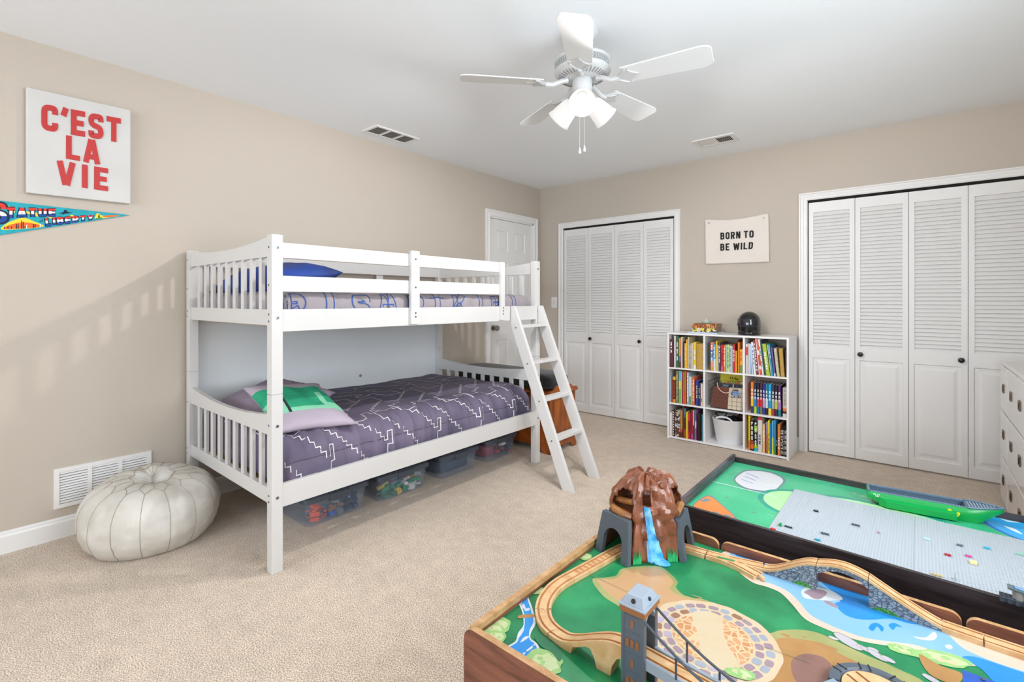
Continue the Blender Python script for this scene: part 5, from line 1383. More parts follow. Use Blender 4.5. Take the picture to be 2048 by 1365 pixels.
m = MB(); m.box((TX0 + .004, TY0 + .017, .20), (TX0 + .018, TY1 - .014, FZ + .010), 0); m.box((TX0 + .003, TY0 + .017, FZ + .010), (TX0 + .019, TY1 - .014, RIM - .004), 1)
m.build('side_board', [M_walnut, M_edge], tt)
m = MB(); m.box((TX1 - .018, TY0 + .017, .20), (TX1 - .004, TY1 - .014, FZ + .010), 0); m.box((TX1 - .019, TY0 + .017, FZ + .010), (TX1 - .003, TY1 - .014, RIM - .004), 1)
m.build('side_board', [M_walnut, M_edge], tt)
cuts = [TX0 + .002, -.486, .082, TX1]
for i in range(3): board('back_board', M_walnut, tt, (cuts[i] + (.004 if i else 0), TY1 - .013), (cuts[i + 1] - .004, TY1 - .013), .20, RIM, .013, .022, .022)
for x in (TX0 + .03, TX1 - .09):
    for y in (TY0 + .03, TY1 - .09): MB().box((x, y, 0), (x + .06, y + .06, .37)).build('leg', M_walnut, tt, bevel=.003)

def paint_mat(name, c1, c2, sc=14, rough=.32, k=.74):
    """printed paint; k scales both linear colours"""
    if name in _M: return _M[name]
    m = mat(name, c1, rough, color2=c2, vscale=sc, bump=.08, bscale=300)
    for nd in m.node_tree.nodes:
        if nd.type == 'VALTORGB':
            for e in nd.color_ramp.elements:
                c = e.color; e.color = (c[0] * k, c[1] * k, c[2] * k, 1)
    return m
M_green = paint_mat('paint_green', '#0f7348', '#2b9a60', 9, k=.86)
M_dgreen = paint_mat('paint_dark_green', '#1c6a48', '#2a7d54', 20, k=.86)
M_olive = paint_mat('paint_olive', '#a4a868', '#b9b87a', 10)
M_tan = paint_mat('paint_tan', '#d6a878', '#dfb486', 6)
M_ochre = paint_mat('paint_ochre', '#c6965c', '#b88550', 16)
M_cream = paint_mat('paint_cream', '#e6cfa8', '#e9d6b6', 20)
M_rim = paint_mat('paint_rim', '#ecc9a4', '#e8d4b4', 20)
M_mosaic = voronoi_mat('paint_mosaic', ['#c68f62', '#cb976d', '#c1875a'], '#cdb994', 62, .35, .10)
M_sand = paint_mat('paint_sand', '#efd3bd', '#f2dcca', 12)
M_lblue = paint_mat('paint_light_blue', '#8cc3ec', '#9bcef2', 5)
M_blue = paint_mat('paint_blue', '#1f86d6', '#2e98e2', 8, k=.86)
M_wht = paint_mat('paint_white', '#e8ecf0', '#dfe6ec', 20)
M_lime = paint_mat('paint_lime', '#96cc7c', '#b4dc8c', 40)
M_lime2 = paint_mat('paint_pale_lime', '#d0e2a4', '#dcebb4', 40)
M_stone = [paint_mat('stone_mauve', '#a88f9c', '#b39ba6', 20), paint_mat('stone_brown', '#a5785e', '#ad8268', 20), paint_mat('stone_blue', '#a9b0bf', '#b3bac8', 20), paint_mat('stone_lilac', '#c0b0c4', '#cabcd0', 20), paint_mat('stone_green', '#a9c77c', '#b4d088', 20)]
M_rock = paint_mat('paint_rock', '#c9c2cc', '#d8d3da', 30)
M_mud = paint_mat('paint_mud', '#a0766a', '#8e6a60', 24)
M_line = mat('seam_line', '#6d7f5c', .5)
mats_f = [M_green, M_dgreen, M_olive, M_tan, M_ochre, M_cream, M_rim, M_mosaic, M_sand, M_lblue, M_blue, M_wht, M_lime, M_lime2] + M_stone + [M_rock, M_mud, M_line]
MI = {m_.name: i for i, m_ in enumerate(mats_f)}
fx0, fx1, fy0, fy1 = TX0 + .019, TX1 - .019, TY0 + .016, TY1 - .013
fm = MB(); fm.box((fx0 - .001, fy0 - .001, FZ - .012), (fx1 + .001, fy1 + .001, FZ), 0)
def inside_clip(pts):
    out = [Vector(p) for p in pts]
    for ax, lo, hi in ((0, fx0, fx1), (1, fy0, fy1)):
        for lim, keep_above in ((lo, True), (hi, False)):
            res = []
            for i in range(len(out)):
                a, b = out[i], out[(i + 1) % len(out)]
                ia, ib = (a[ax] >= lim) == keep_above, (b[ax] >= lim) == keep_above
                if ia: res.append(a)
                if ia != ib: res.append(a.lerp(b, (lim - a[ax]) / (b[ax] - a[ax])))
            out = res
            if len(out) < 3: return []
    return out
layer = [0]
def tess(pts3):
    from mathutils.geometry import tessellate_polygon
    return tessellate_polygon([pts3])
def paint(mb, pts, mi, smooth=5, clipper=inside_clip, z=FZ, step=.00001):
    p = spline(pts, smooth) if smooth else [Vector(q) for q in pts]
    # tessellate first, then clip each triangle (shapes may be concave)
    layer[0] += 1; zz = z + .0002 + layer[0] * step
    for t in tess(p):
        tri_ = [p[i] for i in t]
        if clipper: tri_ = clipper(tri_)
        if len(tri_) >= 3:
            tri_ = [(q.x, q.y, zz) for q in tri_]
            a, b, c = Vector(tri_[0]), Vector(tri_[1]), Vector(tri_[2])
            if (b - a).cross(c - a).z < 0: tri_ = tri_[::-1]
            mb.face(tri_, mi)
def ell(c, rx, ry, rot=0, n=14, wob=0, seed=0):
    rs = random.Random(seed); o = []
    for i in range(n):
        a = 2 * math.pi * i / n; k = 1 + wob * (rs.random() - .5)
        x, y = rx * k * math.cos(a), ry * k * math.sin(a)
        o.append(Vector((c[0] + x * math.cos(rot) - y * math.sin(rot), c[1] + x * math.sin(rot) + y * math.cos(rot), FZ)))
    return o
W = lambda pts, f: [f(x, y) for x, y in pts]
# meadow and sandy ground
olive = W([(835, 765), (905, 752), (975, 740), (1000, 705), (1060, 690), (1160, 683), (1240, 690), (1300, 735), (1337, 778), (1328, 812), (1390, 865), (1480, 872)], C7) + \
        W([(120, 868), (270, 925), (400, 985), (480, 1050), (565, 1092), (640, 1075), (760, 1072), (870, 1095), (1000, 1155), (1150, 1225), (1300, 1290), (1500, 1420)], C6) + W([(2600, 1700), (1200, 1900)], C7) + \
        [C7(1330, 1290), C7(1180, 1050), C7(1000, 925), (C7(900, 860))]
paint(fm, olive, MI['paint_olive'])
tan = W([(862, 765), (930, 762), (985, 752), (1015, 718), (1060, 703), (1160, 696), (1230, 705), (1285, 745), (1312, 780), (1290, 815), (1330, 850), (1420, 885), (1500, 895)], C7) + \
      W([(60, 868), (200, 920), (330, 975), (430, 1040), (480, 1110), (560, 1150), (560, 1230), (700, 1420)], C6) + [C7(1200, 1700), C7(1230, 1200), C7(1100, 960), C7(950, 862)]
paint(fm, tan, MI['paint_tan'])
paint(fm, W([(600, 1150), (640, 1120), (740, 1125), (880, 1150), (960, 1200), (1100, 1270), (1300, 1400), (900, 1500), (560, 1400), (560, 1250)], C6), MI['paint_ochre'])
paint(fm, W([(700, 1260), (760, 1215), (830, 1215), (900, 1240), (940, 1300), (900, 1400), (740, 1380)], C6), MI['paint_mud'])
for (x, y, a, b) in ((670, 1105, .010, .006), (940, 1180, .012, .005), (780, 1115, .004, .003)): paint(fm, ell(C6(x, y), a, b, 0, 10, .3, x), MI['paint_ochre'])
# round cobbled plaza
pcn = C7(1490, 1112); Rr_ = .168
cl_, cr2 = P(1318, 1250, FZ), P(1531, 1310, FZ)
pcn = (P(1400, 1206, FZ) + P(1455, 1368, FZ)) / 2; Rr_ = (P(1400, 1206, FZ) - P(1455, 1368, FZ)).length / 2
paint(fm, ell(pcn, Rr_ * 1.06, Rr_ * 1.06, 0, 40, .03, 1), MI['paint_rim'])
paint(fm, ell(pcn, Rr_ * .985, Rr_ * .985, 0, 40), MI['paint_cream'])
rs = random.Random(21)
for ring, (rad, cnt, ln, wd) in enumerate(((.89, 27, .088, .058), (.735, 23, .086, .054))):
    for k in range(cnt):
        a = 2 * math.pi * (k + .5 * ring) / cnt + rs.uniform(-.02, .02)
        c = (pcn[0] + Rr_ * rad * math.cos(a), pcn[1] + Rr_ * rad * math.sin(a))
        l_ = Rr_ * rad * 2 * math.pi / cnt * .42 * rs.uniform(.85, 1.08); w_ = Rr_ * .064 * rs.uniform(.85, 1.1); ca, sa = math.cos(a + math.pi / 2), math.sin(a + math.pi / 2)
        o = []
        for i in range(14):
            t = 2 * math.pi * i / 14; sx = math.copysign(abs(math.cos(t)) ** .6, math.cos(t)) * l_; sy = math.copysign(abs(math.sin(t)) ** .6, math.sin(t)) * w_
            o.append(Vector((c[0] + sx * ca - sy * sa, c[1] + sx * sa + sy * ca, FZ)))
        paint(fm, o, MI[rs.choice(['stone_mauve', 'stone_mauve', 'stone_brown', 'stone_blue', 'stone_lilac', 'stone_mauve', 'stone_blue'] + (['stone_green'] if rs.random() < .3 else []))], 2)
paint(fm, ell(pcn, Rr_ * .64, Rr_ * .64, 0, 30, .04, 4), MI['paint_mosaic'])
dd = Vector((math.cos(R(118)), math.sin(R(118)), 0)); nn_ = Vector((-dd.y, dd.x, 0)); pv = Vector((pcn[0], pcn[1], FZ))
paint(fm, [pv + dd * Rr_ * .66 + nn_ * .03, pv + dd * Rr_ * .66 - nn_ * .035, pv + nn_ * -.028, pv - dd * Rr_ * .66 - nn_ * .04, pv - dd * Rr_ * .66 + nn_ * .03, pv + nn_ * .03], MI['paint_cream'], 4)
# river along the back
sand = W([(300, 640), (340, 615), (380, 625), (480, 620), (1100, 850), (1600, 1010), (2300, 1250), (2300, 1500), (1900, 1300), (1690, 1285), (1600, 1262), (1480, 1215), (1380, 1180), (1250, 1165), (1110, 1140), (980, 1100), (880, 1060), (780, 1010), (710, 930), (640, 860), (560, 825), (480, 800), (400, 740)], C6)
paint(fm, sand, MI['paint_sand'])
wat = W([(345, 632), (420, 640), (1100, 850), (1500, 985), (1570, 1050), (1620, 1110), (1690, 1175), (1800, 1230), (1950, 1285), (2300, 1400), (2100, 1450), (1850, 1290), (1680, 1262), (1600, 1235), (1500, 1188), (1400, 1158), (1270, 1142), (1130, 1120), (1000, 1078), (900, 1035), (810, 985), (745, 910), (680, 850), (600, 812), (520, 785), (430, 730)], C6)
paint(fm, wat, MI['paint_light_blue'])
paint(fm, W([(370, 625), (520, 660), (640, 720), (560, 720), (450, 690)], C6), MI['paint_blue'])
paint(fm, W([(880, 798), (1000, 830), (1130, 880), (1300, 960), (1480, 1030), (1400, 1040), (1280, 1010), (1180, 1015), (1090, 1012), (1010, 985), (955, 925), (985, 908), (960, 868)], C6), MI['paint_blue'])
paint(fm, W([(1690, 1235), (1760, 1230), (1900, 1273), (2300, 1420), (1950, 1420), (1800, 1300)], C6), MI['paint_blue'])
paint(fm, W([(760, 850), (800, 822), (870, 832), (940, 850), (1000, 895), (930, 905), (860, 900), (780, 890)], C6), MI['paint_white'])
paint(fm, W([(775, 855), (820, 838), (880, 842), (908, 862), (870, 895), (830, 892), (800, 872)], C6), MI['stone_mauve'])
paint(fm, ell(C6(932, 925), .017, .009, R(-20)), MI['stone_mauve'])
for pts in ([(1165, 1040), (1200, 1035), (1235, 1060), (1225, 1085), (1200, 1055), (1175, 1080), (1150, 1065)], [(1265, 1045), (1300, 1035), (1345, 1060), (1310, 1055), (1290, 1075)]): paint(fm, W(pts, C6), MI['paint_blue'])
for pts in ([(1410, 1112), (1480, 1118), (1525, 1085), (1545, 1110), (1520, 1135), (1450, 1130)], [(1590, 1165), (1620, 1160), (1635, 1180), (1610, 1185)]): paint(fm, W(pts, C6), MI['paint_white'])
paint(fm, W([(1700, 1125), (1800, 1150), (1950, 1210), (2300, 1330), (2300, 1250), (1900, 1150)], C6), MI['stone_lilac'])
# stones and bushes near the river
for (x, y, a, b, rot) in ((1030, 1140, .031, .014, -28), (945, 1122, .010, .005, 0), (1105, 1172, .009, .006, 0), (1140, 1190, .012, .007, -20), (1175, 1190, .010, .007, 0), (1200, 1222, .020, .009, -25), (1262, 1245, .013, .007, -20)):
    paint(fm, ell(C6(x, y), a * 1.08, b * 1.15, R(rot)), MI['seam_line']); paint(fm, ell(C6(x, y), a, b, R(rot)), MI['paint_rock'])
def bush(c, r_, seed, sq=1):
    paint(fm, ell(c, r_, r_ * sq, .4, 18, .22, seed), MI['paint_lime'], 3); paint(fm, ell((c[0] + r_ * .1, c[1] + r_ * .1), r_ * .66, r_ * .6 * sq, .2, 14, .3, seed + 1), MI['paint_pale_lime'], 3)
    rs = random.Random(seed)
    for k in range(7): paint(fm, ell((c[0] + rs.uniform(-.45, .45) * r_, c[1] + rs.uniform(-.4, .4) * r_ * sq), r_ * .16, r_ * .13, rs.random(), 8, .3, k), MI[rs.choice(['paint_cream', 'paint_lime', 'paint_pale_lime'])], 2)
bush(C6(1350, 1190), .030, 4, .6); bush(C6(1570, 1240), .055, 5, .45); paint(fm, W([(1440, 1215), (1560, 1280), (1690, 1330), (1650, 1390), (1500, 1330)], C6), MI['paint_ochre'], 4)
paint(fm, ell(P(1863, 1360, FZ), .016, .008, -.4), MI['paint_rock'])
paint(fm, W([(1000, 640), (1050, 700)], C7) + [C7(1100, 1330), C7(1100, 1331)], MI['paint_green'], 0) if False else None
# left stream and bushes
st_ = W([(745, 262), (790, 235), (853, 182), (905, 300), (945, 410), (975, 560), (925, 660), (918, 735), (990, 790), (1010, 870), (900, 1010), (800, 960), (640, 845), (745, 765), (775, 670), (832, 590), (835, 510), (815, 410)], C8)
paint(fm, st_, MI['paint_white'], 3)
paint(fm, W([(770, 250), (842, 190), (890, 310), (925, 430), (950, 540), (905, 640), (905, 740), (970, 800), (985, 880), (890, 985), (810, 950), (670, 850), (760, 780), (795, 700), (845, 600), (848, 500), (830, 400), (800, 320)], C8), MI['paint_blue'], 3)
for pts in ([(835, 335), (860, 380), (850, 400), (820, 370)], [(850, 400), (900, 385), (905, 410), (860, 420)], [(840, 720), (900, 705), (880, 735), (800, 780)], [(870, 870), (930, 820), (940, 840), (880, 880)], [(760, 720), (830, 620), (840, 640), (790, 720)], [(830, 900), (860, 890), (840, 920)], [(930, 815), (970, 795), (975, 810)], [(770, 250), (790, 240), (820, 330), (805, 330)]): paint(fm, W(pts, C8), MI['paint_white'], 3)
paint(fm, W([(775, 475), (850, 460), (950, 458), (958, 490), (850, 500), (780, 505)], C8), MI['paint_ochre'], 3)
for (x, y, r_, sd) in ((545, 575, .030, 11), (470, 640, .030, 12), (510, 720, .026, 13), (390, 610, .020, 18), (1060, 1010, .042, 14), (980, 180, .022, 15), (680, 335, .020, 16), (640, 345, .016, 19)): bush(C8(x, y), r_, sd)
paint(fm, W([(960, 720), (1080, 700), (1230, 830), (1280, 930), (1240, 1000), (1160, 900), (1040, 830)], C8), MI['paint_dark_green'], 4)
bush(C7(790, 630), .022, 33); bush(P(1290, 1062, FZ), .02, 35); bush(P(1480, 1350, FZ), .03, 36, .5)
for a, b in ((C7(815, 733), C7(1090, 860)), (C6(545, 1175), C6(800, 1262)), (C7(660, 655), C7(705, 690))):
    d_ = (b - a).normalized(); n_ = Vector((-d_.y, d_.x, 0)) * .0006; paint(fm, [a - n_, b - n_, b + n_, a + n_], MI['seam_line'], 0)
fm.build('painted_top', mats_f, tt, fix=False)

# ---- wooden track pieces
M_beech = wood_mat('beech_track', '#c59a69', '#d6b285', (20, 20, 20), .45, nscale=1.6)
M_groove = wood_mat('track_groove', '#b37a48', '#c08a56', (20, 20, 20), .6, nscale=1.6)
TZ = FZ + .0122
def track(path, label, name='train_track', w_=.040, th=.012, build=True, mb=None, group='wooden train track pieces', grooves=True):
    """path: list of 3d points on the top centreline"""
    path = [Vector(p) for p in path]; m = mb or MB(); rings = []
    prof = [(-w_ / 2, -th), (-w_ / 2, 0), (-.0145, 0), (-.0140, -.0028), (-.0095, -.0028), (-.0090, 0), (.0090, 0), (.0095, -.0028), (.0140, -.0028), (.0145, 0), (w_ / 2, 0), (w_ / 2, -th)]
    for i, p in enumerate(path):
        d = (path[min(i + 1, len(path) - 1)] - path[max(i - 1, 0)]); n = Vector((-d.y, d.x, 0)).normalized()
        rings.append([p + n * a + Vector((0, 0, b)) for a, b in prof])
    k = len(m.v); N = len(prof)
    for r_ in rings: m.v += [tuple(q) for q in r_]
    for j in range(len(rings) - 1):
        for i in range(N):
            a, b = k + j * N + i, k + j * N + (i + 1) % N
            m.f.append([a, b, b + N, a + N]); m.m.append(1 if i in (2, 3, 4, 6, 7, 8) else 0)
    m.f.append([k + i for i in range(N)]); m.m.append(0); m.f.append([k + (len(rings) - 1) * N + i for i in range(N - 1, -1, -1)]); m.m.append(0)
    if not build: return m
    c = path[len(path) // 2]; c = Vector((c.x, c.y, c.z - th))
    return tag(m.build(name, [M_beech, M_groove], None, loc=tuple(c)), label, 'track', group)
def peg(m, p, d, z):
    """round connector with a neck, set into the end of a piece"""
    d = Vector((d[0], d[1], 0)).normalized(); n = Vector((-d.y, d.x, 0)); p = Vector((p[0], p[1], z))
    pts = [p + d * (.010 + .0055 * math.cos(t * math.pi / 8)) + n * .0055 * math.sin(t * math.pi / 8) for t in range(16)]
    m.tube(pts + [pts[0]], .0005, 4, 1); 
    for s_ in (-1, 1): m.tube([p + n * s_ * .002, p + n * s_ * .002 + d * .005], .0005, 4, 1)
Zt = lambda p: Vector((p[0], p[1], TZ))
loopL = [(-.608, 1.512), (-.650, 1.492), (-.685, 1.455), (-.712, 1.408), (-.722, 1.372)]
tag(track([Zt(p) for p in spline([(a, b, 0) for a, b in loopL], 5, False)], 'curved wooden track running through the brown mountain'), None)
sl_ = [Vector(p) for p in ((-.7225, 1.370, TZ), (-.757, 1.150, TZ))]
m = MB(); track([sl_[0].lerp(sl_[1], t / 6) for t in range(7)], '', build=False, mb=m)
d_ = (sl_[1] - sl_[0]).normalized(); n_ = Vector((-d_.y, d_.x, 0))
for k in range(10):
    c = sl_[0].lerp(sl_[1], (k + 1.2) / 12) + Vector((0, 0, .00025))
    m.face([c - n_ * .0085 - d_ * .005, c + n_ * .0085 - d_ * .005, c + n_ * .0085 + d_ * .005, c - n_ * .0085 + d_ * .005], 1)
peg(m, sl_[0], d_, TZ)
tag(m.build('train_track', [M_beech, wood_mat('track_groove', '', '')], None, loc=tuple((sl_[0] + sl_[1]) / 2 - Vector((0, 0, .012)))), 'straight wooden track with carved sleepers beside the left rim of the table', 'track', 'wooden train track pieces')
def curve_track(pts, label, pg=None):
    sp = [Zt(p) for p in spline([(a, b, 0) for a, b in pts], 6, False)]; m = MB(); track(sp, '', build=False, mb=m)
    peg(m, sp[0], sp[1] - sp[0], TZ + .0002)
    return tag(m.build('train_track', [M_beech, M_groove], None, loc=tuple(sp[len(sp) // 2] - Vector((0, 0, .012)))), label, 'track', 'wooden train track pieces')
curve_track([(-.7573, 1.1485), (-.762, 1.110), (-.760, 1.068), (-.748, 1.022), (-.729, .9855)], 'curved wooden track joined to the piece with carved sleepers')
curve_track([(-.7283, .9850), (-.708, .963), (-.686, .948), (-.662, .9395)], 'short curved wooden track leading to the wooden arch bridge')
# wooden arch bridge up to the tower
BZ = .466
br = [(-.661, .9392, TZ), (-.625, .9335, TZ + .003), (-.585, .931, TZ + .020), (-.545, .9305, TZ + .041), (-.505, .931, BZ - .004), (-.470, .932, BZ)]
sp = spline(br, 5, False); m = MB(); track(sp, '', build=False, mb=m, th=.010)
body = []
und = [(-.648, FZ + .0005), (-.598, FZ + .0005), (-.592, FZ + .02), (-.578, FZ + .036), (-.560, FZ + .040), (-.545, FZ + .034), (-.535, FZ + .016), (-.531, FZ + .0005), (-.498, FZ + .0005), (-.495, FZ + .022), (-.484, FZ + .042), (-.470, FZ + .050)]
def ytop(x):
    for a, b in zip(sp, sp[1:]):
        if a.x <= x <= b.x + 1e-9: k = (x - a.x) / max(1e-9, b.x - a.x); return a.lerp(b, k)
    return sp[-1]
xs2 = sorted({x for x, _ in und} | {-.648 + .0089 * k for k in range(20)}); xs2 = [x for x in xs2 if x <= -.470]
def zlow(x):
    for (x0_, z0_), (x1_, z1_) in zip(und, und[1:]):
        if x0_ <= x <= x1_: return z0_ + (z1_ - z0_) * (x - x0_) / (x1_ - x0_)
    return FZ
for a, b in zip(xs2, xs2[1:]):
    pa, pb = ytop(a), ytop(b)
    lo_a, lo_b = min(zlow(a), pa.z - .011), min(zlow(b), pb.z - .011)
    vs = []
    for s_ in (-.0195, .0195): vs += [(a, pa.y + s_, lo_a), (b, pb.y + s_, lo_b), (b, pb.y + s_, pb.z - .009), (a, pa.y + s_, pa.z - .009)]
    m.add(vs, [(0, 1, 2, 3), (7, 6, 5, 4), (0, 4, 5, 1), (3, 2, 6, 7)] + ([(0, 3, 7, 4)] if a == xs2[0] else []) + ([(1, 5, 6, 2)] if b == xs2[-1] else []), 0)
tag(m.build('arch_bridge', [M_beech, M_groove], None, loc=(-.56, .931, FZ)), 'solid wooden arch bridge ramp rising to the grey tower', 'track bridge')
# track right of the mountain
curve_track([(-.606, 1.512), (-.575, 1.524), (-.540, 1.528), (-.506, 1.530)], 'short wooden track coming out of the mountain towards the back rim')
sw = MB(); a0 = (-.502, 1.531)
s1 = spline([(a0[0], a0[1], TZ), (-.45, 1.538, TZ), (-.40, 1.550, TZ), (-.352, 1.561, TZ)], 6, False)
s2 = spline([(a0[0], a0[1], TZ - .0002), (-.455, 1.533, TZ - .0002), (-.405, 1.524, TZ - .0002), (-.352, 1.503, TZ - .0002)], 6, False)
track(s2, '', build=False, mb=sw); track(s1, '', build=False, mb=sw)
peg(sw, s1[0], s1[1] - s1[0], TZ + .0002); peg(sw, s1[-1], s1[-2] - s1[-1], TZ + .0002)
e = Vector(s2[-1]); d_ = (s2[-1] - s2[-3]).normalized(); sw.cyl(e, e + d_ * .012 + Vector((0, 0, 0)), .0028, 8, 0); sw.cyl(e + d_ * .014 + Vector((0, 0, -.009)), e + d_ * .014, .006, 12, 0)
so = tag(sw.build('switch_track', [M_beech, M_groove], None, loc=(-.43, 1.535, FZ)), 'forked wooden switch track with a green lever plate before the stone bridge', 'track', 'wooden train track pieces')
c = s1[6]; dd_ = (s1[8] - s1[6]).normalized(); nn2 = Vector((-dd_.y, dd_.x, 0))
MB().prism([c - dd_ * .024 - nn2 * .012, c + dd_ * .024 - nn2 * .014, c + dd_ * .026 - nn2 * .006, c - dd_ * .022 - nn2 * .004], (0, 0, .0012)).build('lever_plate', mat('lever_green', '#3d8a52', .5), so)
# stone viaduct
VY = 1.561; XA, XB, XC, XD = -.350, -.2165, -.102, .040
def vz(x):
    if x <= XB: k = (x - XA) / (XB - XA); return TZ + (.464 - TZ) * (k * k * (3 - 2 * k)) * .9 + .0065 * k
    if x <= XC: k = (x - XB) / (XC - XB); return .464 + .012 * math.sin(math.pi * k) + .002 * k
    k = (x - XC) / (XD - XC); return .466 + (TZ - .466) * (1 - (1 - k) ** 1.25 * (1)) if False else TZ + (.466 - TZ) * (1 - k) ** 1.15
M_cob = voronoi_mat('grey_cobble_print', ['#7c8590', '#8d97a2', '#6e7782', '#98a2ac'], '#4a525c', 95, .5, .09, vec_scale=(1, 1, 1.5))
def viaduct(xa, xb, label, wall, arch_=False, n=14):
    pts = [Vector((xa + (xb - xa) * k / n, VY, vz(xa + (xb - xa) * k / n))) for k in range(n + 1)]
    m = MB(); track(pts, '', build=False, mb=m, th=.006)
    r_ = m.build('bridge_track' if not arch_ else 'bridge_track', [M_beech, M_groove], None, loc=((xa + xb) / 2, VY, FZ))
    tag(r_, label, 'track bridge', 'stone-patterned bridge pieces')
    w = MB()
    for k in range(n):
        a, b = pts[k], pts[k + 1]
        if wall == 'solid': la = lb = FZ + .0005
        else:
            t0, t1 = k / n, (k + 1) / n; f = lambda t: min(1, abs(2 * t - 1)) ** 2.2
            la, lb = a.z - .016 - .010 * f(t0), b.z - .016 - .010 * f(t1)
        vs = []
        for s_ in (-.0185, .0185): vs += [(a.x, VY + s_, min(la, a.z - .007)), (b.x, VY + s_, min(lb, b.z - .007)), (b.x, VY + s_, b.z - .005), (a.x, VY + s_, a.z - .005)]
        w.add(vs, [(0, 1, 2, 3), (7, 6, 5, 4), (0, 4, 5, 1)] + ([(0, 3, 7, 4)] if k == 0 else []) + ([(1, 5, 6, 2)] if k == n - 1 else []))
    w.build('stone_wall', M_cob, r_)
    return r_
v1 = viaduct(XA, XB - .0008, 'left ramp of the stone-patterned bridge with a printed grassy foot', 'solid')
v2 = viaduct(XB + .0008, XC - .0008, 'raised middle arch of the stone-patterned bridge over the river', 'arch', True)
v3 = viaduct(XC + .0008, XD, 'right ramp of the stone-patterned bridge running down to straight track', 'solid')
M_grassp = voronoi_mat('grass_print', ['#3f8a34', '#5aa042', '#2f7430'], '#25602a', 240, .6, .08)
for vv, xs3 in ((v1, (-.275, -.222)), (v3, (-.098, -.035))):
    n = 12; top = [(xs3[0] + (xs3[1] - xs3[0]) * k / n, VY - .0192, FZ + .0008 + (.011 + .002 * (k % 2)) * math.sin(math.pi * min(1, max(.08, k / n)))) for k in range(n + 1)]
    MB().prism([(xs3[0], VY - .0192, FZ + .0008)] + [Vector(t) for t in top[1:-1]] + [(xs3[1], VY - .0192, FZ + .0008)], (0, .0005, 0)).build('grass_print', M_grassp, vv)
track([(XD + .0012 + .07 * k / 2, VY - .002 * k, TZ) for k in range(3)] , 'straight wooden track at the lower end of the stone-patterned bridge')
track([(XD + .0735 + .20 * k / 2, VY - .0045 - .002 * k, TZ) for k in range(3)], 'long straight wooden track along the back rim near the right edge')

# ---- grey tower of the suspension bridge
M_tow = mat('grey_plastic', '#535c67', .45, bump=.1, bscale=300); M_tow2 = mat('pale_grey_plastic', '#949fac', .4); M_cop = mat('copper_paint', '#8f5a30', .45)
M_dkp = mat('dark_grey_plastic', '#3b434d', .5)
tw = thing('toy_bridge_tower', 'grey plastic suspension bridge tower with copper windows and cables on the train table', 'toy bridge', (-.442, .933, FZ))
X0t, X1t, Y0t, Y1t, Yi0, Yi1, ZE = -.4665, -.4175, .900, .9665, .9125, .9540, .552
for ya_, yb3 in ((Y0t, Yi0), (Yi1, Y1t)): MB().box((X0t, ya_, FZ + .0005), (X1t, yb3, ZE)).build('pillar', M_tow, tw, bevel=.001)
# edge strips on the window face
for ya_, dy_ in ((Y0t, -.0012),):
    m = MB()
    for x0_, x1_ in ((X0t, X0t + .006), (X1t - .006, X1t)): m.box((x0_, ya_ + dy_, FZ + .001), (x1_, ya_, ZE))
    for z in (.432, .470, .512, .5445): m.box((X0t + .006, ya_ + dy_ * .7, z), (X1t - .006, ya_, z + .003))
    m.build('ribs', M_tow, tw)
xc_ = (X0t + X1t) / 2
for z, cols3 in ((.532, (0,)), (.492, (-1, 0, 1)), (.452, (0,)), (.414, (-1, 0, 1))):
    for k in cols3: MB().box((xc_ + k * .0105 - .0032, Y0t - .0016, z - .008), (xc_ + k * .0105 + .0032, Y0t - .0002, z + .008)).build('window', M_cop, tw)
# arch head between the pillars
m = MB(); n = 12; yc_ = (Yi0 + Yi1) / 2; hw_ = (Yi1 - Yi0) / 2
for k in range(n):
    t0, t1 = math.pi * k / n, math.pi * (k + 1) / n
    ya_, yb3 = yc_ - hw_ * math.cos(t0), yc_ - hw_ * math.cos(t1); za, zb_ = ZE - .022 + .020 * math.sin(t0), ZE - .022 + .020 * math.sin(t1)
    m.prism([(X0t + .001, ya_, za), (X0t + .001, yb3, zb_), (X0t + .001, yb3, ZE), (X0t + .001, ya_, ZE)], (X1t - X0t - .002, 0, 0))
m.build('arch_head', M_tow2, tw)
MB().box((X0t - .003, Y0t - .003, ZE), (X1t + .003, Y1t + .003, ZE + .012)).build('copper_band', M_cop, tw, bevel=.0008)
MB().box((X0t - .0045, Y0t - .0045, ZE + .012), (X1t + .0045, Y1t + .0045, ZE + .0155)).build('cornice', M_tow2, tw, bevel=.0005)
m = MB(); za, zb_ = ZE + .0155, ZE + .032
b_ = [(X0t, Y0t), (X1t, Y0t), (X1t, Y1t), (X0t, Y1t)]; t_q = [(X0t + .008, Y0t + .010), (X1t - .008, Y0t + .010), (X1t - .008, Y1t - .010), (X0t + .008, Y1t - .010)]
m.loft([[(x, y, za) for x, y in b_], [(x, y, zb_) for x, y in t_q]]); rf = m.build('roof', M_tow2, tw, bevel=.0008)
m = MB(); Tq = Matrix.Translation((xc_, Y0t + .0045, ZE + .0235)) @ Matrix.Rotation(R(60), 4, 'X'); m.lathe([(0, 0), (.0045, 0), (.0045, .002), (0, .002)], T=Tq, seg=14)
Tq = Matrix.Translation((X1t - .0035, yc_, ZE + .0235)) @ Matrix.Rotation(R(62), 4, 'Y'); m.lathe([(0, 0), (.0038, 0), (.0038, .002), (0, .002)], T=Tq, seg=14); m.build('round_window', mat('matt_black', '#1c1c20', .7), rf)
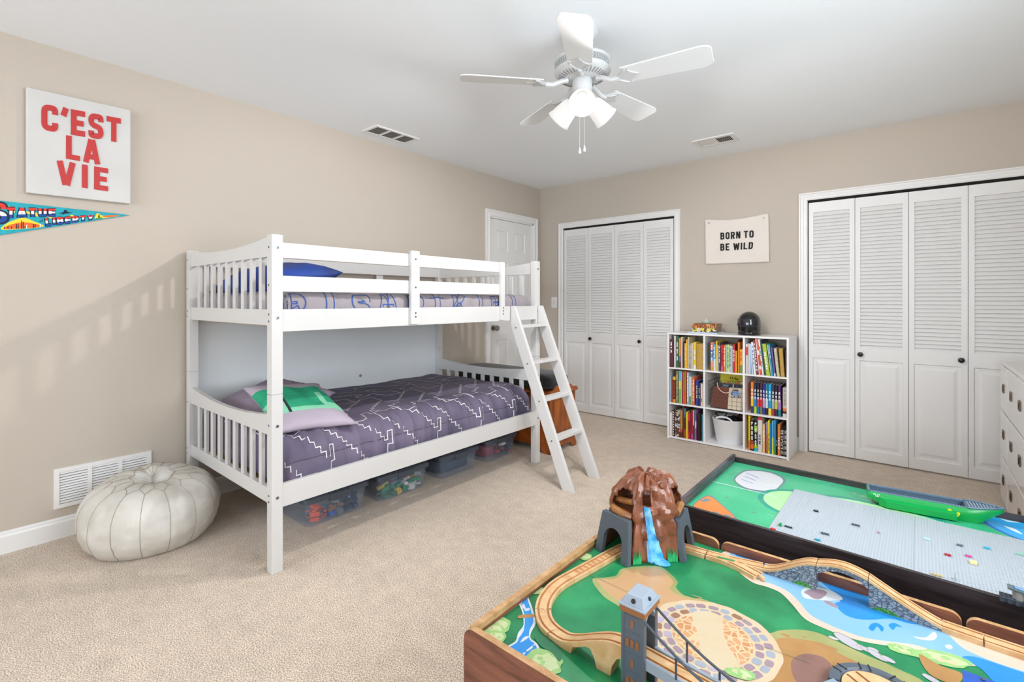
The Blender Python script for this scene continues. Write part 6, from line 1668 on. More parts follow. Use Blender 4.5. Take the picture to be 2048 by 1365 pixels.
# deck track through the tower, side girders and cables
dk = [Vector((X0t + .0 + .40 * k / 8, .932 - .010 * k / 8, BZ)) for k in range(9)]
m = MB(); track([Vector((-.4685 + .25 * k / 8, .932 - .002 * k, BZ)) for k in range(9)], '', build=False, mb=m, th=.010, w_=.038)
m.build('deck_track', [M_beech, M_groove], tw)
m = MB()
for s_ in (-1, 1):
    a = Vector((X1t - .002, .932 + s_ * .0235, BZ - .018)); b = Vector((-.22, .915 + s_ * .0235, BZ - .018))
    n3 = Vector((0, .003, 0)); m.add([a - n3, b - n3, b + n3, a + n3, a - n3 + Vector((0, 0, .020)), b - n3 + Vector((0, 0, .020)), b + n3 + Vector((0, 0, .020)), a + n3 + Vector((0, 0, .020))], [(0, 1, 2, 3), (7, 6, 5, 4), (0, 4, 5, 1), (1, 5, 6, 2), (2, 6, 7, 3), (3, 7, 4, 0)])
m.build('girder', M_tow2, tw)
for s_ in (-1, 1):
    a = Vector((X1t + .001, .932 + s_ * .0265 + (.003 if s_ > 0 else -.002), ZE - .008)); b = Vector((-.225, .918 + s_ * .0265, BZ + .004))
    pts = [a.lerp(b, t / 12) + Vector((0, 0, -.012 * math.sin(math.pi * t / 12))) for t in range(13)]
    MB().tube(pts, .0026, 8).build('cable', M_dkp, tw, smooth=True)
    for t in (4, 8):
        p = pts[t]; MB().tube([p, (p.x, p.y, BZ + .000)], .0022, 8).build('hanger', M_dkp, tw, smooth=True)
for x in (-.26,): MB().box((x - .01, .895, FZ + .0005), (x + .01, .950, BZ - .0185)).build('deck_support', M_tow, tw)

# ---- brown mountain tunnel
M_rockb = mat('brown_rock_plastic', '#6e3f2b', .30, bump=.35, bscale=70, color2='#8c543a', vscale=14, coat=.15)
M_wfall = mat('waterfall_blue', '#2f9be0', .25, bump=.5, bscale=160, color2='#8fd0f2', vscale=45)
M_arch = mat('slate_grey_plastic', '#4c555e', .5, bump=.15, bscale=200)
M_moss = mat('moss_green_paint', '#22a05e', .5, vary=.2, vscale=60)
mt_ = thing('toy_mountain', 'brown plastic mountain tunnel with a blue waterfall on the train table', 'toy mountain', (-.670, 1.455, FZ))
foot = [Vector(p) for p in ((-.772, 1.368), (-.662, 1.342), (-.560, 1.452), (-.574, 1.560), (-.690, 1.580), (-.778, 1.505))]
segs = [10, 16, 9, 10, 8, 10]; per = []; tagp = []
for i in range(6):
    a, b = foot[i], foot[(i + 1) % 6]
    for k in range(segs[i]): per.append(a.lerp(b, k / segs[i])); tagp.append((i, k / segs[i]))
cen = Vector((-.672, 1.468)); NL = 22; Hm = .222
def rock_pt(i, j):
    p = per[i % len(per)]; t = j / NL
    side, s_ = tagp[i % len(per)]
    sc = 1 - .25 * t ** 1.15 - .18 * max(0, (t - .74) / .26) ** 2
    q = cen + (p - cen) * sc
    nrm = (p - cen).normalized()
    flute = .0050 * (round(2.2 * math.sin(s_ * 21 + 3.5 * noise.noise(Vector((s_ * 3, t * 4, side))))) / 2.2) * (1 if side == 1 else .5)
    blk = .014 * (round(3 * noise.noise(Vector((p.x * 32, p.y * 32, t * 7)))) / 3)
    d = (flute + blk) * (.25 + .75 * min(1, t * 3)) * (.2 if t < .52 and side in (0, 2) else 1)
    hh = Hm * t
    if t > .8: hh += (t - .8) * .10 * noise.noise(Vector((p.x * 34, p.y * 34, 4.0))) 
    return Vector((q.x + nrm.x * d, q.y + nrm.y * d, FZ + .001 + hh))
NP = len(per); m = MB(); k0 = 0
for j in range(NL + 1):
    for i in range(NP): m.v.append(tuple(rock_pt(i, j)))
for j in range(NL):
    t = (j + .5) / NL; z = t * Hm
    for i in range(NP):
        side, s_ = tagp[i]
        if side in (0, 2) and z < .118: continue                       # tunnel mouths, closed by the grey portals
        if side == 0 and .132 < z < .132 + .074 * (1 - ((s_ - .5) / .5) ** 4) and .06 < s_ < .92: continue     # left cave
        if side == 2 and .130 < z < .130 + .072 * (1 - ((s_ - .5) / .5) ** 4) and .08 < s_ < .9: continue    # right cave
        if side == 1 and .160 < z < .205 and .18 < s_ < .40: continue    # slot above the waterfall
        a, b = j * NP + i, j * NP + (i + 1) % NP; m.f.append([a, b, b + NP, a + NP]); m.m.append(0)
# crown with broken rocks
top = [Vector(v) for v in m.v[NL * NP:(NL + 1) * NP]]; k1 = len(m.v)
for lev, (sc, dz_) in enumerate(((.62, .010), (.25, .004))):
    for i in range(NP):
        p = top[i]; q = Vector((cen.x + (p.x - cen.x) * sc, cen.y + (p.y - cen.y) * sc, p.z + dz_ + .010 * noise.noise(Vector((p.x * 60, p.y * 60, lev)))))
        m.v.append(tuple(q))
for lev in range(2):
    for i in range(NP):
        a = (NL * NP + i) if lev == 0 else k1 + i; b = (NL * NP + (i + 1) % NP) if lev == 0 else k1 + (i + 1) % NP
        c1 = k1 + lev * NP + (i + 1) % NP; d1 = k1 + lev * NP + i; m.f.append([a, b, c1, d1]); m.m.append(0)
m.f.append([k1 + NP + i for i in range(NP)]); m.m.append(0)
m.build('rock_shell', M_rockb, mt_, smooth=True, solid=.005, angle=24)
rs = random.Random(8); bl = MB()
for (x, y, z, s_) in ((-.640, 1.455, .622, .016), (-.655, 1.440, .612, .014), (-.628, 1.472, .617, .015), (-.675, 1.45, .612, .014), (-.695, 1.455, .608, .013), (-.660, 1.475, .619, .012), (-.700, 1.475, .603, .015), (-.622, 1.450, .606, .011), (-.645, 1.430, .598, .010), (-.68, 1.432, .600, .010)):
    T = Matrix.Translation((cen.x + (x - cen.x) * 1.25, cen.y + (y - cen.y) * 1.25, z + .004)) @ Matrix.Rotation(rs.random() * 3, 4, 'Z') @ Matrix.Rotation(rs.uniform(-.5, .5), 4, 'X')
    bl.lathe([(0, -s_), (s_ * .9, -s_ * .6), (s_, s_ * .2), (s_ * .6, s_ * .8), (0, s_)], T=T, seg=6)
bl.build('crown_rocks', M_rockb, mt_, bevel=.001)
# cave floor and log-like ledges
MB().prism([(cen + (p - cen) * .80).to_3d() + Vector((0, 0, FZ + .128)) for p in foot], (0, 0, .006)).build('cave_floor', M_rockb, mt_)
lg = MB()
lg.tube([(-.760, 1.398, .530), (-.735, 1.376, .527), (-.700, 1.368, .522), (-.672, 1.368, .520)], [.008, .011, .012, .010], 10)
lg.tube([(-.748, 1.415, .545), (-.715, 1.395, .552), (-.682, 1.392, .556)], [.009, .010, .009], 10)
lg.tube([(-.574, 1.468, .528), (-.580, 1.500, .536), (-.586, 1.535, .530)], [.011, .014, .011], 10)
lg.build('ledges', mat('bronze_rock_plastic', '#8a5630', .28, bump=.3, bscale=60, color2='#b07a44', vscale=20), mt_, smooth=True)
# grey portals
def portal(a, b, z0, z1, out, th=.016, inset=.10):
    """leaning trapezoid face with an arched opening, from a to b on the ground"""
    a, b = Vector((a[0], a[1], 0)), Vector((b[0], b[1], 0)); L = (b - a).length; d = (b - a) / L; o = Vector((out[0], out[1], 0)).normalized()
    H = z1 - z0; lean = -.020
    def pt(s, h): 
        k = h / H; ss = L * (.5 + (s - .5) * (1 - inset * 1.7 * k)); return a + d * ss + o * (lean * k) + Vector((0, 0, z0 + h))
    n = 12; out_l = []; m = MB(); oh = .70
    arch_in = [(.20, 0)] + [(.5 - .30 * math.cos(math.pi * k / n) * (1), .42 * H + (oh - .42) * H * math.sin(math.pi * k / n)) for k in range(n + 1)] + [(.80, 0)]
    arch_out = [(0, 0), (0, .42 * H)] + [(max(0, min(1, .5 - .5 * math.cos(math.pi * k / n) / max(abs(math.cos(math.pi * k / n)), .35 + .65 * abs(math.cos(math.pi * k / n))))), H if 2 <= k <= n - 2 else .42 * H + .58 * H * (k / 2 if k < 2 else (n - k) / 2)) for k in range(1, n)] + [(1, .42 * H), (1, 0)]
    ai = [pt(s, h) for s, h in arch_in]; ao = [pt(s, h) for s, h in arch_out]
    N = len(ai)
    off = o * th
    for q in range(N - 1):
        f0 = [ao[q], ao[q + 1], ai[q + 1], ai[q]]
        m.face([p + off for p in f0]); m.face([p for p in f0[::-1]])
        m.face([ai[q], ai[q + 1], ai[q + 1] + off, ai[q] + off]); m.face([ao[q + 1], ao[q], ao[q] + off, ao[q + 1] + off])
    for q in (0, N - 1): m.face([ao[q], ai[q], ai[q] + off, ao[q] + off])
    return m.build('portal', M_arch, mt_)
portal((-.786, 1.362), (-.658, 1.330), FZ + .0006, .516, (-.24, -.97))
portal((-.556, 1.446), (-.570, 1.572), FZ + .0006, .514, (1, .11))
# waterfall, pool and moss painted on the front
def on_front(s_, z, lift):
    j = max(0, min(NL, (z - FZ - .001) / Hm * NL)); i0 = segs[0] + s_ * segs[1]; ia = int(i0); fr_ = i0 - ia; ja = int(j); jf = j - ja
    f = lambda i, j_: rock_pt(i, min(NL, j_))
    p = f(ia, ja).lerp(f(ia + 1, ja), fr_).lerp(f(ia, ja + 1).lerp(f(ia + 1, ja + 1), fr_), jf)
    out = Vector((.70, -.71, 0)); return p + out * lift
m = MB(); nz_ = 24; nw = 8
def wf(a, b):
    z = FZ + .004 + (.158) * (1 - a); cs = .30 + .20 * a; hw = .075 + .10 * a if a > .6 else .075 + .03 * a
    s_ = cs + (b - .5) * 2 * hw; return on_front(s_, z, .006 + .004 * math.sin(b * math.pi) + .0018 * math.sin(b * 25 + a * 3))
m.grid(wf, nz_, 14); m.build('waterfall', M_wfall, mt_, smooth=True, solid=.002, angle=180)
c = on_front(.62, FZ + .004, .016); m = MB(); m.loft([[Vector((c.x + r_ * math.cos(t) * 1.0 - .012, c.y + r_ * .6 * math.sin(t) + .002, FZ + z_)) for t in [2 * math.pi * k / 20 for k in range(20)]] for r_, z_ in ((.030, .0008), (.033, .004), (.026, .009), (.008, .010))])
m.build('pool', M_wfall, mt_, smooth=True)
for s0, wd_ in ((.10, .085), (.84, .10)):
    m = MB(); n = 10
    for k in range(n):
        s1_ = s0 - wd_ + 2 * wd_ * k / n; s2_ = s1_ + 2 * wd_ / n * .9; h_ = .018 + .022 * ((k * 7) % 5) / 5 * (1 - abs(k / n - .5))
        m.face([on_front(s1_, FZ + .002, .0085), on_front(s2_, FZ + .002, .0085), on_front((s1_ + s2_) / 2 + .004, FZ + .002 + h_ + .012, .0075)]); m.face([on_front(s1_, FZ + .002, .0085), on_front(s2_, FZ + .002, .0085), on_front(s2_, FZ + h_, .008), on_front(s1_, FZ + h_ * .8, .008)])
    m.build('moss_paint', M_moss, mt_, solid=.0015)
m = MB(); m.face([on_front(.06, FZ + .075, .004)] * 0 or [Vector((-.735, 1.46, FZ + .02)), Vector((-.715, 1.46, FZ + .02)), Vector((-.715, 1.46, FZ + .09)), Vector((-.735, 1.46, FZ + .09))]); m.build('inner_rib', M_rockb, mt_, solid=.004)

# ---- turntable at the near edge
ct_ = P(1712, 1336, FZ); ct_ = Vector((ct_.x + .040, ct_.y - .075, FZ))
ctx, cty = ct_.x, ct_.y
tn = thing('turntable', 'round wooden train turntable with a grey ring at the near edge of the table', 'turntable', (ctx, cty, FZ))
m = MB(); m.lathe([(.060, .001), (.080, .001), (.082, .006), (.080, .013), (.066, .014), (.063, .010), (.060, .010)], (ctx, cty, FZ), 40, cap=(False, False)); m.loft([[(ctx + r_ * math.cos(t * math.pi / 20), cty + r_ * math.sin(t * math.pi / 20), FZ + .001) for t in range(40)] for r_ in (.060, .080)], 0, True, (False, False))
m.build('grey_ring', M_tow, tn, smooth=True)
m = MB(); m.lathe([(0, .002), (.058, .002), (.058, .0125), (0, .0125)], (ctx, cty, FZ), 40)
plt = m.build('wooden_disc', M_beech, tn, smooth=True)
m = MB()
for o_ in (-.012, .012):
    d_ = Vector((math.cos(R(-35)), math.sin(R(-35)), 0)); n_ = Vector((-d_.y, d_.x, 0)); c = Vector((ctx, cty, FZ + .0128)) + n_ * o_
    m.face([c - d_ * .054 - n_ * .0025, c + d_ * .054 - n_ * .0025, c + d_ * .054 + n_ * .0025, c - d_ * .054 + n_ * .0025])
m.lathe([(.0, 0), (.016, 0)], (ctx + .018, cty - .005, FZ + .0129), 20, cap=(False, False)); m.build('groove_marks', mat('dark_brown_wood', '#7c4a2a', .5), plt)
m = MB()
for k in range(8):
    a = R(k * 45 + 20)
    for s_ in (-.12, .12): m.box((-.010, -.0014, 0), (.010, .0014, .0006), 0, Matrix.Translation((ctx + .0715 * math.cos(a + s_), cty + .0715 * math.sin(a + s_), FZ + .0138)) @ Matrix.Rotation(a, 4, 'Z'))
m.build('ring_slots', mat('matt_black', '#1c1c20', .7), tn)
# grey ramp block left of the turntable
g0 = P(1650, 1349, FZ + .02)
gb = Vector((g0.x + .02, g0.y - .030, FZ)); m = MB()
T = Matrix.Translation(gb) @ Matrix.Rotation(R(-30), 4, 'Z')
m.loft([[T @ Vector(p) for p in ((-.026, -.03, .0006), (.022, -.03, .0006), (.022, .026, .0006), (-.026, .026, .0006))], [T @ Vector(p) for p in ((-.018, -.03, .022), (.020, -.03, .022), (.020, .020, .022), (-.018, .020, .022))]])
tag(m.build('toy_ramp', mat('blue_grey_plastic', '#8497a8', .4), None, bevel=.002, loc=tuple(gb)), 'blue-grey plastic block beside the round turntable', 'toy')
# blue toy station at the right, partly beyond the picture edge
b0_ = P(1922, 1338, FZ + .045); M_bt = mat('royal_blue_plastic', '#0f4fae', .35)
bs = thing('toy_station', 'blue-roofed toy station with a red base at the right end of the train table', 'toy building', (b0_.x + .07, b0_.y - .05, FZ))
bx_, by_ = b0_.x, b0_.y
m = MB(); m.box((bx_ + .004, by_ - .085, FZ + .0006), (bx_ + .125, by_ - .012, FZ + .030)); m.build('walls', mat('toy_red_paint', '#b3202a', .4), bs, bevel=.002)
for k in range(2):
    x = bx_ + .001 + k * .066; m = MB()
    m.prism([(x, by_ - .090, FZ + .030), (x, by_ - .090, FZ + .034), (x, by_ - .048, FZ + .056), (x, by_ - .004, FZ + .046), (x, by_ - .002, FZ + .040), (x, by_ - .048, FZ + .048)], (.062, 0, 0)); rf2 = m.build('roof', M_bt, bs, bevel=.001)
    Tq = Matrix.Translation((x + .030, by_ - .022, FZ + .0515)) @ Matrix.Rotation(R(-13), 4, 'X'); MB().lathe([(0, 0), (.004, 0), (.004, .0015), (0, .0015)], T=Tq, seg=12).build('screw', M_bolt, rf2)

# ============================================================ DARK TABLE (behind)
M_esp = wood_mat('espresso_veneer', '#241d1f', '#3d3436', (2.5, 2.5, 26), .40, nscale=2.4)
M_espr = wood_mat('worn_rim', '#3a3236', '#5d5963', (2.5, 2.5, 26), .42, nscale=3)
RZ, GZ = .420, .396
A_ = P(1359, 1008, RZ); D_ = P(1996.8, 1194, RZ); B_ = P(1469, 913, RZ); Cc = P(2048, 1031.7, RZ)
D2 = A_.lerp(D_, 1.57); C2 = B_.lerp(Cc, 1.30)
dtb = thing('play_table', 'dark espresso play table with a worn green and blue printed top', 'play table', ((A_.x + C2.x) / 2, (A_.y + C2.y) / 2, 0))
def wall(a, b, inward, th, z0, z1, name, mt, ex=0):
    d = (b - a).normalized(); n = Vector((-d.y, d.x, 0)) * inward * th
    m = MB(); m.prism([Vector((p.x, p.y, z0)) for p in (a, b, b + n, a + n)], (0, 0, z1 - z0)); return m.build(name, mt, dtb, bevel=.002)
wall(A_, D2, 1, .012, .06, RZ, 'front_board', M_esp)
wall(B_, C2, -1, .012, .06, RZ, 'back_board', M_esp)
dAB = (B_ - A_).normalized()
wall(A_ - dAB * .004 - Vector((.010, 0, 0)), B_ + dAB * .004 - Vector((.010, 0, 0)), -1, .014, .06, RZ + .010, 'side_board', M_espr)
wall(D2, C2, 1, .014, .06, RZ + .010, 'side_board', M_esp)
LG = lambda s, t: A_.lerp(D2, s).lerp(B_.lerp(C2, s), t)
for s_, t_2 in ((.05, .08), (.95, .08), (.95, .92), (.05, .92)):
    p = LG(s_, t_2); MB().box((p.x - .03, p.y - .03, 0), (p.x + .03, p.y + .03, GZ - .015)).build('leg', M_esp, dtb)
def worn(name, c1, c2, wear='#d5e6dc'):
    if name in _M: return _M[name]
    m = mat(name, c1, .28, color2=c2, vscale=6); nt = m.node_tree; b = nt.nodes['Principled BSDF']; L = nt.links
    src = b.inputs['Base Color'].links[0].from_socket
    tc = nt.nodes.new('ShaderNodeTexCoord'); mp = nt.nodes.new('ShaderNodeMapping'); mp.inputs['Scale'].default_value = (34, 90, 60); mp.inputs['Rotation'].default_value = (0, 0, .5)
    n = nt.nodes.new('ShaderNodeTexNoise'); n.inputs['Scale'].default_value = 1.4; n.inputs['Detail'].default_value = 6; n.inputs['Roughness'].default_value = .7
    n2 = nt.nodes.new('ShaderNodeTexNoise'); n2.inputs['Scale'].default_value = 5
    ad = nt.nodes.new('ShaderNodeMath'); ad.operation = 'MULTIPLY'; r_ = nt.nodes.new('ShaderNodeValToRGB'); r_.color_ramp.elements[0].position = .365; r_.color_ramp.elements[1].position = .40
    L.new(tc.outputs['Object'], mp.inputs[0]); L.new(mp.outputs[0], n.inputs[0]); L.new(tc.outputs['Object'], n2.inputs[0])
    L.new(n.outputs[0], ad.inputs[0]); L.new(n2.outputs[0], ad.inputs[1]); L.new(ad.outputs[0], r_.inputs[0])
    mx = nt.nodes.new('ShaderNodeMix'); mx.data_type = 'RGBA'; L.new(r_.outputs[0], mx.inputs[0]); L.new(src, mx.inputs[6]); mx.inputs[7].default_value = lin(wear); L.new(mx.outputs[2], b.inputs['Base Color'])
    return m
G_green = worn('print_meadow', '#2fa878', '#4bb98a'); G_or = worn('print_orange_paper', '#e8793a', '#e58848'); G_wh = worn('print_white_pad', '#cfd2d6', '#c8ccd0')
G_ring = worn('print_teal_ring', '#1d8f7c', '#249a84'); G_lg = worn('print_light_green', '#9fd89a', '#aade9e'); G_blue = worn('print_water', '#1f9fe0', '#2db0ea', '#c8ecfa'); G_gr = mat('print_grey', '#6d7f86', .4); G_db = mat('print_deep_blue', '#1c62c0', .4); G_wl = mat('print_pale_line', '#cfe2ea', .4)
gm = [G_green, G_or, G_wh, G_ring, G_lg, G_blue, G_gr, G_db, G_wl]
tm = MB(); inn = [LG(.0, .0) + Vector((.002, .012, 0)), D2 + Vector((-.012, .012, 0)), C2 + Vector((-.012, -.012, 0)), B_ + Vector((.002, -.012, 0))]
tm.prism([Vector((p.x, p.y, GZ - .012)) for p in inn], (0, 0, .012), 0)
def clip2(tri_):
    out = [Vector(p) for p in tri_]
    for i in range(4):
        a, b = inn[i], inn[(i + 1) % 4]; nx, ny = -(b.y - a.y), (b.x - a.x); res = []
        for k in range(len(out)):
            p, q = out[k], out[(k + 1) % len(out)]; dp = (p.x - a.x) * nx + (p.y - a.y) * ny; dq = (q.x - a.x) * nx + (q.y - a.y) * ny
            if dp >= 0: res.append(p)
            if (dp >= 0) != (dq >= 0): res.append(p.lerp(q, dp / (dp - dq)))
        out = res
        if len(out) < 3: return []
    return out
layer[0] = 0
G6 = lambda x, y: C6(x, y, GZ)
def pg(pts, mi, s=5): paint(tm, W(pts, G6), mi, s, clip2, GZ)
def pgd(pts, mi): pg(pts, mi, 0)
pg([(368, 205), (400, 165), (450, 146), (560, 152), (630, 175), (668, 205), (640, 245), (600, 272), (500, 270), (420, 250)], 6)
pg([(378, 205), (408, 170), (455, 152), (555, 158), (622, 180), (655, 207), (632, 240), (595, 265), (505, 263), (428, 244)], 2)
for k in range(3): a, b = (445 - 15 * k, 165 + 17 * k), (510 - 15 * k, 190 + 17 * k); pgd([a, b, (b[0], b[1] + 2.4), (a[0], a[1] + 2.4)], 7)
pg([(135, 345), (200, 298), (245, 300), (300, 345), (388, 432), (250, 402), (150, 375)], 6); pg([(142, 345), (203, 303), (240, 305), (295, 348), (372, 424), (250, 394), (155, 370)], 1)
for (x, y) in ((195, 325), (215, 318), (262, 395), (330, 412)): paint(tm, [Vector((p.x, p.y, GZ)) for p in ell(G6(x, y), .014, .010)], 6, 3, clip2, GZ)
cg = G6(760, 345); 
def circ(r_, mi, c=cg, sq=1): paint(tm, [Vector((c.x + r_ * math.cos(t * math.pi / 20), c.y + r_ * sq * math.sin(t * math.pi / 20), GZ)) for t in range(40)], mi, 2, clip2, GZ)
circ(.150, 3); circ(.130, 4)
pg([(800, 290), (1000, 300), (1250, 350), (1500, 410), (1620, 460), (1500, 480), (1200, 420), (900, 350)], 3); pg([(820, 300), (1000, 312), (1240, 360), (1480, 420), (1560, 455), (1400, 460), (1100, 400), (850, 350)], 4)
pg([(1800, 440), (1850, 410), (1950, 400), (2300, 460), (2600, 600), (2300, 640), (2048, 560), (1900, 500)], 7); pg([(1830, 445), (1870, 418), (1950, 408), (2300, 470), (2600, 600), (2300, 625), (2048, 552), (1930, 505)], 5)
for pts in ([(1900, 420), (1960, 440), (2048, 450), (1960, 448)], [(1930, 470), (2000, 490), (2040, 520), (1985, 500)]): pg(pts, 8, 3)
for (x, y) in ((485, 392), (352, 172), (680, 180), (940, 240), (330, 305)):
    for s_ in (-1, 1):
        c = G6(x, y); d_ = Vector((math.cos(.5 + s_ * .7), math.sin(.5 + s_ * .7), 0)); n_ = Vector((-d_.y, d_.x, 0)) * .0015
        paint(tm, [c - d_ * .008 - n_, c + d_ * .008 - n_, c + d_ * .008 + n_, c - d_ * .008 + n_], 6, 0, clip2, GZ)
pgd([(240, 210), (620, 302), (620, 304.5), (240, 212.5)], 8)
tm.build('printed_top', gm, dtb, fix=False)

# grey stud baseplates
M_plate = mat('light_grey_studs', '#b3bbc2', .32)
far0, near0 = P(1588.9, 979.2, GZ + .003), P(1534.5, 1060.5, GZ + .003)
xdir = (P(2045, 1081.8, GZ) - P(1588.9, 979.2, GZ)); xdir.z = 0; xdir.normalize(); ydir = (far0 - near0); ydir.z = 0; PSY = ydir.length + .004; ydir.normalize()
PLN = 48; PS = .384; PLM = int(round(PSY / .008)); o0 = far0 - ydir * PSY
plates_lab = ['light grey stud baseplate on the dark table, first of three from the orange print', 'middle light grey stud baseplate on the dark table below the green boat', 'narrow light grey stud baseplate nearest the dresser end of the dark table']
oct_ = [(math.cos(R(22.5 + 45 * k)), math.sin(R(22.5 + 45 * k))) for k in range(8)]
plate0 = None; PZ = GZ + .0012
for q in range(3):
    org = Vector((o0.x, o0.y, PZ)) + xdir * (PS + .0006) * q
    if q != 1:
        NC = PLN if q == 0 else 24
        m = MB(); pit = PS / PLN; PSY = PLM * pit; m.box((0, 0, 0), (NC * pit, PSY, .0022))
        for i in range(NC):
            for j in range(PLM):
                cx_, cy_ = (i + .5) * pit, (j + .5) * pit; k = len(m.v)
                for z in (.0022, .0040):
                    for a, b in oct_: m.v.append((cx_ + a * .00245, cy_ + b * .00245, z))
                for t in range(8): m.f.append([k + t, k + (t + 1) % 8, k + 8 + (t + 1) % 8, k + 8 + t]); m.m.append(0)
                m.f.append([k + 8 + t for t in range(8)]); m.m.append(0)
        SH_ = Matrix(((1, ydir.dot(xdir), 0), (0, ydir.dot(Vector((-xdir.y, xdir.x, 0))), 0), (0, 0, 1)))
        m.v = [tuple(SH_ @ Vector(p)) for p in m.v]
        o = m.build('stud_baseplate', M_plate, None, loc=(0, 0, 0), fix=False); plate0 = plate0 or o
    else:
        o = plate0.copy(); col.objects.link(o)
    o.location = org; o.rotation_euler = (0, 0, math.atan2(xdir.y, xdir.x))
    tag(o, plates_lab[q], 'baseplate', 'light grey baseplates')
def stud_brick(px, py, nx, ny, colour, label, h=.0032, name='toy_brick'):
    c = P(px, py, PZ + .005); dv = c - Vector((o0.x, o0.y, c.z)); b = dv.dot(Vector((-xdir.y, xdir.x, 0))) / ydir.dot(Vector((-xdir.y, xdir.x, 0))); a = dv.dot(xdir) - b * ydir.dot(xdir); pit = PS / PLN
    a = round(a / pit) * pit; b = min(round(b / pit) * pit, PSY - ny * pit); b = max(b, .010); z = PZ + .0041
    org = Vector((o0.x, o0.y, 0)) + xdir * a + ydir * b
    T = Matrix.Translation((org.x, org.y, z)) @ Matrix.Rotation(math.atan2(xdir.y, xdir.x), 4, 'Z'); m = MB()
    m.box((.0001, .0001, 0), (nx * pit - .0001, ny * pit - .0001, h), 0, T)
    for i in range(nx):
        for j in range(ny): m.lathe([(.0024, h), (.0024, h + .0018)], T=T @ Matrix.Translation(((i + .5) * pit, (j + .5) * pit, 0)), seg=8, cap=(False, True))
    tag(m.build(name, mat('brick_' + colour.strip('#'), colour, .3), None, loc=(org.x, org.y, z)), label, 'toy brick', 'loose toy bricks on the baseplates')
stud_brick(1625.5, 1022.5, 2, 1, '#16181c', 'black two-stud brick alone near the far left of the baseplate')
stud_brick(1700.5, 1049.5, 3, 1, '#4c5661', 'dark grey plate of three studs in the middle of the left baseplate')
stud_brick(1641.5, 1067.5, 3, 1, '#515b66', 'dark grey plate of three studs near the front of the left baseplate')
stud_brick(1556.5, 1052.5, 1, 2, '#1e9a4e', 'small green brick at the left edge of the baseplate', h=.006)
stud_brick(1569, 1053.5, 3, 1, '#2f363d', 'thin dark bar of studs joined to the small green brick', h=.002)
stud_brick(1541.5, 1060.5, 2, 1, '#d8252b', 'red brick at the near left corner of the baseplate')
stud_brick(1629, 1080, 2, 1, '#27a7bd', 'teal brick close to the near rim of the left baseplate')
stud_brick(1889, 1110, 2, 1, '#b02a3a', 'dark red brick on the right part of the baseplates')
stud_brick(1913, 1091, 2, 1, '#5c6876', 'slate grey brick behind the pink and dark red bricks')
stud_brick(1928, 1112, 2, 1, '#d2489a', 'pink brick beside the dark red one')
stud_brick(1937, 1126, 2, 2, '#e8dba0', 'cream brick below the pink one', h=.006)
stud_brick(1966, 1097, 2, 1, '#2ab0c8', 'bright cyan brick at the right of the baseplates')
stud_brick(2030, 1107, 4, 1, '#8fc8b0', 'pale mint plate at the far right of the baseplates')
stud_brick(1846, 1079, 2, 1, '#b7dce2', 'pale aqua brick in the middle of the baseplates')
stud_brick(1752, 1065, 1, 1, '#b48a9a', 'single dusty pink stud in the middle of the baseplates')
stud_brick(1861, 1149, 3, 1, '#cdb887', 'beige brick at the near rim of the baseplates')
# thin clear-grey figure stand
c = P(1910, 1161, PZ + .004); m = MB(); m.tube([c, c + Vector((0, 0, .020))], .0009, 6); 
for a in (30, 150, 270): m.tube([c + Vector((0, 0, .004)), c + Vector((.010 * math.cos(R(a)), .010 * math.sin(R(a)), .0008))], .0008, 6)
tag(m.build('figure_stand', mat('pale_grey_plastic2', '#8f9aa6', .4), None, loc=tuple(c)), 'tiny grey three-legged stand on the right baseplate', 'toy')

# green toy boat
S0, S1 = P(1765, 1013.5, GZ + .001), P(1962, 1050.8, GZ + .001)
bd = (S1 - S0).normalized(); bn = Vector((-bd.y, bd.x, 0))
stern = P(1737, 985, GZ + .052); L_b = 0
def bpt(s, n, z): p = S0 + bd * s + bn * n; return Vector((p.x, p.y, GZ + .001 + z))
HB = .050; Wb = .085
pr = P(1735.5, 983.9, GZ + .001 + HB); s_st = (pr - S0).dot(bd); n_st = (pr - S0).dot(bn)
pb = P(2013.5, 1026, GZ + .001 + HB + .006); s_bow = (pb - S0).dot(bd); 
s_mid = (P(1936, 1019, GZ + .001 + HB) - S0).dot(bd)
boat = thing('toy_boat', 'green toy boat hull with a grey studded deck on the dark table', 'toy boat', tuple(bpt((s_st + s_bow) / 2, Wb / 2, 0)))
M_bg = mat('boat_green', '#0c9846', .28); M_bd = mat('boat_deck_grey', '#5b7183', .4); M_bl = mat('boat_stud_grey', '#7f95a5', .4)
N = 26; rings = []
for k in range(N + 1):
    s = s_st + (s_bow - s_st) * k / N; t = (s - s_mid) / (s_bow - s_mid)
    half = Wb / 2 * (1 if t <= 0 else max(.02, (1 - t ** 1.7)))
    lowr = 0 if (s > 0 and s < (S1 - S0).length) else (min(1, -s / .03) * .022 if s <= 0 else min(1, (s - (S1 - S0).length) / max(.01, s_bow - (S1 - S0).length)) ** .8 * HB * .9)
    kb = .86; c_ = Wb / 2; zt = HB + (.006 * max(0, t))
    rings.append([bpt(s, c_ - half, zt), bpt(s, c_ - half * .985, lowr + (zt - lowr) * .45), bpt(s, c_ - half * kb, lowr), bpt(s, c_ + half * kb, lowr), bpt(s, c_ + half * .985, lowr + (zt - lowr) * .45), bpt(s, c_ + half, zt)])
m = MB(); m.loft(rings, 0, False, (True, False)); hull = m.build('hull', M_bg, boat, smooth=True, solid=.002, angle=35)
m = MB(); a0_, a1_ = s_st + .035, s_mid - .03
m.loft([[bpt(s, -.001 - w_, z) for w_, z in ((0, .032), (.018, .027), (.018, .004), (0, .0))] for s in (a0_ + .022, a1_)] , 0, True, (True, True))
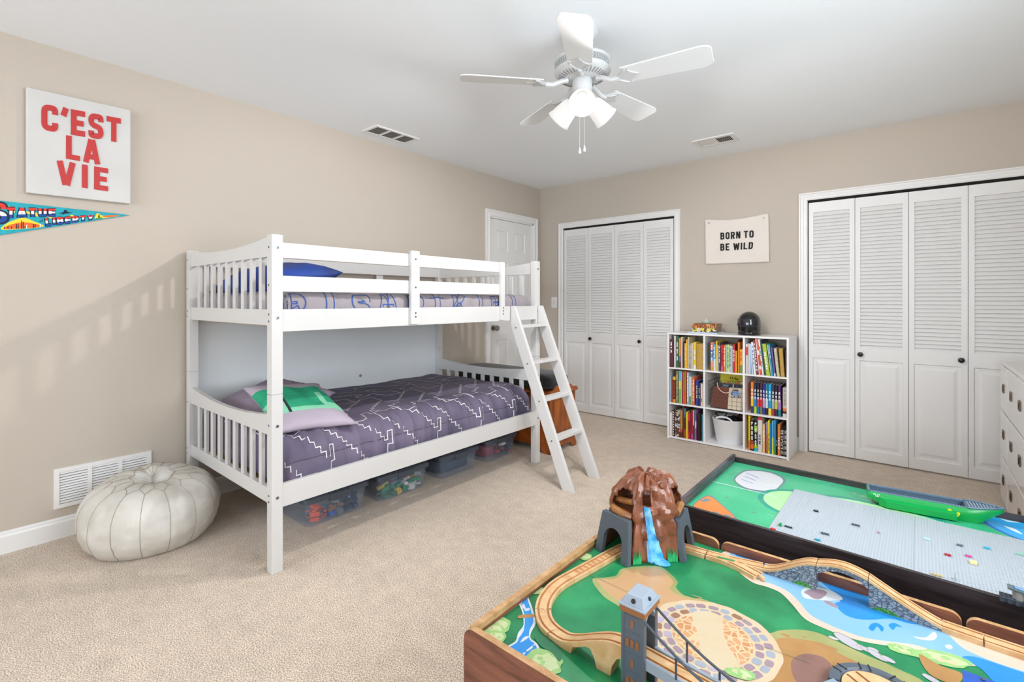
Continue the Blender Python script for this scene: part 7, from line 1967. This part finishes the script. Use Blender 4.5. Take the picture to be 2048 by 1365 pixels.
m.loft([[bpt(a0_, -.0005, z) for z in (.034, .030, .004, .002)], [bpt(a0_ + .022, -.001 - w_, z) for w_, z in ((0, .032), (.018, .027), (.018, .004), (0, .0))]], 0, True, (False, False))
m.build('side_sponson', M_bg, hull)
dkm = MB()
rimw = .008
for n0, n1 in ((0, rimw), (Wb - rimw, Wb)):
    dkm.prism([bpt(s_st, n0, HB - .004), bpt(s_mid, n0, HB - .004), bpt(s_mid, n1, HB - .004), bpt(s_st, n1, HB - .004)], (0, 0, .006))
dkm.prism([bpt(s_st, 0, HB - .004), bpt(s_st + rimw, 0, HB - .004), bpt(s_st + rimw, Wb, HB - .004), bpt(s_st, Wb, HB - .004)], (0, 0, .006))
dkm.prism([bpt(s_st + .004, rimw * .5, .030), bpt(s_mid, rimw * .5, .030), bpt(s_mid, Wb - rimw * .5, .030), bpt(s_st + .004, Wb - rimw * .5, .030)], (0, 0, .002))
bowp = [bpt(s_mid, 0, HB)]
for k in range(1, 14): 
    t = k / 13; bowp.append(bpt(s_mid + (s_bow - s_mid) * t, Wb / 2 - Wb / 2 * max(.02, 1 - t ** 1.7), HB + .006 * t))
bowp2 = [bpt(s_mid, Wb, HB)]
for k in range(1, 14):
    t = k / 13; bowp2.append(bpt(s_mid + (s_bow - s_mid) * t, Wb / 2 + Wb / 2 * max(.02, 1 - t ** 1.7), HB + .006 * t))
for k in range(13): dkm.face([bowp[k], bowp[k + 1], bowp2[k + 1], bowp2[k]]); 
dkm.face([bowp[0], bowp2[0], bpt(s_mid, Wb, .030), bpt(s_mid, 0, .030)])
for a in (bowp, bowp2):
    dkm.tube([p + Vector((0, 0, .003)) for p in a], .0035, 6)
for n0, n1 in ((.0025, .0045), (Wb - .0045, Wb - .0025)):
    dkm.prism([bpt(s_st + .004, n0, .030), bpt(s_mid, n0, .030), bpt(s_mid, n1, .030), bpt(s_st + .004, n1, .030)], (0, 0, HB - .031))
dkm.prism([bpt(s_st + .0025, .003, .030), bpt(s_st + .0045, .003, .030), bpt(s_st + .0045, Wb - .003, .030), bpt(s_st + .0025, Wb - .003, .030)], (0, 0, HB - .031))
dk_o = dkm.build('deck', M_bd, boat, fix=False)
stm = MB(); nst = int((s_mid - s_st) / .008)
for k in range(nst):
    s = s_st + (k + .5) * (s_mid - s_st) / nst
    for n0 in (.004, Wb - .004):
        c = bpt(s, n0, HB + .002); stm.lathe([(.0024, 0), (.0024, .0018)], tuple(c), 8, cap=(False, True))
for k in range(9):
    s = s_mid + .006 + k * .0085; t = (s - s_mid) / (s_bow - s_mid); half = Wb / 2 * (1 - t ** 1.7) - .008
    if half > .004: stm.prism([bpt(s, Wb / 2 - half, HB + .001 + .006 * t), bpt(s + .0045, Wb / 2 - half, HB + .001 + .006 * t), bpt(s + .0045, Wb / 2 + half, HB + .001 + .006 * t), bpt(s, Wb / 2 + half, HB + .001 + .006 * t)], (0, 0, .0018))
stm.build('studs', M_bl, boat)
# yellow leaf emblem and small lettering on the hull side
ym = MB()
def onh(s, z):
    t = (s - s_mid) / (s_bow - s_mid); half = Wb / 2 * (1 if t <= 0 else max(.02, (1 - t ** 1.7))); k = max(0, min(1, z / (HB * .45)))
    return bpt(s, Wb / 2 - half * (.86 + .125 * k) - .0024, z)
Le = (P(1905, 1031, GZ + .03) - S0).dot(bd)
for (ds, z0_, rx, rz, ro) in ((-.002, .026, .0085, .0125, 0), (.017, .022, .0075, .011, .8)):
    pts = []
    for k in range(16):
        a = 2 * math.pi * k / 16; x = rx * math.sin(a) * (1 - .3 * math.cos(a)); z = rz * math.cos(a)
        pts.append(onh(Le + ds + x * math.cos(ro) + z * math.sin(ro), z0_ - x * math.sin(ro) + z * math.cos(ro)))
    ym.prism(pts, -bn * .0008)
ym.build('leaf_emblem', mat('emblem_yellow', '#e6dc1e', .4), hull)
le = MB(); sa_ = s_st + .018
text_mesh(le, 'FAMILY', [onh(sa_, .045), onh(sa_ + .020, .045), onh(sa_ + .020, .0405), onh(sa_, .0405)], -bn * .0006, t=.2)
text_mesh(le, 'FARM', [onh(sa_ + .006, .0385), onh(sa_ + .020, .0385), onh(sa_ + .020, .034), onh(sa_ + .006, .034)], -bn * .0006, t=.2)
le.build('lettering', mat('print_cream_white', '#eef0ea', .5), hull)
c = bpt((s_st + s_mid) / 2 - .01, .018, .032)
tag(MB().lathe([(0, .0004), (.010, .0004), (.008, .004), (0, .006)], tuple(c), 16).build('toy_piece', mat('coral_plastic', '#e0604c', .4), None, loc=tuple(c), smooth=True), 'small coral red piece inside the green boat', 'toy')

# grey toy crane part on the near rim at the right edge
c = P(2018, 1205, RZ + .001); M_g1_ = mat('dark_grey_plastic', '#3b434d', .5)
cr = thing('toy_turret', 'dark grey studded toy turret on the rim of the dark table at the right', 'toy', (c.x, c.y, RZ))
b2 = P(2000, 1200, RZ + .001); dd = (D_ - A_).normalized(); nn3 = Vector((-dd.y, dd.x, 0))
T = Matrix.Translation((b2.x + .030, b2.y + .012, RZ)) @ Matrix.Rotation(math.atan2(dd.y, dd.x), 4, 'Z')
m = MB(); m.box((-.030, -.016, .0006), (.040, .016, .010), 0, T)
for i in range(8):
    for j in range(3): m.lathe([(.0024, .010), (.0024, .012)], T=T @ Matrix.Translation((-.026 + i * .008, -.008 + j * .008, 0)), seg=8, cap=(False, True))
for i in range(5): m.box((-.030 + i * .014, -.020, .0006), (-.022 + i * .014, -.016, .012), 0, T)
m.build('studded_base', M_g1_, cr)
m = MB(); m.lathe([(0, .010), (.011, .010), (.011, .030), (0, .030)], T=T @ Matrix.Translation((.004, 0, 0)), seg=20); m.build('post', mat('warm_grey_plastic', '#8c8c88', .4), cr, smooth=True)
m = MB(); m.box((-.020, -.012, .0), (.060, .012, .006), 0, T @ Matrix.Translation((.004, 0, .030)) @ Matrix.Rotation(R(6), 4, 'Y')); tp = m.build('tilted_plate', mat('green_grey_plastic', '#56656a', .4), cr, bevel=.0015)
m = MB(); m.box((-.008, -.007, .006), (.058, .007, .009), 0, T @ Matrix.Translation((.004, 0, .030)) @ Matrix.Rotation(R(6), 4, 'Y')); m.build('glass_strip', mat('pale_blue_plastic', '#6d94b8', .2), tp, bevel=.001)
